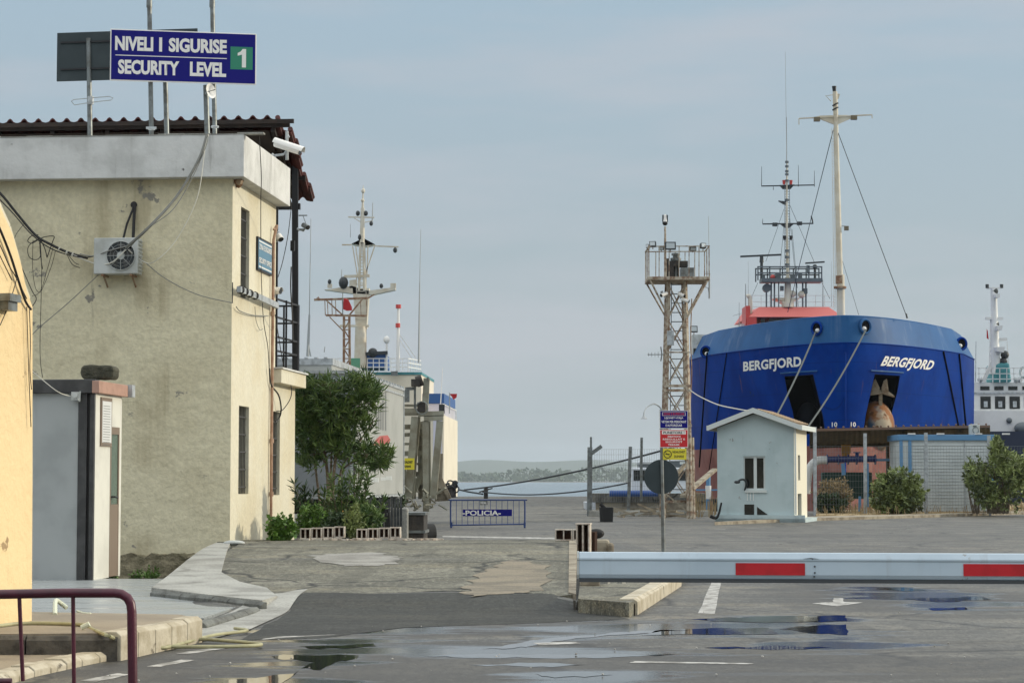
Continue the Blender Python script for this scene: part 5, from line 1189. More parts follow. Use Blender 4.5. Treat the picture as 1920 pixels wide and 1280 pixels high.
# anchor pockets cut into the bow
poly = [(1.65, 7.1), (3.15, 7.1), (3.0, 6.2), (2.72, 5.2), (2.5, 3.9), (1.0, 3.9), (1.15, 4.9), (1.42, 6.1)]
ckf = []
for sgn in (-1, 1):
    cb_ = MB(); cb_.prism([SF(sgn*x, -2, z) for x, z in poly], SF.f*7.6)
    co = cb_.build('cut', M['hull_dark']); ckf.append(co)
    bo_ = ho.modifiers.new('b', 'BOOLEAN'); bo_.operation = 'DIFFERENCE'; bo_.solver = 'EXACT'; bo_.object = co
dg = bpy.context.evaluated_depsgraph_get(); dg.update(); me_new = bpy.data.meshes.new_from_object(ho.evaluated_get(dg)); me_new.set_sharp_from_angle(angle=R(38)); ho.modifiers.clear(); ho.data = me_new
for co in ckf: bpy.data.objects.remove(co)
print('bow faces', len(me_new.polygons))
me_new.materials.clear(); me_new.materials.append(M['hull_blue'])
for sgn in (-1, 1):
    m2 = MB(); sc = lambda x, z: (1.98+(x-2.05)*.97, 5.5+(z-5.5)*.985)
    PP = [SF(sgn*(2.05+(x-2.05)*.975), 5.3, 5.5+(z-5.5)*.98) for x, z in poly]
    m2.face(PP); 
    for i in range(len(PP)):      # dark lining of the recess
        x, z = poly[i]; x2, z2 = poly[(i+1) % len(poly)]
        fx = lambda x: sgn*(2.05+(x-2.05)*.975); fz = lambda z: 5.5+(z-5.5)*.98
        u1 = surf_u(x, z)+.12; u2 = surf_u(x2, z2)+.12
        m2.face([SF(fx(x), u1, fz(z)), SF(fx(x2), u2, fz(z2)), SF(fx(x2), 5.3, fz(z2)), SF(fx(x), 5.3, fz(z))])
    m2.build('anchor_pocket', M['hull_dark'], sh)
    m2 = MB()     # ledge over the pocket
    pa, pb = [], []
    for i in range(7):
        hb = 1.45+i*.32; z = 7.28; u = surf_u(hb, z); pa.append((hb, u))
    for (h1, u1), (h2, u2) in zip(pa, pa[1:]):
        m2.add([SF(sgn*h1, u1-.14, 7.24), SF(sgn*h2, u2-.14, 7.24), SF(sgn*h2, u2+.05, 7.24), SF(sgn*h1, u1+.05, 7.24), SF(sgn*h1, u1-.14, 7.31), SF(sgn*h2, u2-.14, 7.31), SF(sgn*h2, u2+.05, 7.31), SF(sgn*h1, u1+.05, 7.31)], [(0, 1, 2, 3), (4, 5, 6, 7), (0, 1, 5, 4), (2, 3, 7, 6), (0, 3, 7, 4), (1, 2, 6, 5)])
    m2.build('ledge', M['hull_band'], sh)
# anchor and bulging rusty bolster in the starboard (right) pocket, bare one in the left
bl = MB(); bl.ball(SF(1.85, 4.0, 4.3), 1.0, 20, 14, (1.0, 1.75, 1.45)); bl.build('bolster', M['bulb_rust'], sh)
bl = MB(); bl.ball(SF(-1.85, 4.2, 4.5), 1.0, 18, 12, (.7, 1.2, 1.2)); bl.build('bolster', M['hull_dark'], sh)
an_ = MB()
c = SF(2.05, 2.75, 6.3)
r_, u_ = SF.r, V((0, 0, 1))
an_.prism([c-r_*.55-u_*.25, c-r_*.1-u_*.12, c-r_*.05+u_*.1, c-r_*.28+u_*.62, c-r_*.46+u_*.45, c-r_*.58+u_*.0], SF.f*.18)
an_.prism([c+r_*.06-u_*.12, c+r_*.42-u_*.1, c+r_*.4+u_*.15, c+r_*.34+u_*.62, c+r_*.16+u_*.5, c+r_*.04+u_*.1], SF.f*.18)
an_.prism([c-r_*.6-u_*.3, c+r_*.1-u_*.22, c+r_*.75-u_*.42, c+r_*.75-u_*.34, c+r_*.45-u_*.1, c-r_*.5-u_*.14], SF.f*.3)
an_.bar(c+SF.f*.2, c+SF.f*.4-u_*1.0, .2, .2)
an_.build('anchor', M['anchor'], sh, bevel=.02)
# bulwark
bw = hull([ZK+.001, ZK+.36, ZK+.7, ZK+1.05, ZT], 22, False)
bw_o = MB(); 
# drop the transverse closing faces
for f_, s_ in zip(bw.f, bw.sm):
    if s_: bw_o.face([bw.v[i] for i in f_], True)
for row in [bw_o.v[:]]:
    nf = len(bw_o.f); ctr = SF(0, 24, 0)
    for f_ in bw_o.f[:nf]:
        q = []
        for i in f_:
            p = bw_o.v[i]; d_ = V((ctr.x-p.x, ctr.y-p.y, 0)).normalized(); q.append(p+d_*.13)
        bw_o.face(list(reversed(q)), True)
bwo = bw_o.build('bulwark', M['hull_band'], sh, weld=True)
m2 = MB(); half = []
pr = [(hbs(ZT, u), u) for u in us if u < 22]
m2.tube([SF(-h*.994, u+.05, ZT) for h, u in reversed(pr[1:])]+[SF(h*.994, u+.05, ZT) for h, u in pr], .055, 6); m2.build('rail_cap', M['hull_band'], sh)
m2 = MB(); pr = [(hbs(ZK, u)+.02, u) for u in us if u < 22]
m2.tube([SF(-h, u, ZK) for h, u in reversed(pr[1:])]+[SF(h, u, ZK) for h, u in pr], .03, 5); m2.build('knuckle_line', M['hull_blue'], sh)
# rounded stem bar
m2 = MB(); m2.tube([SF(0, 2.6*(1-max(0, min(1, (z+3)/(ZK+3))))**1.3-.0, z) for z in [-2+i*.6 for i in range(18)]], .06, 6); m2.build('stem_bar', M['hull_blue'], sh)
# name on both bows
def hull_text(s, sgn, h0, h1, z0, z1, slant, mm='sign_white', bold=.025, nm='name_lettering'):
    def fn(a, b):
        z = z0+(z1-z0)*b; hb = (h0+(h1-h0)*(a+slant*(b-.5)*.12))
        return SF(hb, surf_u(hb, z)-.05, z)
    return text(nm, s, M[mm], sh, (0, 0, 0), (1, 0, 0), (0, 0, 1), 1, 1, 0, bold, fn, 1.05)
def hb_at(px, py, Y): return (W(px, py, Y)-SF.o).dot(SF.r)
def hb_px(px, z, sgn):     # half breadth whose hull point shows at that image column
    lo, hi = .05, 8.0
    for _ in range(30):
        m_ = (lo+hi)/2; p = SF(sgn*m_, surf_u(m_, z), z); x = 960+F*p.x/p.y
        if (x-px)*sgn < 0: lo = m_
        else: hi = m_
    return sgn*lo
hull_text('BERGFJORD', 1, hb_px(1655, 7.7, 1), hb_px(1750, 7.7, 1), 7.4, 8.1, 1, bold=.035); hull_text('BERGFJORD', -1, hb_px(1394, 7.7, -1), hb_px(1503, 7.7, -1), 7.4, 8.1, 0, bold=.035)
for hb, s in ((-.55, '10'), (.45, '10')): hull_text(s, 1, hb-.14, hb+.14, 4.25, 4.5, 0, nm='draft_mark')
# fairleads
FL = [(-1.42, 9.55, .34), (1.08, 9.62, .37), (-7.5, 8.95, .32), (7.35, 9.35, .34)]
def surf_n(hb, z):
    e_ = .05; u1, u2 = surf_u(abs(hb)-e_, z), surf_u(abs(hb)+e_, z); t = V((2*e_, u2-u1)); s = 1 if hb > 0 else -1
    n_ = SF.r*s*t.y-SF.f*t.x; return n_.normalized()
flp = []
for hb, z, r in FL:
    u = surf_u(hb, z); c = SF(hb, u, z); n_ = surf_n(hb, z)
    if abs(hb) > 7: n_ = (n_+(-SF.f)*1.2).normalized()
    m2 = MB(); m2.cyl(c-n_*.05, c+n_*.06, r*.92, n=24, sm=False); fl = m2.build('fairlead', M['hull_dark'], sh)
    m2 = MB(); m2.ring(c+n_*.07, n_, r, .07, 28, 8); m2.build('ring', M['hull_blue'] if not 0 < hb < 2 else M['hull_band'], fl)
    m2 = MB(); m2.ball(c+n_*.1-V((0, 0, r*.35))+SF.r*(.08 if hb < 0 else -.12), r*.42, 10, 7, (1, 1, .9)); m2.build('roller', M['ship_white'], fl)
    flp.append(c+n_*.12-V((0, 0, r*.4)))
# vertical fender lines and hanging ropes on the sides of the bow
m2 = MB()
for h1, h2 in ((5.95, 7.55), (7.1, 7.95)):
    pts = []
    for i in range(12):
        z = ZK-.05-i*(ZK-3.4)/11; hb = h1+(h2-h1)*i/11; pts.append(SF(hb, surf_u(hb, z)-.04, z))
    m2.tube(pts, .06, 5)
for h1, h2 in ((-7.45, -8.0), (-6.3, -7.4)):
    pts = []
    for i in range(12):
        z = (8.9 if h1 < -7 else ZK)-i*(ZK-2)/11; hb = h1+(h2-h1)*i/11; pts.append(SF(hb, surf_u(hb, min(z, ZK))-.05, z))
    m2.tube(pts, .05 if h1 < -7 else .03, 5)
m2.build('hull_seam', M['hull_dark'], sh)
# mooring ropes
q1 = W(1345, 925, 98); q2 = W(1385, 930, 98); q1.z = q2.z = .5
q1 = V((9.1, 98, .5)); q2 = V((10.2, 98, .5))
cable(sag(flp[0], q1, .9, 14), .045, 'rope_light', 'left mooring rope falling from the bow behind the kiosk roof', 'mooring_rope', 6, False, 'mooring ropes')
cable(sag(flp[1], q2, .9, 14), .045, 'rope_light', 'right mooring rope crossing the stem of the blue ship', 'mooring_rope', 6, False, 'mooring ropes')
for q, lb in ((q1, 'bollard'), (q2, 'bollard')):
    m2 = MB(); m2.cyl((q.x, q.y-.3, 0), (q.x, q.y-.3, .45), .16, n=12); m2.cyl((q.x, q.y-.3, .45), (q.x, q.y-.3, .55), .24, n=12); solo('bollard', m2, M['black_steel'], 'iron bollard behind the kiosk holding a mooring rope', 'bollard', 'bollards behind the kiosk')
# foremast
mat('lamp_brown', (.16, .13, .08), .6)
MY = SF(0, 6.5, 0)
ms = thing('foremast', 'tall white foremast with crosstree rising from the blue bow', 'mast', MY+V((0, 0, ZK)))
ms.parent = None
Yf = MY.y
def mpt(x, y, Y=Yf): return W(x, y, Y)
ms_base = V((mpt(1577, 600).x, Yf, ZK-.02))
ms.location = ms_base
ms.name = 'foremast'
m2 = MB(); m2.cyl(ms_base, mpt(1576, 515), .24, .22, n=16); m2.build('mast_foot', M['mast_white'], ms)
m2 = MB(); m2.cyl(mpt(1575, 535), mpt(1567, 215), .185, .125, n=16); m2.cyl(mpt(1567, 215), mpt(1565.5, 172), .14, .13, n=12); m2.build('mast_tube', M['mast_white'], ms)
m2 = MB(); m2.cyl(mpt(1575, 541), mpt(1575, 537), .36, n=16); m2.cyl(mpt(1575, 532), mpt(1575, 517), .235, n=16); m2.build('rusty_collar', M['rust'], ms)
m2 = MB(); c1, c2 = mpt(1498, 222.5), mpt(1635, 215.5); m2.bar(c1, c2, .08, .07); cc0 = mpt(1567, 219)
m2.prism([cc0+V((-1.2, 0, -.02)), cc0+V((-.1, 0, -.45)), cc0+V((.1, 0, -.45)), cc0+V((1.1, 0, 0)), cc0+V((.6, 0, .1)), cc0+V((-.9, 0, .06))], (0, .1, 0))
m2.bar(c1, c1-V((0, 0, .35)), .05, .05); m2.bar(c2, c2-V((0, 0, .2)), .05, .05); m2.build('crosstree', M['mast_white'], ms)
m2 = MB()
for x, y in ((1531.5, 224), (1601, 221)): c = mpt(x, y); m2.box(Fr(c, 0), -.17, .17, -.15, .1, -.12, .12)
m2.build('deck_light', M['lamp_brown'], ms)
m2 = MB(); m2.cyl(mpt(1564.5, 172), mpt(1564, 162), .10, .13, n=10); m2.cyl(mpt(1567, 205), mpt(1566, 203), .2); m2.cyl(mpt(1567, 197), mpt(1566, 195), .2); m2.build('mast_light', M['black_steel'], ms)
m2 = MB(); m2.prism([mpt(1565, 174)+V((.05, 0, 0)), mpt(1575, 177), mpt(1572, 186), mpt(1567, 190)], (0, .1, 0)); m2.tube([mpt(1562, 178), mpt(1548, 180), mpt(1558, 190)], .025, 5); m2.build('top_bracket', M['mast_white'], ms)
m2 = MB()
for s_ in (0, -3.5): m2.bar(mpt(1567.5+s_, 580), mpt(1563+s_, 240), .02, .02)
for i in range(64):
    y = 245+i*5.2; xm = 1563+(y-240)*.0135; m2.bar(mpt(xm, y), mpt(xm-3.5, y), .018, .018)
m2.build('ladder', M['mast_white'], ms)
m2 = MB(); m2.bar(mpt(1573, 424), mpt(1587, 424), .03, .03); m2.box(Fr(mpt(1587, 428), 0), -.12, .12, -.1, .1, -.12, .12); m2.build('side_lamp', M['lamp_brown'], ms)
m2 = MB(); m2.cyl(mpt(1570, 245), mpt(1701, 596, 119.5), .022, n=5); m2.cyl(mpt(1701, 596, 119.5), mpt(1699, 588, 119.6), .05, n=6); m2.build('stay', M['radar_dark'], ms)
m2 = MB(); m2.cyl(mpt(1562, 245), mpt(1477, 585, 150), .022, n=5); m2.build('stay', M['radar_dark'], ms)
m2 = MB(); m2.cyl(mpt(1580, 490), mpt(1610, 590, 121), .012, n=4); m2.build('stay', M['radar_dark'], ms)
for c in ms.children: pass
ms.parent = sh; ms.location = ms_base-sh.location
for kx in ('label', 'category'): del ms[kx]
# bridge superstructure far aft
DY = 176.0
def D(x, y): return W(x, y, DY)
a = D(1393, 600); b = D(1560, 600)
m2 = MB(); fr = Fr((0, DY, 0), 0); m2.box(fr, a.x-.2, b.x+.9, 0, 9, 5.5, D(0, 607).z); br = m2.build('bridge', M['ship_white'], sh)
m2 = MB(); zt1 = D(0, 576).z; zt0 = D(0, 596).z
m2.add([V((D(1397, 0).x, DY-1.2, zt0)), V((D(1572, 0).x, DY-1.2, zt0)), V((D(1578, 0).x, DY+8, zt0)), V((D(1391, 0).x, DY+8, zt0)), V((D(1419, 0).x, DY-.2, zt1)), V((D(1548, 0).x, DY-.2, zt1)), V((D(1560, 0).x, DY+8, zt1)), V((D(1405, 0).x, DY+8, zt1))], [(3, 2, 1, 0), (4, 5, 6, 7), (0, 1, 5, 4), (2, 3, 7, 6), (0, 4, 7, 3), (1, 2, 6, 5)])
m2.build('red_roof_band', M['ship_red_top'], br)
m2 = MB(); m2.box(fr, D(1394, 0).x, D(1411, 0).x, -1.3, -.2, D(0, 616).z, D(0, 597).z); m2.build('red_wing', M['ship_red'], br)
m2 = MB(); m2.box(fr, D(1392, 0).x, D(1400, 0).x, -1.0, 2, D(0, 620).z, D(0, 575).z)
m2.build('wing_screen', M['ship_red'], br)
m2 = MB()
for x0_, x1_ in ((1422, 1430), (1437, 1463), (1472, 1497), (1503, 1528), (1534, 1558)): m2.box(fr, D(x0_, 0).x, D(x1_, 0).x, -.03, .02, D(0, 618).z, D(0, 598).z)
m2.build('window', M['dark_glass'], br)
# monkey island: mast, radars, rails
mk = MB()
mk.cyl(D(1477, 576), D(1477, 520), .3, .24, n=12); mk.cyl(D(1477, 520), D(1476, 475), .13, .12, n=10); mk.cyl(D(1476, 475), D(1475, 400), .11, .10, n=10); mk.cyl(D(1475, 400), D(1475.5, 303), .09, .06, n=10)
mk.build('main_mast', M['mast_white'], br)
m2 = MB()
for i in range(34): y = 510-i*5.2; m2.bar(D(1472, y), D(1480, y), .04, .04)
m2.bar(D(1471.5, 515), D(1471.5, 340), .035, .035); m2.bar(D(1480.5, 515), D(1480.5, 340), .035, .035)
for y in (303, 311, 320, 326, 338): m2.cyl(D(1475.5, y+3), D(1475.5, y-1), .15, n=8)
for y in (375, 470, 482, 496): m2.cyl(D(1475.5, y+2), D(1475.5, y-2), .19, n=8)
m2.build('mast_fittings', M['radar_grey'], br)
m2 = MB(); m2.bar(D(1428, 349), D(1527, 347), .09, .09); m2.bar(D(1430, 420), D(1525, 419), .10, .10)
for x, y0, y1 in ((1428, 312, 350), (1527, 320, 350), (1430, 410, 420), (1524, 412, 420), (1497, 310, 350), (1450, 349, 356)): m2.cyl(D(x, y1), D(x, y0), .03, .015, n=5)
m2.tube([D(1521, 405), D(1523, 412), D(1524, 418)], .06, 5)
for x, y in ((1453, 421), (1499, 419)): m2.box(Fr(D(x, y), 0), -.2, .2, -.15, .15, -.14, .14)
m2.prism([D(1462, 347), D(1490, 346), D(1483, 354), D(1469, 354)], (0, .4, 0)); m2.prism([D(1463, 419), D(1490, 419), D(1480, 427), D(1473, 427)], (0, .4, 0)); m2.prism([D(1460, 376), D(1477, 378), D(1477, 384), D(1470, 382)], (0, .5, 0))
m2.build('mast_gear', M['radar_dark'], br)  # yards mixed with thin whips, boxes and brackets, split into loose pieces
m2 = MB()
for x, y in ((1470, 342), (1483, 342)): m2.cyl(D(x, y+4), D(x, y-4), .10, .14, n=8)
m2.ball(D(1449, 520), .22, 8, 6); m2.build('red_lantern', M['ship_red'], br)
m2 = MB()
for x, y in ((1471, 446), (1483, 446)): m2.cyl(D(x, y+4), D(x, y-4), .10, .14, n=8)
m2.build('black_lantern', M['black_steel'], br)
m2 = MB(); m2.bar(D(1388, 481), D(1465, 477.5), .16, .14); m2.cyl(D(1428, 525), D(1428, 492), .12, n=8); m2.cyl(D(1428, 492), D(1428, 480), .18, .14, n=10); m2.build('radar_scanner', M['radar_dark'], br)
m2 = MB(); m2.bar(D(1510, 493.5), D(1546, 491), .15, .12); m2.cyl(D(1528, 525), D(1528, 498), .10, n=8); m2.ball(D(1528, 500), .2, 10, 6); m2.build('radar_scanner', M['radar_dark'], br)
m2 = MB(); fr2 = Fr((0, DY, 0), 0); m2.box(fr2, D(1422, 0).x, D(1535, 0).x, -.8, .8, D(0, 530).z, D(0, 523).z)
for y in (502, 513.5):
    for yy in (-.8, .8): m2.bar(D(1419, y)+V((0, yy, 0)), D(1538, y)+V((0, yy, 0)), .10, .10)
for x in (1419, 1441, 1465, 1490, 1514, 1538):
    for yy in (-.8, .8): m2.bar(D(x, 527)+V((0, yy, 0)), D(x, 501)+V((0, yy, 0)), .10, .10)
m2.build('radar_platform', M['radar_grey'], br)
m2 = MB()
for x in (1446, 1452, 1505, 1511): m2.bar(D(x, 576), D(x, 527), .13, .12)
m2.box(Fr(D(1515, 505), 0), -.12, .12, -.15, .15, -.32, .32); m2.bar(D(1460, 576), D(1460, 530), .08, .08); m2.bar(D(1493, 576), D(1493, 530), .08, .08)
for x, y, s_ in ((1431, 518, .22), (1458, 516, .3), (1500, 517, .25), (1486, 520, .3), (1466, 540, .22), (1510, 545, .25)): m2.box(Fr(D(x, y), 0), -s_*.6, s_*.6, -.2, .2, -s_, s_*.7)
m2.build('platform_leg', M['radar_grey'], br)
m2 = MB()
m2.add([D(1452, 558), D(1502, 558), D(1482, 567), D(1472, 567), D(1452, 558)+V((0, 2, 0)), D(1502, 558)+V((0, 2, 0)), D(1482, 567)+V((0, 2, 0)), D(1472, 567)+V((0, 2, 0))], [(0, 1, 2, 3), (4, 5, 6, 7), (0, 1, 5, 4), (1, 2, 6, 5), (2, 3, 7, 6), (3, 0, 4, 7)]); m2.cyl(D(1477, 567), D(1477, 576), .5, n=12)
m2.ball(D(1503, 552), .3, 12, 8); m2.ball(D(1486, 551), .28, 12, 8); m2.build('compass_deck', M['mast_white'], br)
m2 = MB()
for y in (554, 566, 575): m2.bar(D(1410, y), D(1563, y), .04, .04)
for x in range(1410, 1564, 17): m2.bar(D(x, 577), D(x, 553), .045, .045)
m2.build('roof_railing', M['ship_white'], br)
m2 = MB(); m2.cyl(D(1437.5, 540)+V((0, .3, 0)), D(1437.5, 540)-V((0, .3, 0)), .34, n=20); m2.bar(D(1437, 548), D(1437, 576), .12, .12); m2.build('search_light', M['radar_grey'], br)
m2 = MB(); m2.tube(poly_smooth([D(1407, 598), D(1407, 565), D(1405, 555), D(1400, 556)], 4), .16, 8); m2.build('vent_pipe', M['mast_white'], br)
m2 = MB()
for x, y0, y1, r in ((1472.5, 302, 97, .025), (1475, 302, 220, .045), (1398, 575, 532, .06), (1403, 575, 490, .02), (1559, 575, 490, .02), (1543, 575, 525, .05), (1386, 612, 567, .03)): m2.cyl(D(x if r != .025 else 1475, y0), D(x, y1), r, r*.5, n=5)
m2.bar(D(1374, 592), D(1392, 587), .03, .03); m2.build('whip_antenna', M['antenna'], br)
m2 = MB()
for p, q in (((1470, 392), (1436, 490)), ((1481, 385), (1527, 492)), ((1480, 400), (1497, 576)), ((1470, 420), (1461, 520)), ((1485, 430), (1495, 540)), ((1541, 530), (1556, 560)), ((1421, 530), (1408, 560))): m2.cyl(D(*p), D(*q), .02, n=4)
m2.build('stay', M['radar_dark'], br)
m2 = MB(); a = W(1299, 685, 134); b = W(1322, 627, 134); m2.box(Fr((0, 134, 0), 0), a.x, b.x+1, 0, 1, a.z, b.z); cr_ = m2.build('quay_cabin', M['ac_white'], sh)
m2 = MB(); m2.box(Fr((0, 134, 0), 0), a.x+.04, a.x+.32, -.03, .01, W(0, 664, 134).z, W(0, 653, 134).z); m2.build('window', M['dark_glass'], cr_)
# black lines across the water from the quay bollard to the ship
e1 = W(870, 918, 172); e2 = W(905, 922, 165)
cable(sag(e1, W(1300, 828, 122), .35, 12), .06, 'rope_dark', 'upper dark mooring line stretching over the water behind the round sign', 'mooring_rope', 5, False, 'dark mooring lines')
cable(sag(e2, W(1300, 872, 122), .75, 14), .05, 'rope_dark', 'lower dark mooring line sagging close above the water', 'mooring_rope', 5, False, 'dark mooring lines')
cable([W(862, 918, 172), W(880, 922, 168), W(905, 926, 165)], .07, 'rope_dark', 'short dark rope between the bollard and the quay block', 'mooring_rope', 5, False, 'dark mooring lines')
qb = thing('quay_bollard', 'dark iron bollard heaped with ropes at the quay corner by the ferry', 'bollard', G(846, 932, 0))
c = W(847, 926, 176); m2 = MB(); m2.cyl((c.x, 176, 0), (c.x, 176, .8), .35, n=10); m2.cyl((c.x, 176, .8), (c.x, 176, 1.0), .5, n=10); m2.build('post', M['dark_scrap'], qb)
m2 = MB()
for i in range(14): m2.ring((c.x+random.uniform(-.5, .4), 176+random.uniform(-.4, .4), random.uniform(.2, 1.3)), (random.uniform(-1, 1), random.uniform(-1, 1), random.uniform(-1, 1)), random.uniform(.15, .3), .06, 10, 5)
m2.build('rope_heap', M['rope_dark'], qb)
m2 = MB(); c = W(911, 925, 165); m2.cyl((c.x, 165, 0), (c.x, 165, .9), .16, n=8); m2.bar((c.x-.5, 165, .5), (c.x+.5, 165, .8), .1, .1); solo('mooring_post', m2, M['dark_scrap'], 'small dark post holding the lower mooring line on the quay', 'bollard')
# ------------------------------------------------------------------ long shed, container, pipes
ShY = 90.0
shd = thing('open_shed', 'long low open shed with a brown corrugated roof in front of the blue hull', 'shed', G(1680, 963))
def Sh(x, y, Y=ShY): return W(x, y, Y)
a0, a1 = Sh(1520, 805, 91.5), Sh(1855, 798, 91.5); b0, b1 = Sh(1527, 836, 88.5), Sh(1858, 824, 88.5)
a0, a1 = Sh(1518, 806, 88.5), Sh(1856, 799, 88.5); b0, b1 = Sh(1518, 836, 93), Sh(1858, 827, 93)
m2 = MB(); n = 70
for i in range(n):
    t0, t1 = i/n, (i+1)/n; z0, z1 = (.04 if i % 2 else 0), (0 if i % 2 else .04)
    p, q, r, s = a0.lerp(a1, t0)+V((0, 0, z0)), a0.lerp(a1, t1)+V((0, 0, z1)), b0.lerp(b1, t1)+V((0, 0, z1)), b0.lerp(b1, t0)+V((0, 0, z0))
    m2.face([p, q, r, s]); 
m2.build('roof_sheet', M['shed_under'], shd)
m2 = MB(); m2.bar(a0, a1, .08, .1); 
for i in range(24): p = a0.lerp(a1, (i+.5)/24); m2.ball(p+V((0, 0, .09)), .045, 6, 4)
m2.build('roof_edge', M['shed_top'], shd)
m2 = MB(); m2.bar(b0, b1, .12, .2); m2.bar(Sh(1695, 802, 88.6), Sh(1690, 836, 92.8), .1, .14); m2.bar(Sh(1800, 800, 88.6), Sh(1800, 834, 92.8), .1, .14); m2.build('beam', M['shed_under'], shd)
for x in (1527, 1664, 1853):
    m2 = MB(); p = Sh(x, 830, 92.8); m2.bar((p.x, 92.8, 0), (p.x, 92.8, p.z), .13, .13); m2.build('post', M['shed_under'], shd)
ct = thing('blue_container', 'grey site container with blue frame standing under the shed roof', 'container', G(1765, 962))
CY = 87.0; cf = Fr((W(1677, 0, CY).x, CY, 0), 0); cw = W(1853, 0, CY).x-cf.o.x; cz = W(0, 823, CY).z; cbz = .15
m2 = MB(); m2.box(cf, .02, cw-.02, .03, 2.4, cbz, cz-.05); m2.build('panel', M['container_grey'], ct)
m2 = MB(); m2.box(cf, -.06, cw+.06, -.05, 2.5, cz-.05, cz+.18)
for x in (0, .35, cw-.14): m2.box(cf, x, x+.13, -.03, .029, cbz, cz-.05)
m2.build('frame', M['container_blue'], ct, bevel=.015)
m2 = MB()
for i in range(1, 22): z = cbz+i*(cz-cbz)/22; m2.box(cf, .5, cw-.2, .012, .028, z, z+.012)
m2.box(cf, cw*.68, cw*.68+.04, .0, .028, cbz, cz-.06); m2.build('panel_joint', M['galv_light'], ct)
m2 = MB()
for x in (.35, 1.5, 3.0, 4.1): m2.box(cf, x, x+.28, -.07, .1, cz+.181, cz+.24)
m2.build('lifting_eye', M['ship_white'], ct)
ac2 = thing('air_conditioner', 'white air conditioner standing upright on the blue container roof', 'air conditioner', W(1829, 822, 87.3))
a = W(1822, 823, 87.3); b = W(1837, 795, 87.3); m2 = MB(); m2.box(Fr((0, 87.3, 0), 0), a.x, b.x, 0, .6, a.z, b.z); m2.build('casing', M['ac_white'], ac2, bevel=.02); m2 = MB(); m2.ring(V(((a.x+b.x)/2, 87.28, a.z+.36)), (0, 1, 0), .12, .012, 16, 4); m2.box(Fr((0, 87.28, 0), 0), a.x+.05, a.x+.2, -.0, .01, b.z-.1, b.z-.05); m2.build('grille', M['radar_grey'], ac2)
# fence in front of the shed
fe2 = thing('mesh_fence', 'grey wire mesh fence running in front of the container and shed', 'fence', G(1620, 964))
F2Y = 85.6; pA = W(1520, 960, F2Y); pB = W(2000, 955, F2Y); zt2 = W(0, 836, F2Y).z
mesh_fence(fe2, (pA.x, F2Y, 0), (pB.x, F2Y, 0), .2, zt2, .11, .0042, hstep=.22)
for x, yt in ((1527, 800), (1621, 812), (1735, 811), (1853, 816), (1975, 815)):
    m2 = MB(); p = W(x, yt, F2Y); m2.bar((p.x, F2Y, 0), (p.x+.02, F2Y, p.z), .12, .12); m2.build('post', M['galv_light'], fe2)
pi = thing('hose_pipe', 'dark blue flanged pipe with a white elbow behind the mesh fence', 'pipe', W(1595, 940, 89.5))
PYy = 89.5
m2 = MB(); m2.tube(poly_smooth([W(1550, 862, PYy), W(1533, 863, PYy), W(1521, 873, PYy), W(1515, 890, PYy), W(1512, 925, PYy)], 5), .17, 12); m2.build('elbow', M['pipe_white'], pi)
m2 = MB(); m2.cyl(W(1550, 861, PYy), W(1642, 860, PYy), .13, n=14)
for x in (1551, 1572, 1590, 1606, 1623, 1641): m2.cyl(W(x-1, 861, PYy), W(x+1, 861, PYy), .21, n=16)
m2.cyl(W(1607, 861, PYy), W(1607, 849, PYy), .08); m2.cyl(W(1607, 849, PYy), W(1607, 847, PYy), .16); m2.build('valve_line', M['pipe_blue'], pi)
m2 = MB(); m2.bar(W(1625, 868, PYy), W(1625, 950, PYy), .17, .15); m2.bar(W(1580, 868, PYy), W(1582, 890, PYy), .15, .15); m2.bar(W(1612, 930, PYy), W(1612, 962, PYy), .1, .1); m2.cyl(W(1642, 862, PYy), W(1676, 862, PYy), .05); m2.build('support', M['container_blue'], pi)
m2 = MB(); c = W(1586, 840, 92); m2.box(Fr(c, 0), -.18, .18, -.15, .15, -.2, .15); m2.cyl(c-V((0, 0, .34)), c-V((0, 0, .2)), .16, .18); solo('hanging_lamp', m2, M['orange_barrel'], 'orange fitting hanging under the shed roof', 'lamp')
m2 = MB(); a = W(1596, 885, 91); b = W(1636, 935, 91); m2.box(Fr((0, 91, 0), 0), a.x-1.2, b.x, 0, .5, b.z, a.z); solo('green_tank', m2, mat('tank_green', (.012, .045, .035), .7), 'dark green tank half hidden behind the bushes and fence', 'tank', bevel=.05)
m2 = MB(); q = Fr((W(1310, 0, 86).x, 86, 0), 0)
pb = thing('standpipe', 'blue and white standpipe between the tower and the kiosk', 'pipe', W(1328, 950, 86))
m2 = MB(); m2.cyl(W(1328, 955, 86), W(1328, 893, 86), .09, n=10); m2.bar(W(1305, 918, 86), W(1345, 918, 86), .06, .06); m2.build('stem', M['container_blue'], pb); m2 = MB(); m2.cyl(W(1328, 935, 86), W(1328, 910, 86), .12, n=10); m2.build('sleeve', M['ship_white'], pb)
m2 = MB()
for i in range(60):
    x = random.uniform(1304, 1342); p = G(x, random.uniform(962, 970), 0); m2.bar(p, p+V((random.uniform(-.1, .1), 0, random.uniform(.2, 1.0))), .03, .02)
tag(m2.build('reeds', M['dry_grass']), 'dry brown reeds between the tower and the kiosk', 'grass', kind='stuff')
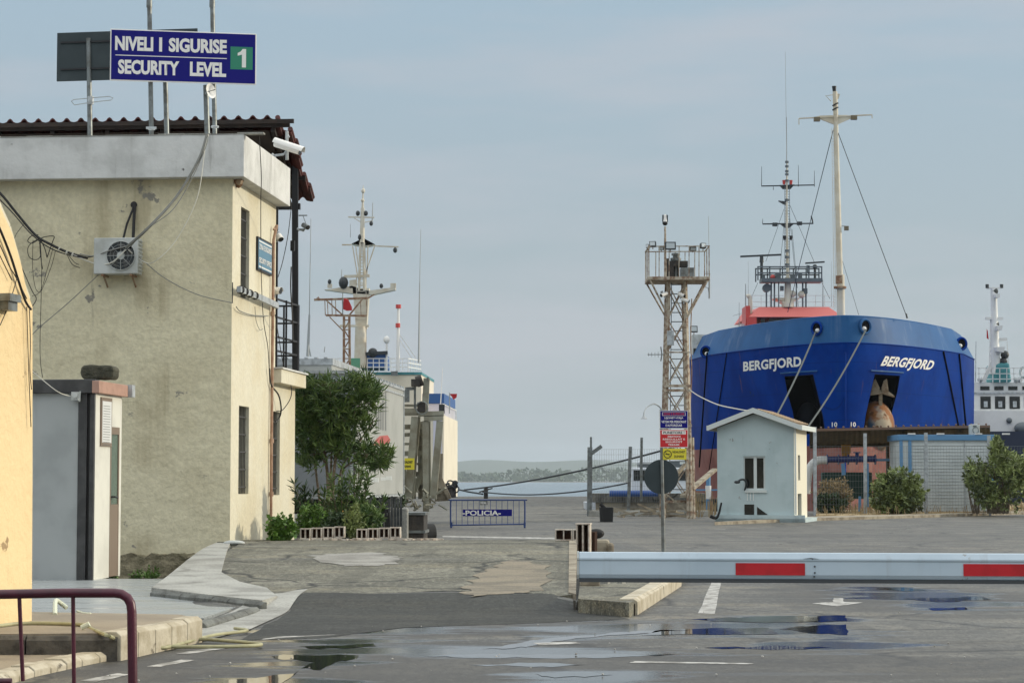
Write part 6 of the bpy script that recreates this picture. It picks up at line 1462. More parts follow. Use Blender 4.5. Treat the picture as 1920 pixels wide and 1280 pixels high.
# ------------------------------------------------------------------ white ship at the right edge
WY = 150.0
def Q(x, y): return W(x, y, WY)
ws = thing('white_ship', 'white vessel with a two row window bridge cut by the right edge', 'ship', Q(1880, 920)-V((0, 0, 1)))
fr = Fr((0, WY, 0), 0); xa = Q(1800, 0).x; xb = Q(1990, 0).x
m2 = MB(); m2.box(fr, xa, xb, 0, 8, Q(0, 768).z, Q(0, 717).z); br2 = m2.build('bridge', M['ship_white'], ws)
m2 = MB(); m2.box(fr, xa, xb+4, -1.4, 9, Q(0, 812).z, Q(0, 771).z); m2.box(fr, xa, xb, -.2, 0, Q(0, 771).z, Q(0, 767).z); m2.build('deckhouse', M['ship_white'], ws)
m2 = MB()
for i in range(6):
    x0 = 1828+27*i; w_ = 19
    m2.box(fr, Q(x0, 0).x, Q(x0+w_, 0).x, -.04, .0, Q(0, 766).z, Q(0, 743).z)
for i in range(6): x0 = 1828+26*i; m2.box(fr, Q(x0, 0).x, Q(x0+17, 0).x, -.04, .0, Q(0, 731).z, Q(0, 724).z)
m2.build('window', M['dark_glass'], br2)
m2 = MB(); m2.box(fr, xa, xb, -.12, -.0, Q(0, 738).z, Q(0, 735).z); m2.build('moulding', M['galv_light'], br2)
m2 = MB()
for i in range(6):
    x0 = 1832+27*i; m2.box(fr, Q(x0+2, 0).x, Q(x0+9, 0).x, -.06, -.041, Q(0, 763).z, Q(0, 752).z)
m2.build('blind', M['galv_light'], br2)
m2 = MB(); m2.add([V((xa, WY-3, Q(0, 835).z+.9)), V((xb+6, WY-4.5, Q(0, 835).z+.9)), V((xb+6, WY-4, -2)), V((xa, WY-2, -2)), V((xa, WY+9, Q(0, 835).z+.9)), V((xb+6, WY+9, Q(0, 835).z+.9)), V((xb+6, WY+9, -2)), V((xa, WY+9, -2))], [(0, 1, 2, 3), (4, 5, 6, 7), (0, 1, 5, 4), (2, 3, 7, 6), (0, 3, 7, 4), (1, 2, 6, 5)]); m2.build('hull', M['navy'], ws)
m2 = MB(); m2.cyl(Q(1867, 700), Q(1863, 540), .34, .20, n=14); m2.prism([Q(1859, 700), Q(1876, 700), Q(1871, 640), Q(1862, 640)], (0, 1, 0)); m2.build('mast', M['ship_white'], ws)
m2 = MB(); m2.bar(Q(1850, 540), Q(1877, 540), .1, .1); m2.bar(Q(1848, 597), Q(1880, 597), .3, .18); m2.bar(Q(1859, 637), Q(1888, 636), .18, .2); m2.prism([Q(1862, 652), Q(1878, 652), Q(1876, 662), Q(1864, 660)], (0, -1, 0)); m2.prism([Q(1864, 612), Q(1874, 612), Q(1873, 620), Q(1865, 620)], (0, -1, 0)); m2.prism([Q(1861, 552), Q(1871, 552), Q(1870, 559), Q(1862, 559)], (0, -.8, 0)); m2.build('mast_gear', M['ship_white'], ws)
m2 = MB(); m2.ball(Q(1865, 546), .25, 8, 6); m2.ball(Q(1867, 608), .25, 8, 6); m2.ball(Q(1884, 665), .3, 10, 7); m2.ball(Q(1867, 671), .3, 8, 6); m2.cyl(Q(1851, 540), Q(1851, 533), .12); m2.cyl(Q(1878, 540), Q(1878, 533), .12); m2.ball(Q(1881, 678), .3, 8, 6); m2.build('lantern', M['radar_dark'], ws)
m2 = MB()
for i in range(12): y = 690-i*8; m2.bar(Q(1855+i*.2, y), Q(1861, y-1), .05, .05)
m2.bar(Q(1855, 695), Q(1857, 595), .04, .04); m2.bar(Q(1843, 715), Q(1862, 675), .25, .25); m2.bar(Q(1888, 640), Q(1892, 700), .04, .04); m2.build('ladder', M['ship_white'], ws)
m2 = MB(); m2.add([Q(*p)-V((0, .35, 0)) for p in ((1860, 717), (1895, 717), (1891, 680), (1864, 681))]+[Q(*p)+V((0, 2.5, 0)) for p in ((1860, 717), (1895, 717), (1891, 680), (1864, 681))], [(0, 1, 2, 3), (4, 5, 6, 7), (0, 1, 5, 4), (1, 2, 6, 5), (2, 3, 7, 6), (3, 0, 4, 7)]); m2.build('funnel_cover', M['teal'], ws, bevel=.15)
m2 = MB()
for y in (691, 701, 711): m2.bar(Q(1828, y)-V((0, .6, 0)), Q(1960, y)-V((0, .6, 0)), .05, .05)
for i in range(10): m2.bar(Q(1832+i*13, 718)-V((0, .6, 0)), Q(1832+i*13, 690)-V((0, .6, 0)), .05, .05)
m2.build('railing', M['ship_white'], ws)
m2 = MB()
for x in (1838, 1905, 1912): m2.ball(Q(x, 712), .2, 8, 6)
m2.ring(Q(1919, 698), (1, .4, 0), .35, .09, 14, 6); m2.cyl(Q(1829, 716), Q(1830, 640), .04, .02, n=5); m2.build('deck_gear', M['galv_light'], ws)
m2 = MB(); m2.ball(Q(1908, 804)-V((0, 1.8, 0)), .55, 12, 8, (1.2, .8, .8)); m2.ball(Q(1883, 789)-V((0, 1.5, 0)), .2, 8, 6); m2.build('fender', M['radar_grey'], ws)
m2 = MB(); m2.add([Q(1850, 616), Q(1852, 620), Q(1854, 636), Q(1850, 634), Q(1850, 616)+V((.1, .4, 0)), Q(1853, 622)+V((.1, .5, 0))], [(0, 1, 2, 3), (0, 4, 5, 1)]); m2.build('flag', M['flag_red'], ws)
# ------------------------------------------------------------------ ferry behind the trailers
VY = 202.0
def U(x, y, Y=VY): return W(x, y, Y)
fe_ = thing('ferry', 'cream and blue ferry with a tall white mast behind the parked trailers', 'ship', U(760, 925)-V((0, 0, 2)))
fr = Fr((0, VY, 0), 0)
e2x = (W(858, 800, 222).x-U(832, 800).x)/20; 
def fbox(x0, x1, y0, y1, m, nm, d0=0, d1=20, par=None, **k):
    m2 = MB(); a = U(x0, y1); b = U(x1, y0)
    sk = e2x
    vs_ = [V((x+sk*d, VY+d, z)) for z in (a.z, b.z) for d in (d0, d1) for x in (a.x, b.x)]
    m2.add(vs_, [(0, 2, 3, 1), (4, 5, 7, 6), (0, 1, 5, 4), (2, 6, 7, 3), (0, 4, 6, 2), (1, 3, 7, 5)]); return m2.build(nm, M[m], par or fe_, **k)
dk = fbox(560, 832, 778, 960, 'ferry_cream', 'main_block')
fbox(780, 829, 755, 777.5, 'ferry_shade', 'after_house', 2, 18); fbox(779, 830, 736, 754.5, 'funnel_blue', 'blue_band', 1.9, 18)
fbox(560, 789, 702, 777.5, 'ferry_cream', 'upper_house', .5, 16); fbox(560, 790, 697, 701.9, 'teal', 'deck_edge', .4, 16)
m2 = MB(); m2.prism([U(700, 690), U(725, 690), U(724, 664), U(680, 663), U(676, 690)], (0, 5, 0)); m2.build('funnel', M['funnel_blue'], fe_)
m2 = MB(); m2.bar(U(678, 664)-V((0, .1, 0)), U(727, 661)-V((0, .1, 0)), .4, .3); m2.ball(U(699, 661), .45, 10, 7); m2.build('funnel_top', M['radar_dark'], fe_)
m2 = MB()
for y in (672, 680, 688):
    m2.bar(U(610, y), U(765, y), .08, .08); m2.bar(U(765, y), U(789, y+4, 214), .08, .08)
for x in range(612, 766, 11): m2.bar(U(x, 697), U(x, 671), .07, .07)
for i in range(6): p = U(765, 697).lerp(U(789, 700, 214), i/5); m2.bar(p, p+V((0, 0, 1.25)), .07, .07)
m2.build('railing', M['sign_white'], fe_)
m2 = MB()
for i in range(6):
    x = U(832, 0).x; d0 = 1+i*3.1
m2.bar(V((U(832, 0).x+.02, VY, U(0, 757).z)), V((U(832, 0).x+e2x*19, VY+19, U(0, 757).z)), .07, .07)
for i in range(11): p = V((U(832, 0).x+e2x*19*i/10, VY+19*i/10, 0)); m2.bar((p.x, p.y, U(0, 778).z), (p.x, p.y, U(0, 756).z), .07, .07)
m2.build('side_railing', M['sign_white'], fe_)
m2 = MB()
for i in range(4):
    d0 = 2.2+i*4.4; x = U(832, 0).x; za_, zb_ = U(0, 891).z, U(0, 869).z
    m2.add([V((x+e2x*d0+.03, VY+d0, za_)), V((x+e2x*(d0+1.8)+.03, VY+d0+1.8, za_)), V((x+e2x*(d0+1.8)+.03, VY+d0+1.8, zb_)), V((x+e2x*d0+.03, VY+d0, zb_))], [(0, 1, 2, 3)])
m2.build('window', M['dark_glass'], fe_)
m2 = MB()
for d0, y0, y1 in ((5, 805, 820), (12, 810, 838), (16, 812, 825)):
    x = U(832, 0).x; m2.bar(V((x+e2x*d0+.04, VY+d0, U(0, y1).z)), V((x+e2x*d0+.04, VY+d0, U(0, y0).z)), .05, .14)
m2.build('scupper', M['galv_light'], fe_)
fbox(812, 829, 778, 960, 'ferry_shade', 'shaded_corner', -.05, -.01); fbox(823, 834, 758, 775, 'dark_glass', 'doorway', -.12, -.04)  # shaded_corner is a thin lilac sheet painting shade on the front
m2 = MB(); m2.cyl(U(826, 760), U(830, 690), .05, .03, n=5); m2.build('ensign_pole', M['sign_white'], fe_)
# ferry mast
fm_ = MB(); fm_.cyl(U(676, 690), U(676, 612), .62, .5, n=12); fm_.add([U(661, 540), U(692, 540), U(687, 615), U(667, 612)]+[U(*p)+V((0, 1.6, 0)) for p in ((661, 540), (692, 540), (687, 615), (667, 612))], [(0, 1, 2, 3), (4, 5, 6, 7), (0, 1, 5, 4), (1, 2, 6, 5), (2, 3, 7, 6), (3, 0, 4, 7)])
fm_.cyl(U(673, 545), U(676, 455), .12, .12, n=8); fm_.cyl(U(684, 545), U(682, 455), .16, .14, n=8)
for i in range(15): fm_.bar(U(673+i*.2, 542-i*6), U(684, 541-i*6), .06, .08)
fm_.cyl(U(679, 455), U(680, 390), .24, .17, n=10); fm_.cyl(U(680, 390), U(681, 348), .12, .03, n=8); fm_.ball(U(681, 358), .18, 8, 6, (1, 1, 1.4)); fm_.ball(U(680, 376), .17, 8, 6); fm_.build('mast', M['mast_white'], fe_)
m2 = MB(); m2.add([U(608, 543), U(660, 536), U(690, 545), U(741, 538), U(741, 543), U(700, 552), U(660, 550)]+[U(*p)+V((0, 1.2, 0)) for p in ((608, 543), (660, 536), (690, 545), (741, 538), (741, 543), (700, 552), (660, 550))], [tuple(range(7)), tuple(range(13, 6, -1))]+[(i, (i+1) % 7, (i+1) % 7+7, i+7) for i in range(7)]); m2.box(Fr(U(737, 537), 0), -.25, .25, 0, .5, -.1, .3); m2.box(Fr(U(618, 537), 0), -.2, .2, 0, .5, -.1, .25)
m2.bar(U(645, 518.5), U(693, 517), .25, .25); m2.prism([U(655, 540), U(668, 540), U(668, 524), U(655, 525)], (0, 1, 0)); m2.bar(U(641, 459), U(660, 459), .12, .12); m2.bar(U(700, 461), U(747, 463), .12, .12)
m2.add([U(659, 457), U(681, 446), U(703, 458), U(681, 461)], [(0, 1, 2, 3)]); m2.prism([U(659, 457), U(681, 446), U(703, 458), U(681, 462)], (0, 1.5, 0)); m2.bar(U(653, 407), U(702, 408), .12, .12); m2.bar(U(664, 409), U(679, 418), .08, .08); m2.bar(U(684, 417), U(698, 414), .08, .08)
for a_, b_ in (((661, 461), (670, 515)), ((703, 460), (683, 520)), ((690, 460), (688, 515)), ((667, 462), (672, 500))): m2.bar(U(*a_), U(*b_), .1, .1)
md = MB()
for i in range(13): y = 520+i*13; md.bar(U(668, y), U(687, y), .06, .08)
md.bar(U(668.5, 518), U(668.5, 680), .06, .07); md.bar(U(686.5, 518), U(686.5, 680), .06, .07)
md.build('ladder', M['mast_white'], fe_)
m2.bar(U(637, 611), U(692, 611), .25, .2); m2.build('mast_gear', M['mast_white'], fe_)  # yards mixed with platforms, boxes and braces of the ferry mast
m2 = MB()
for x, y, r in ((644, 530, .45), (715, 536, .18), (671, 400, .2), (686, 400, .2), (741, 469, .2), (696, 419, .18), (676, 445, .25), (618, 528, .18)): m2.ball(U(x, y), r, 8, 6, (1, 1, 1.3))
m2.build('lantern', M['radar_dark'], fe_)
m2 = MB()
for x0, y0, x1, y1, r in ((577, 668, 580, 590, .16), (580, 590, 583, 410, .05), (785, 680, 787, 530, .10), (787, 530, 789, 430, .04), (698, 415, 699, 380, .06), (640, 520, 641, 505, .05), (608, 660, 609, 650, .06), (657, 445, 657, 420, .03)): m2.cyl(U(x0, y0), U(x1, y1), r, r*.6, n=6)
m2.bar(U(577, 640), U(583, 668), .1, .1); m2.build('whip_antenna', M['antenna'], fe_)
m2 = MB(); m2.cyl(U(746, 695), U(747, 575), .18, .12, n=8); m2.bar(U(748, 625), U(780, 672), .08, .08); m2.bar(U(748, 635), U(772, 672), .08, .08); m2.cyl(U(725, 695), U(725, 640), .1, n=6); m2.ball(U(725, 637), .3, 10, 8, (1, 1, 1.2)); m2.build('signal_mast', M['sign_white'], fe_)
m2 = MB(); m2.cyl(U(747, 578), U(747, 571), .25, n=8); m2.cyl(U(746, 614), U(746, 606), .22, n=8); m2.build('red_lantern', M['ship_red'], fe_)
m2 = MB(); a = U(736, 0).x; m2.box(Fr((0, VY-.3, 0), 0), a, U(748, 0).x, 0, .3, U(0, 704).z, U(0, 696).z); m2.build('deck_light', M['galv'], fe_)
m2 = MB(); m2.box(Fr((0, VY, 0), 0), U(661, 0).x, U(679, 0).x, -.6, -.2, U(0, 690).z, U(0, 672).z); m2.build('green_locker', M['green_plastic'], fe_)
# gantry with rusty lattice leg carrying the flag (stands on the quay behind the trailers)
gY = 150.0
gt = thing('signal_gantry', 'rusty lattice post with a wide railed crossbar and red flag before the ferry mast', 'gantry', W(652, 940, gY))
g = lambda x, y: W(x, y, gY)
m2 = MB(); m2.bar(g(644, 935), g(645, 592), .16, .16); m2.bar(g(658, 935), g(655, 592), .16, .16)
for i in range(18): y = 600+i*18; s_ = i % 2; m2.bar(g(645 if s_ else 656, y), g(656 if s_ else 645, y+18), .08, .08); m2.bar(g(645, y), g(656, y), .07, .07)
m2.build('lattice_leg', M['rust'], gt)
m2 = MB(); m2.bar(g(589, 562), g(688, 559), .14, .14); m2.bar(g(611, 591), g(688, 592), .13, .13); m2.bar(g(611, 562), g(644, 592), .1, .1); m2.bar(g(680, 560), g(654, 592), .1, .1)
for x in (609, 614, 622, 629, 642, 676, 687): m2.bar(g(x, 562), g(x+1, 591), .05, .05)
m2.bar(g(618, 594), g(645, 622), .08, .08); m2.bar(g(688, 560), g(702, 552), .1, .1); m2.tube([g(594, 560), g(597, 557), g(600, 562)], .05, 5); m2.build('crossbar', M['rust'], gt)
m2 = MB(); P_ = [(645, 560), (651, 562), (657, 575), (658, 582), (650, 583), (642, 579)]
m2.prism([g(*p)-V((0, .2, 0)) for p in P_], (0.1, .06, 0)); fl_ = m2.build('flag', M['flag_red'], gt); m2 = MB(); m2.cyl(g(643, 590)-V((0, .2, 0)), g(643, 550)-V((0, .2, 0)), .035, n=6); m2.build('flag_pole', M['galv'], gt)
m2 = MB(); f_ = W(853, 742, 198); P_ = [(842, 738), (857, 738), (856, 745), (850, 749), (847, 743)]
fo = thing('small_flag', 'little red flag flying at the ferry stern against the sky', 'flag', W(848, 755, 200)); m2.prism([W(x, y, 200) for x, y in P_], (0, .1, 0)); m2.build('cloth', M['flag_red'], fo); m2 = MB(); m2.cyl(W(843, 775, 200), W(843, 736, 200), .05, n=5); m2.build('pole', M['antenna'], fo)
# ------------------------------------------------------------------ police barrier
PoY = G(985, 989).y
pl_ = thing('police_barrier', 'blue tubular crowd barrier with a POLICIA plate across the quay road', 'barrier', G(914, 989))
def pq(x, y): return W(x, y, PoY)
m2 = MB(); r = .022
m2.tube(poly_smooth([pq(845, 987), pq(845, 942), pq(847, 937.5), pq(852, 937), pq(978, 937), pq(982, 937.5), pq(984, 942), pq(984, 987)], 3), r, 8); m2.cyl(pq(845, 984), pq(984, 982), r, n=8); m2.build('frame', M['blue_paint'], pl_)
m2 = MB()
for i in range(1, 13): x = 845+139*i/13; m2.cyl(pq(x, 984), pq(x, 937.5), .009, n=6)
m2.build('bars', M['blue_paint'], pl_)
for x in (845, 984):
    m2 = MB(); c = G(x, 990); m2.bar((c.x, PoY-.28, .03), (c.x, PoY+.28, .03), .05, .05); m2.bar((c.x, PoY, .03), (c.x, PoY, .16), .06, .06); m2.build('foot', M['blue_paint'], pl_)
m2 = MB(); a = pq(868, 967); b = pq(960, 954.5); fr = Fr((0, PoY-.04, 0), 0); m2.box(fr, a.x, b.x, 0, .012, a.z, b.z); pt_ = m2.build('plate', M['sign_blue'], pl_)
c = pq(903, 961); text('lettering', '-POLICIA-', M['sign_white'], pt_, (c.x, PoY-.041, c.z), (1, 0, 0), (0, 0, 1), pq(939, 0).x-pq(868, 0).x, .115*1.25, .003, .03)
m2 = MB(); a = pq(900, 946); b = pq(914, 938); m2.box(fr, a.x, b.x, -.01, .0, a.z, b.z); tg = m2.build('tag', M['galv'], pl_)
text('lettering', 'NDAL', M['sign_white'], tg, ((a.x+b.x)/2, PoY-.051, (a.z+b.z)/2), (1, 0, 0), (0, 0, 1), (b.x-a.x)*.8, (b.z-a.z)*.6, .002, .02)
# ------------------------------------------------------------------ hollow block edging
def hollow_block(loc, w_, h_, d_, n, m='block_white', label='', grp=None):
    t = thing('hollow_block', label, 'block', loc, grp); fr = Fr(loc, 3); mb = MB(); th_ = .022
    mb.box(fr, 0, w_, 0, d_, h_-th_, h_); mb.box(fr, 0, w_, 0, d_, 0, th_)
    for i in range(n+1): x = (w_-th_)*i/n; mb.box(fr, x, x+th_, 0.002, d_-.002, th_, h_-th_)
    mb.build('shell', M[m], t, bevel=.003); mb = MB(); mb.box(fr, .01, w_-.01, d_*.55, d_*.6, .01, h_-.01); mb.build('back_web', M['block_void'], t); return t
bY = 39.2; zg_ = .30
nb_ = 0
for (xa_, xb_, k, y_, h_, dx_) in ((562, 647, 4, 1018, .20, 0), (668, 752, 4, 1013, .19, 0)):
    p0 = W(xa_, y_, bY); p1 = W(xb_, y_-5, bY+.2); wd_ = (p1.x-p0.x)/k
    for i in range(k):
        l = ['at the left end by the oleander', 'second from the left', 'third from the left', 'last before the gap'][i] if xa_ < 600 else ['just right of the gap', 'second after the gap', 'third after the gap', 'broken one at the right end'][i]
        hollow_block(V((p0.x+wd_*i, bY+.05*i*(1 if xa_ < 600 else .6), zg_+.004+.01*i)), wd_-.008, h_, .19, 2, 'block_white', 'pale hollow block edging the plant bed, '+l, 'hollow blocks edging the plant bed')
        nb_ += 1
p0 = W(1040, 1012, 38.6)
for i in range(2): hollow_block(V((p0.x+.31*i, 38.3, .31)), .30, .20, .2, 2, 'block_white', 'pale hollow block on the island corner, '+('left one' if i == 0 else 'right one'), 'hollow blocks on the island corner')
m2 = MB(); q0 = W(1086, 1033, 36.4)
f9 = Fr((q0.x-.06, 36.2, .0), 8)
for x in (0, .10, .20): m2.box(f9, x, x+.025, 0, .3, .0, .63)
m2.box(f9, -.01, .235, -.005, .31, .63, .655)
mq = MB(); mq.box(f9, .01, .215, .2, .24, .0, .63); mq.box(Fr((q0.x-.06, 36.7, .0), 8), .22, .33, 0, .4, 0, .5); solo('void_backing', mq, M['block_void'], 'near-black backing painting the shaded voids of the upended slabs on the island corner', 'slab')  # backing panel blackened to paint the shade inside the slab voids
solo('block_pier', m2, M['block_white'], 'upended pale hollow slabs at the broken right end of the island', 'slab')
m2 = MB(); q0 = W(1108, 1030, 39)
m2.box(Fr((q0.x, 38.6, 0), 5), 0, .30, 0, .4, .0, .32); m2.box(Fr((q0.x+.28, 38.5, 0), -12), 0, .12, 0, .5, .0, .27); solo('stone_lump', m2, M['old_concrete'], 'rounded brown concrete lump behind the upended slabs', 'stone', bevel=.05)
m2 = MB(); m2.ball(W(1118, 1000, 38.8), .09, 8, 6, (1.6, 1, 1)); m2.ball(W(1110, 1003, 38.8), .07, 8, 6, (1.6, 1, 1)); solo('rubble', m2, M['rubber'], 'dark rubble lump on top of the concrete behind the slabs', 'stone')
m2 = MB(); q0 = G(1105, 1098, .145); m2.box(Fr((q0.x, q0.y, .14), 0), -.1, .12, 0, .35, 0, .15); solo('concrete_stub', m2, M['old_concrete'], 'broken concrete stub under the left end of the boom', 'stone', bevel=.015)
m2 = MB(); q0 = G(1130, 1094, .145); m2.box(Fr((q0.x, q0.y, .14), 20), -.05, .06, 0, .1, 0, .05); m2.box(Fr((q0.x+.2, q0.y+.1, .14), 40), -.03, .04, 0, .07, 0, .03); solo('paving_chip', m2, M['concrete'], 'small loose chips on the traffic island under the boom', 'stone')
# sheet of broken edging under the blocks
m2 = MB()
for i in range(60):
    p = W(random.uniform(560, 830), 1016, random.uniform(38.9, 39.25)); s = random.uniform(.02, .06); m2.box(Fr((p.x, p.y, .29), random.uniform(0, 90)), -s, s, -s, s, 0, s*.8)
tag(m2.build('rubble_chips', M['block_white']), 'crumbs of pale broken block along the plant bed', 'rubble', kind='stuff')
m2 = MB(); m2.box(Fr((W(752, 0, 39.3).x, 39.3, 0), 3), 0, .78, 0, .12, .29, .318); solo('edging_slab', m2, M['block_white'], 'thin pale edging strip right of the hollow blocks', 'slab')
# ------------------------------------------------------------------ vegetation
def leafmesh(mb, c, d, L_, w_):
    d = d.normalized(); s = d.cross(V((random.uniform(-1, 1), random.uniform(-1, 1), random.uniform(-1, 1))))
    if s.length < 1e-3: return
    s.normalize(); nrm = s.cross(d); m_ = c+d*L_*.45+nrm*L_*.06
    mb.face([c, m_-s*w_/2, c+d*L_, m_+s*w_/2])
def rnd(z0=-1, z1=1): 
    v = V((random.gauss(0, 1), random.gauss(0, 1), random.gauss(0, 1))); v.normalize(); return v
def whorls(mb, tip, d, n, L_, w_, spread=.9, back=.25):
    for i in range(n):
        t = random.random()*back; v = (d*random.uniform(.25, 1)+rnd()*spread).normalized(); leafmesh(mb, tip-d*t, v, L_*random.uniform(.7, 1.15), w_)
OY = 45.2
ol = thing('oleander_tree', 'bushy oleander tree with slim bare stems beside the cream office wall', 'tree', W(618, 1010, OY))
ow = lambda x, y, dy=0: W(x, y, OY+dy)
random.seed(11)
stems = [([(602, 1005), (600, 950), (592, 880), (585, 800), (578, 750)], .035), ([(618, 1008), (616, 930), (612, 870), (600, 800), (592, 730)], .045), ([(622, 1008), (624, 930), (628, 870), (640, 810), (655, 740)], .045), ([(630, 1008), (634, 940), (640, 880), (665, 840), (700, 790)], .035), ([(618, 1005), (620, 900), (622, 820), (618, 720)], .03), ([(640, 880), (672, 860), (700, 850), (720, 855)], .02), ([(612, 870), (580, 830), (562, 810)], .02), ([(640, 810), (668, 770), (685, 730)], .018), ([(600, 800), (588, 740), (590, 715)], .018)]
m2 = MB(); tips = []
for P_, r in stems:
    dys = [random.uniform(-.1, .1)*i for i in range(len(P_))]; pts = poly_smooth([ow(x, y, dy*2) for (x, y), dy in zip(P_, dys)], 4); m2.tube(pts, r, 6, r*.4); tips += pts[len(pts)//2:]
lobes = [(600, 745, 44, 38), (645, 735, 48, 36), (680, 745, 40, 34), (620, 790, 55, 42), (575, 800, 26, 45), (658, 800, 44, 36), (700, 850, 36, 24), (655, 845, 30, 22), (580, 850, 26, 26), (600, 715, 20, 18), (672, 710, 22, 16), (716, 862, 16, 14), (552, 770, 30, 50), (625, 840, 28, 20), (722, 850, 14, 16), (690, 730, 22, 14), (575, 720, 16, 16), (690, 870, 20, 14)]
lf = MB()
for (cx, cy, rx, ry) in lobes:
    n_ = int(rx*ry/21)
    for i in range(n_):
        a_ = random.uniform(0, 2*math.pi); rr_ = math.sqrt(random.random())
        c = ow(cx+rx*rr_*math.cos(a_), cy+ry*rr_*math.sin(a_), random.uniform(-.55, .55)); src = min(tips, key=lambda t: (t-c).length)
        d = (c-src); d = (d.normalized() if d.length > .01 else rnd())*.6+V((0, 0, .5))+rnd()*.3; d.normalize()
        if random.random() < .22: m2.tube([src, src.lerp(c, .5)+V((0, 0, .04)), c], .008, 4, .004)
        whorls(lf, c, d, 10, .24, .035, .62, .2)
m2.build('trunk', M['bark'], ol); cr_ = lf.build('crown', M['leaf'], ol)
def bush(name, label, cat, cx, cy, rx, ry, Y, base_y, n, L_, w_, m, seed, stemn=6, cover=None, rd=.5, droop=0, grp=None, clump=9, lobes_=None):
    random.seed(seed); q = W(cx, base_y, Y); t = thing(name, label, cat, q, grp); st_ = MB(); lf = MB()
    LB = lobes_ or [(0, 0, 1, 1)]
    for i in range(stemn):
        x, y = cx+random.uniform(-.7, .7)*rx, cy+random.uniform(-.6, .5)*ry; p0 = W(cx+random.uniform(-.3, .3)*rx, base_y, Y); st_.tube(poly_smooth([p0, p0.lerp(W(x, y, Y), .5)+rnd()*.08, W(x, y, Y+random.uniform(-rd, rd)*.5)], 3), .03*rd+.008, 5, .006)
    for i in range(n):
        lx, ly, la, lb = random.choice(LB); a_ = random.uniform(0, 2*math.pi); rr_ = random.random()**.5*random.uniform(.75, 1.0)+(random.random() < .06)*random.uniform(.05, .3)
        c = W(cx+rx*(lx+la*rr_*math.cos(a_)), cy+ry*(ly+lb*rr_*math.sin(a_)), Y+random.uniform(-rd, rd)); c.z = max(c.z, q.z+.02)
        d = (c-W(cx, cy+ry*.5, Y)).normalized()+rnd()*.4+V((0, 0, .3-droop)); d.normalize(); whorls(lf, c, d, clump, L_, w_, .9, .15)
    st_.build('stem', M['bark'], t); lf.build('foliage', M[m], t); return t
def spiky(name, label, cx, base_y, Y, n, hgt, spread, L_, w_, m, seed):
    random.seed(seed); q = W(cx, base_y, Y); t = thing(name, label, 'plant', q, 'young shrubs in the plant bed'); st_ = MB(); lf = MB()
    for i in range(n):
        d = V((random.uniform(-spread, spread), random.uniform(-spread, spread), 1)).normalized(); p0 = q+V((random.uniform(-.1, .1), random.uniform(-.1, .1), 0)); H = hgt*random.uniform(.6, 1)
        st_.tube([p0, p0+d*H*.5, p0+d*H], .012, 4, .005)
        k = int(H/.02)
        for j in range(k):
            c = p0+d*H*(.25+.75*j/k); v = (d*.7+rnd()*.9).normalized(); leafmesh(lf, c, v, L_*random.uniform(.6, 1.1), w_*1.3)
    st_.build('stem', M['bark'], t); lf.build('foliage', M[m], t); return t
bush('fig_bush', 'broad leaved low bush at the foot of the sunlit office corner', 'bush', 527, 990, 34, 30, 38.9, 1018, 130, .10, .085, 'leaf_bright', 3, 12, rd=.3, clump=5)
bush('low_shrub', 'bright green low shrub between the fig bush and the oleander stems', 'bush', 583, 975, 32, 38, 40.2, 1010, 200, .09, .035, 'leaf_bright', 4, 6, rd=.3)
bush('low_shrub', 'dark green dense shrub under the oleander stems', 'bush', 635, 985, 40, 28, 40.0, 1010, 230, .09, .03, 'leaf_dark', 5, 6, rd=.35)
bush('low_shrub', 'yellowish speckled shrub growing through the gap in the blocks', 'bush', 663, 978, 20, 40, 39.7, 1014, 150, .08, .035, 'leaf_olive', 6, 6, rd=.2)
bush('low_shrub', 'green shrub spreading toward the charred pickets', 'bush', 688, 972, 30, 30, 40.6, 1008, 190, .11, .03, 'leaf', 8, 6, rd=.3)
spiky('spiky_shrub', 'upright leafy shoot left of the oleander stems', 577, 985, 41, 5, 1.0, .25, .2, .03, 'leaf_dark', 21)
spiky('spiky_shrub', 'tall upright shoot right behind the oleander stems', 634, 1000, 41.3, 5, 1.25, .16, .2, .03, 'leaf', 22)
spiky('spiky_shrub', 'tallest pointed shoot before the trailer corner', 664, 1000, 41.3, 5, 1.35, .2, .22, .03, 'leaf', 23)
spiky('spiky_shrub', 'bushy shoot bending right toward the pickets', 690, 1000, 41.0, 6, .85, .5, .2, .03, 'leaf', 24)
spiky('spiky_shrub', 'fan of long leaves behind the dark shrub', 612, 1000, 41.5, 6, .9, .4, .2, .03, 'leaf', 25)
spiky('spiky_shrub', 'small leafy sprig against the trailer wheel area', 745, 960, 43.5, 6, .42, .9, .13, .03, 'leaf_dark', 26)
for (x, y, Y, s, lb) in ((210, 1084, 30.8, 11, 'little weed tuft at the cabin door sill'), (283, 1080, 31.5, 17, 'weed clump at the foot of the stone plinth'), (255, 1082, 32.5, 13, 'low weeds in the middle of the plinth foot')):
    bush('weed', lb, 'plant', x, y-s*.4, s*1.2, s*.8, Y, y+4, 34, .06, .03, 'leaf_bright', int(x), 3, rd=.12, grp='weeds by the plinth', clump=6)
bush('hedge_bush', 'round dense green bush in front of the container fence', 'bush', 1685, 918, 56, 46, 84.3, 966, 640, .20, .09, 'leaf_olive', 31, 14, rd=1.0, clump=8, lobes_=[(0, .1, .85, .85), (-.35, -.1, .6, .7), (.35, 0, .65, .7), (0, -.35, .6, .6), (.1, .5, .85, .5), (-.6, .4, .4, .5)])
bush('hedge_bush', 'brownish grey dying bush behind the mesh fence beside the kiosk', 'bush', 1563, 928, 38, 34, 87.2, 962, 330, .16, .06, 'dry_grass', 32, 12, rd=.8, clump=7)
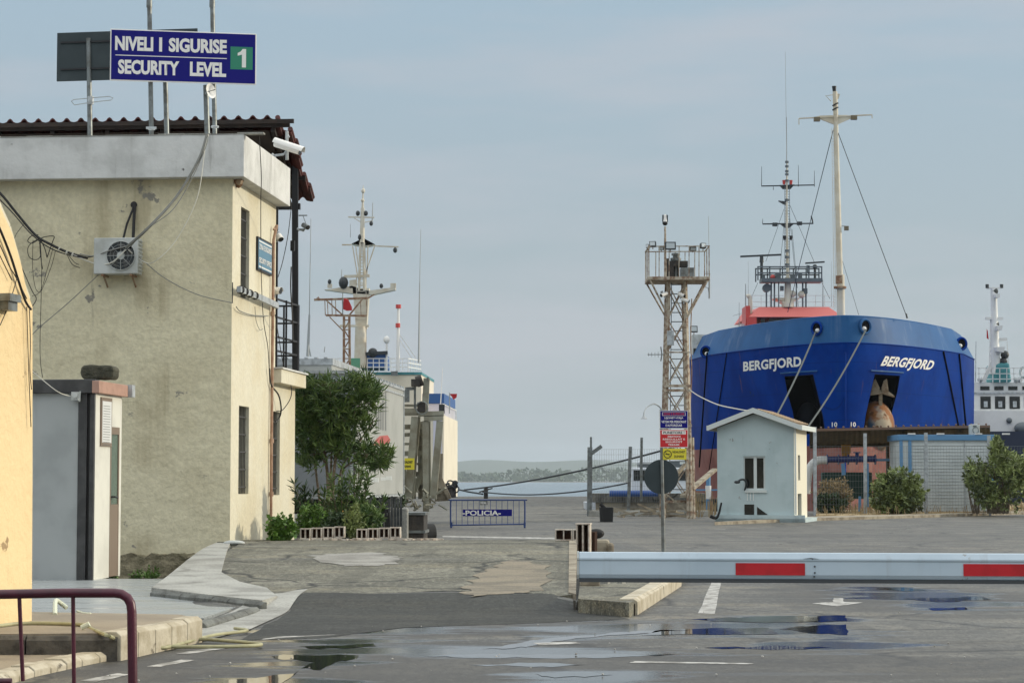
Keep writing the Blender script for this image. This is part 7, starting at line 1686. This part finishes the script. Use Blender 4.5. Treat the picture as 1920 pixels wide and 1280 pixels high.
bush('hedge_bush', 'dark lower bush tangled in the fence beside the kiosk', 'bush', 1558, 942, 34, 22, 86.6, 962, 260, .16, .07, 'leaf_dark', 36, 8, rd=.6, clump=8)
bush('shrub_tree', 'tall ragged olive green shrub at the right edge of the photo', 'tree', 1872, 895, 64, 66, 83.8, 962, 900, .20, .075, 'leaf_olive', 33, 26, rd=1.3, clump=8, lobes_=[(0, .2, .75, .75), (.5, .1, .6, .8), (-.62, .0, .42, .45), (.0, -.5, .3, .6), (-.05, -.85, .14, .35), (.4, -.3, .4, .5), (-.3, .5, .5, .4), (.9, -.1, .3, .8)])
bush('shrub_tree', 'sparse leafy shoots left of the ragged shrub over the container', 'bush', 1830, 885, 26, 34, 84.6, 962, 90, .18, .075, 'leaf_olive', 34, 12, rd=.6, clump=7)
random.seed(5); m2 = MB()
for i in range(900):
    x = random.uniform(1530, 2050); p = G(x, random.uniform(955, 968)-(x-1530)*.012, .05); m2.bar(p, p+V((random.uniform(-.12, .12), random.uniform(-.05, .05), random.uniform(.08, .38))), .02, .012)
tag(m2.build('dry_grass', M['dry_grass']), 'dry yellow grass along the verge under the fence', 'grass', kind='stuff')
m2 = MB(); m2.ball(G(1778, 958)+V((0, 0, .25)), .7, 10, 7, (1.5, .8, .6)); solo('earth_heap', m2, M['old_concrete'], 'small heap of grey earth in front of the container', 'heap')
# ------------------------------------------------------------------ parked trailers
t0 = W(661, 935, 52); TF = Fr((t0.x, 52, 0), 0)
# the long side recedes toward px 757: solve the far corner
def far_at(px_, d, ang):
    return None
TRY = 52.0; p1 = W(661, 698, TRY); p2x = 757
ht = p1.z; 
Y2 = (ht-CAMZ)/(HOR-732)*F*.998
p2 = W(p2x, 732, Y2); ang = math.degrees(math.atan2(p2.x-p1.x, Y2-TRY)); Lt = math.hypot(p2.x-p1.x, Y2-TRY)
TF = Fr((p1.x, TRY, 0), ang)
print('trailer', ht, Y2, ang, Lt)
tr = thing('box_trailer', 'long pale grey box trailer with red and grey markings behind the oleander', 'trailer', TF.o)
zb_ = .98; wL = -2.5
m2 = MB(); m2.box(TF, wL, 0, 0, Lt, zb_, ht); m2.build('box', M['truck_skin'], tr, bevel=.02)
m2 = MB(); m2.box(TF, wL+.05, -.06, -.006, -.001, zb_+.05, ht-.05); m2.build('front_panel', M['truck_grey'], tr)
m2 = MB(); m2.box(TF, wL-.01, .02, -.02, Lt+.01, ht-.18, ht-.13); m2.box(TF, wL-.02, .03, -.03, Lt+.02, ht-.02, ht+.05); m2.box(TF, -.04, .03, -.03, .05, zb_, ht); m2.box(TF, -.03, .025, Lt-.05, Lt+.02, zb_, ht); m2.box(TF, wL, .02, -.01, Lt, zb_-.06, zb_-.001)
for i in range(int(Lt/.6)): m2.box(TF, -.02, .045, .3+i*.6, .42+i*.6, ht+.03, ht+.085)
m2.build('rim', M['galv_light'], tr)
m2 = MB(); m2.box(TF, -2.2, -.3, 1.2, Lt-.2, .55, zb_-.07); m2.build('chassis', M['dark_scrap'], tr)
for yy in (1.4, Lt-3.6, Lt-2.4, Lt-1.2):
    m2 = MB(); m2.cyl(TF(-.35, yy, .48), TF(-.05, yy, .48), .48, n=22, sm=False); wh = m2.build('wheel', M['rubber'], tr); m2 = MB(); m2.cyl(TF(-.1, yy, .48), TF(-.03, yy, .48), .26, .2, n=16); m2.build('rim_disc', M['galv'], wh)
m2 = MB(); m2.cyl(TF(.05, .02, 3.2), TF(.05, .02, 1.0), .03, n=6); m2.box(TF, .0, .06, .2, .32, 1.9, 2.05); m2.build('pipe', M['black_steel'], tr)
def tside(poly_px, m, nm):
    m2 = MB(); P_ = []
    for x, y in poly_px: yy, z = TF.hx(x, y, .006); P_.append(TF(.006, yy, z))
    m2.face(P_); return m2.build(nm, M[m], tr)
for i, (x, yt, yb2) in enumerate(((705, 775, 803), (709, 765, 804), (713, 758, 805), (717, 748, 806), (722, 736, 807))): tside([(x, yt), (x+2.4, yt-4), (x+2.4, yb2), (x, yb2)], 'logo_grey', 'grey_stripe')
tside([(712, 817), (727, 815.5), (732, 824), (729, 834), (722, 834.5), (700, 835), (703, 826)], 'logo_red', 'red_mark')
yy0, z0 = TF.hx(697, 903, .006); yy1, z1 = TF.hx(734, 891, .006)
m2 = MB()
for (a_, b_, c_, d_) in ((697, 711, 895, 904), (714, 724, 894, 901), (724, 735, 892, 900)):
    for k in range(5): tside([(a_+(b_-a_)*k/5, c_+.6), (a_+(b_-a_)*(k+.75)/5, c_), (a_+(b_-a_)*(k+.75)/5, d_-1), (a_+(b_-a_)*k/5, d_)], 'container_grey', 'faded_lettering')
# second trailer, mostly hidden
t2 = thing('box_trailer', 'second grey box trailer half hidden between the office and the nearer trailer', 'trailer', W(580, 935, 60))
p = W(622, 690, 62); F3 = Fr((p.x, 62, 0), 4); z3 = W(610, 676, 62).z
m2 = MB(); m2.box(F3, -3.4, 0, 0, 9, .95, z3); m2.build('box', M['truck_skin'], t2, bevel=.02); m2 = MB(); m2.box(F3, -3.42, .03, -.03, 9, z3-.12, z3+.06)
for i in range(12): m2.box(F3, -3.3+i*.28, -3.2+i*.28, -.05, .1, z3+.06, z3+.1)
m2.build('rim', M['galv_light'], t2); m2 = MB(); m2.box(F3, -3.2, -.2, .3, 8.5, .5, .94); m2.build('chassis', M['dark_scrap'], t2)
m2 = MB(); m2.cyl(F3(-2.9, -.03, 2.35), F3(-2.9, .0, 2.35), .22, n=18); m2.build('red_mark', M['logo_red'], t2)
for yy in (1.5, 6.5):
    m2 = MB(); m2.cyl(F3(-.45, yy, .48), F3(-.1, yy, .48), .48, n=20, sm=False); m2.build('wheel', M['rubber'], t2)
m2 = MB(); c = W(636, 945, 48); m2.cyl((c.x, 48, 0), (c.x, 48, c.z), .11, n=12); m2.cyl((c.x, 48, c.z), (c.x, 48, c.z+.1), .14, .03, n=12); solo('hydrant', m2, M['orange_barrel'], 'rusty orange post with a pale cap among the shrubs', 'post')
# charred pickets
random.seed(9)
pk = thing('picket_screen', 'row of blackened broken pickets between the shrubs and the trailer', 'fence', W(725, 995, 43))
for i in range(12):
    x = 690+i*5.6; m2 = MB(); y0 = 930+random.uniform(-3, 8); a = W(x+random.uniform(-1, 1), 995, 43); b = W(x, y0, 43); m2.bar(a, b, .035, .045); m2.build('picket', M['charred_wood'], pk)
m2 = MB()
for i in range(12): x = random.uniform(690, 735); m2.bar(W(x, 992, 42.8), W(x+random.uniform(-2, 2), random.uniform(955, 968), 42.8), .05, .03)
m2.bar(W(686, 963, 42.9), W(728, 957, 42.9), .05, .07); m2.build('burnt_boards', M['rubber'], pk)
m2 = MB(); m2.box(Fr((W(738, 0, 43.2).x, 43.2, 0), 3), -.0, .32, 0, .1, 0, W(0, 952, 43.2).z); solo('grey_slab', m2, M['concrete'], 'upright grey slab between the charred pickets and the machinery box', 'slab', bevel=.03)
m2 = MB(); a = W(757, 1004, 44); b = W(795, 965, 44); f4 = Fr((a.x, 44, 0), 2); m2.box(f4, 0, b.x-a.x, 0, 1, .0, b.z); 
bxm = thing('steel_bin', 'dark battered steel bin under the olive steel frame', 'bin', f4.o); m2.build('body', M['dark_scrap'], bxm, bevel=.02); m2 = MB(); m2.box(f4, -.03, b.x-a.x+.03, -.03, 1.03, b.z*.46, b.z*.54); m2.box(f4, -.03, b.x-a.x+.03, -.03, 1.03, b.z-.0, b.z+.05); m2.build('band', M['galv'], bxm)
m2 = MB(); c = W(802, 973, 47); m2.cyl((c.x-.1, 47, .22), (c.x+.1, 47.1, .22), .22, n=20, sm=False); solo('old_tyre', m2, M['rubber'], 'dark old tyre standing right of the battered steel bin', 'tyre')
# ------------------------------------------------------------------ olive steel loading frame
gY2 = 70.0
lf_ = thing('loading_frame', 'olive steel loading frame with leaning beams between the trailer and the ferry', 'machine', W(795, 955, gY2))
h = lambda x, y, dy=0: W(x, y, gY2+dy)
def beam(nm, *a):
    m2 = MB()
    for (p, q, w_, hh) in a: m2.bar(p, q, w_, hh)
    return m2.build(nm, M['steel_olive'], lf_, bevel=.008)
beam('leaning_column', (h(765, 935), h(778, 781), .25, .22)); beam('leaning_column', (h(770, 935, .6), h(783, 781, .6), .16, .2))
beam('column', (h(799, 960), h(798, 789), .2, .2), (h(804, 945, .5), h(803, 789, .5), .1, .15)); beam('leaning_column', (h(812, 935), h(825, 789), .24, .22))
beam('leaning_column', (h(797, 775, .2), h(800, 709, .2), .17, .2)); beam('cross_beam', (h(757, 770), h(785, 770), .3, .16), (h(757, 776), h(785, 776), .25, .1)); beam('cross_beam', (h(784, 776), h(832, 775), .3, .16), (h(795, 784), h(831, 783), .3, .16))
m2 = MB()
for y in (760, 800, 815, 832, 850, 868, 888, 906): m2.bar(h(757, y, .8), h(796, y+random.uniform(-2, 2), .8), .2, random.uniform(.06, .16))
for x in (776, 786, 791): m2.bar(h(x, 790, 1), h(x+1, 935, 1), .1, .1)
m2.bar(h(768, 935, .7), h(795, 880, .7), .2, .2); m2.bar(h(757, 880, .7), h(772, 935, .7), .15, .15)
m2.build('rack', M['steel_olive'], lf_)
m2 = MB(); m2.box(Fr(h(773, 718), 0), -.03, .24, -.2, .3, -.1, .12); m2.cyl(h(781, 716), h(792, 712), .18, n=10); m2.box(Fr(h(786, 766), 0), -.05, .2, -.2, .2, -.1, .2); m2.build('motor', M['dark_scrap'], lf_)
m2 = MB(); m2.bar(h(778, 720, .3), h(778, 775, .3), .07, .07); m2.bar(h(760, 729, .3), h(776, 728, .3), .08, .1); m2.box(Fr(h(762, 742), 0), -.06, .1, 0, .05, -.2, .2); m2.ring(h(792, 765)-V((0, .3, 0)), (.2, 1, 0), .2, .02, 16, 5); m2.bar(h(801, 712), h(803, 707), .2, .05); m2.build('bracket', M['galv'], lf_)
m2 = MB()
for i in range(26): c = h(random.uniform(758, 830), random.uniform(918, 948), random.uniform(-.5, .8)); m2.bar(c, c+V((random.uniform(-.3, .3), random.uniform(-.3, .3), random.uniform(-.2, .22))), random.uniform(.03, .09), random.uniform(.03, .06))
for i in range(3): c = h(random.uniform(765, 815), random.uniform(930, 950), -.6); m2.ring(c, rnd(), .14, .02, 12, 4)
tag(m2.build('scrap_heap', M['steel_olive']), 'tangled dark scrap iron at the foot of the olive loading frame', 'scrap', kind='stuff')
m2 = MB(); m2.bar(h(826, 898, 1), h(843, 935, 1), .2, .14); m2.bar(h(822, 850, 1), h(820, 925, 1), .35, .3); m2.prism([h(815, 925, 1), h(830, 860, 1), h(826, 905, 1), h(845, 938, 1), h(815, 940, 1)], (0, .5, 0)); solo('wooden_prop', m2, M['old_concrete'], 'pale broken props leaning right of the loading frame', 'prop')
ys = thing('yellow_sign', 'small yellow no smoking sign hung on the loading frame', 'sign', h(766, 868, -.4))
a = h(755, 880, -.4); b = h(777, 858.5, -.4); f5 = Fr((0, a.y, 0), 0); m2 = MB(); m2.box(f5, a.x, b.x, 0, .03, a.z, b.z); m2.build('plate', M['sign_yellow'], ys)
cx = (a.x+b.x)/2-.02; w5 = (b.x-a.x)*.8; hh = b.z-a.z
text('lettering', 'NDALOHET', M['black_steel'], ys, (cx, a.y-.005, a.z+hh*.66), (1, 0, 0), (0, 0, 1), w5, hh*.22, .002, .04); text('lettering', 'DUHANI', M['black_steel'], ys, (cx-.03, a.y-.005, a.z+hh*.28), (1, 0, 0), (0, 0, 1), w5*.8, hh*.2, .002, .04)
# bag / stone at the building corner
m2 = MB(); c = G(430, 1019, .3); m2.ball(c+V((.1, -.15, .02)), .13, 12, 7, (1.4, .7, .35)); solo('plastic_bag', m2, M['ac_white'], 'flattened pale bag lying at the office corner', 'bag')
# pebbles and litter on the road
random.seed(12); m2 = MB()
for i in range(60):
    p = G(random.uniform(100, 1850), random.uniform(1140, 1278), .008); r = random.uniform(.004, .011); m2.ball(p+V((0, 0, r*.5)), r, 5, 4, (1, 1, .7))
tag(m2.build('pebbles', M['line_white']), 'scattered pale grit on the road surface', 'gravel', kind='stuff')
# ------------------------------------------------------------------ haze
hzm = bpy.data.materials.new('haze'); hzm.use_nodes = True; nt = hzm.node_tree; nt.nodes.clear(); o_ = N(nt, 'ShaderNodeOutputMaterial'); pv = N(nt, 'ShaderNodeVolumePrincipled')
pv.inputs['Color'].default_value = (.80, .90, .99, 1); pv.inputs['Density'].default_value = .00007; pv.inputs['Anisotropy'].default_value = 0.2; nt.links.new(pv.outputs[0], o_.inputs['Volume'])
m2 = MB(); m2.box(WF, -9500, 9500, -60, 10500, -6, 160); hb2 = m2.build('haze', hzm); hb2['kind'] = 'stuff'; hb2['label'] = 'pale blue summer haze hanging over the harbour'; hb2['category'] = 'haze'
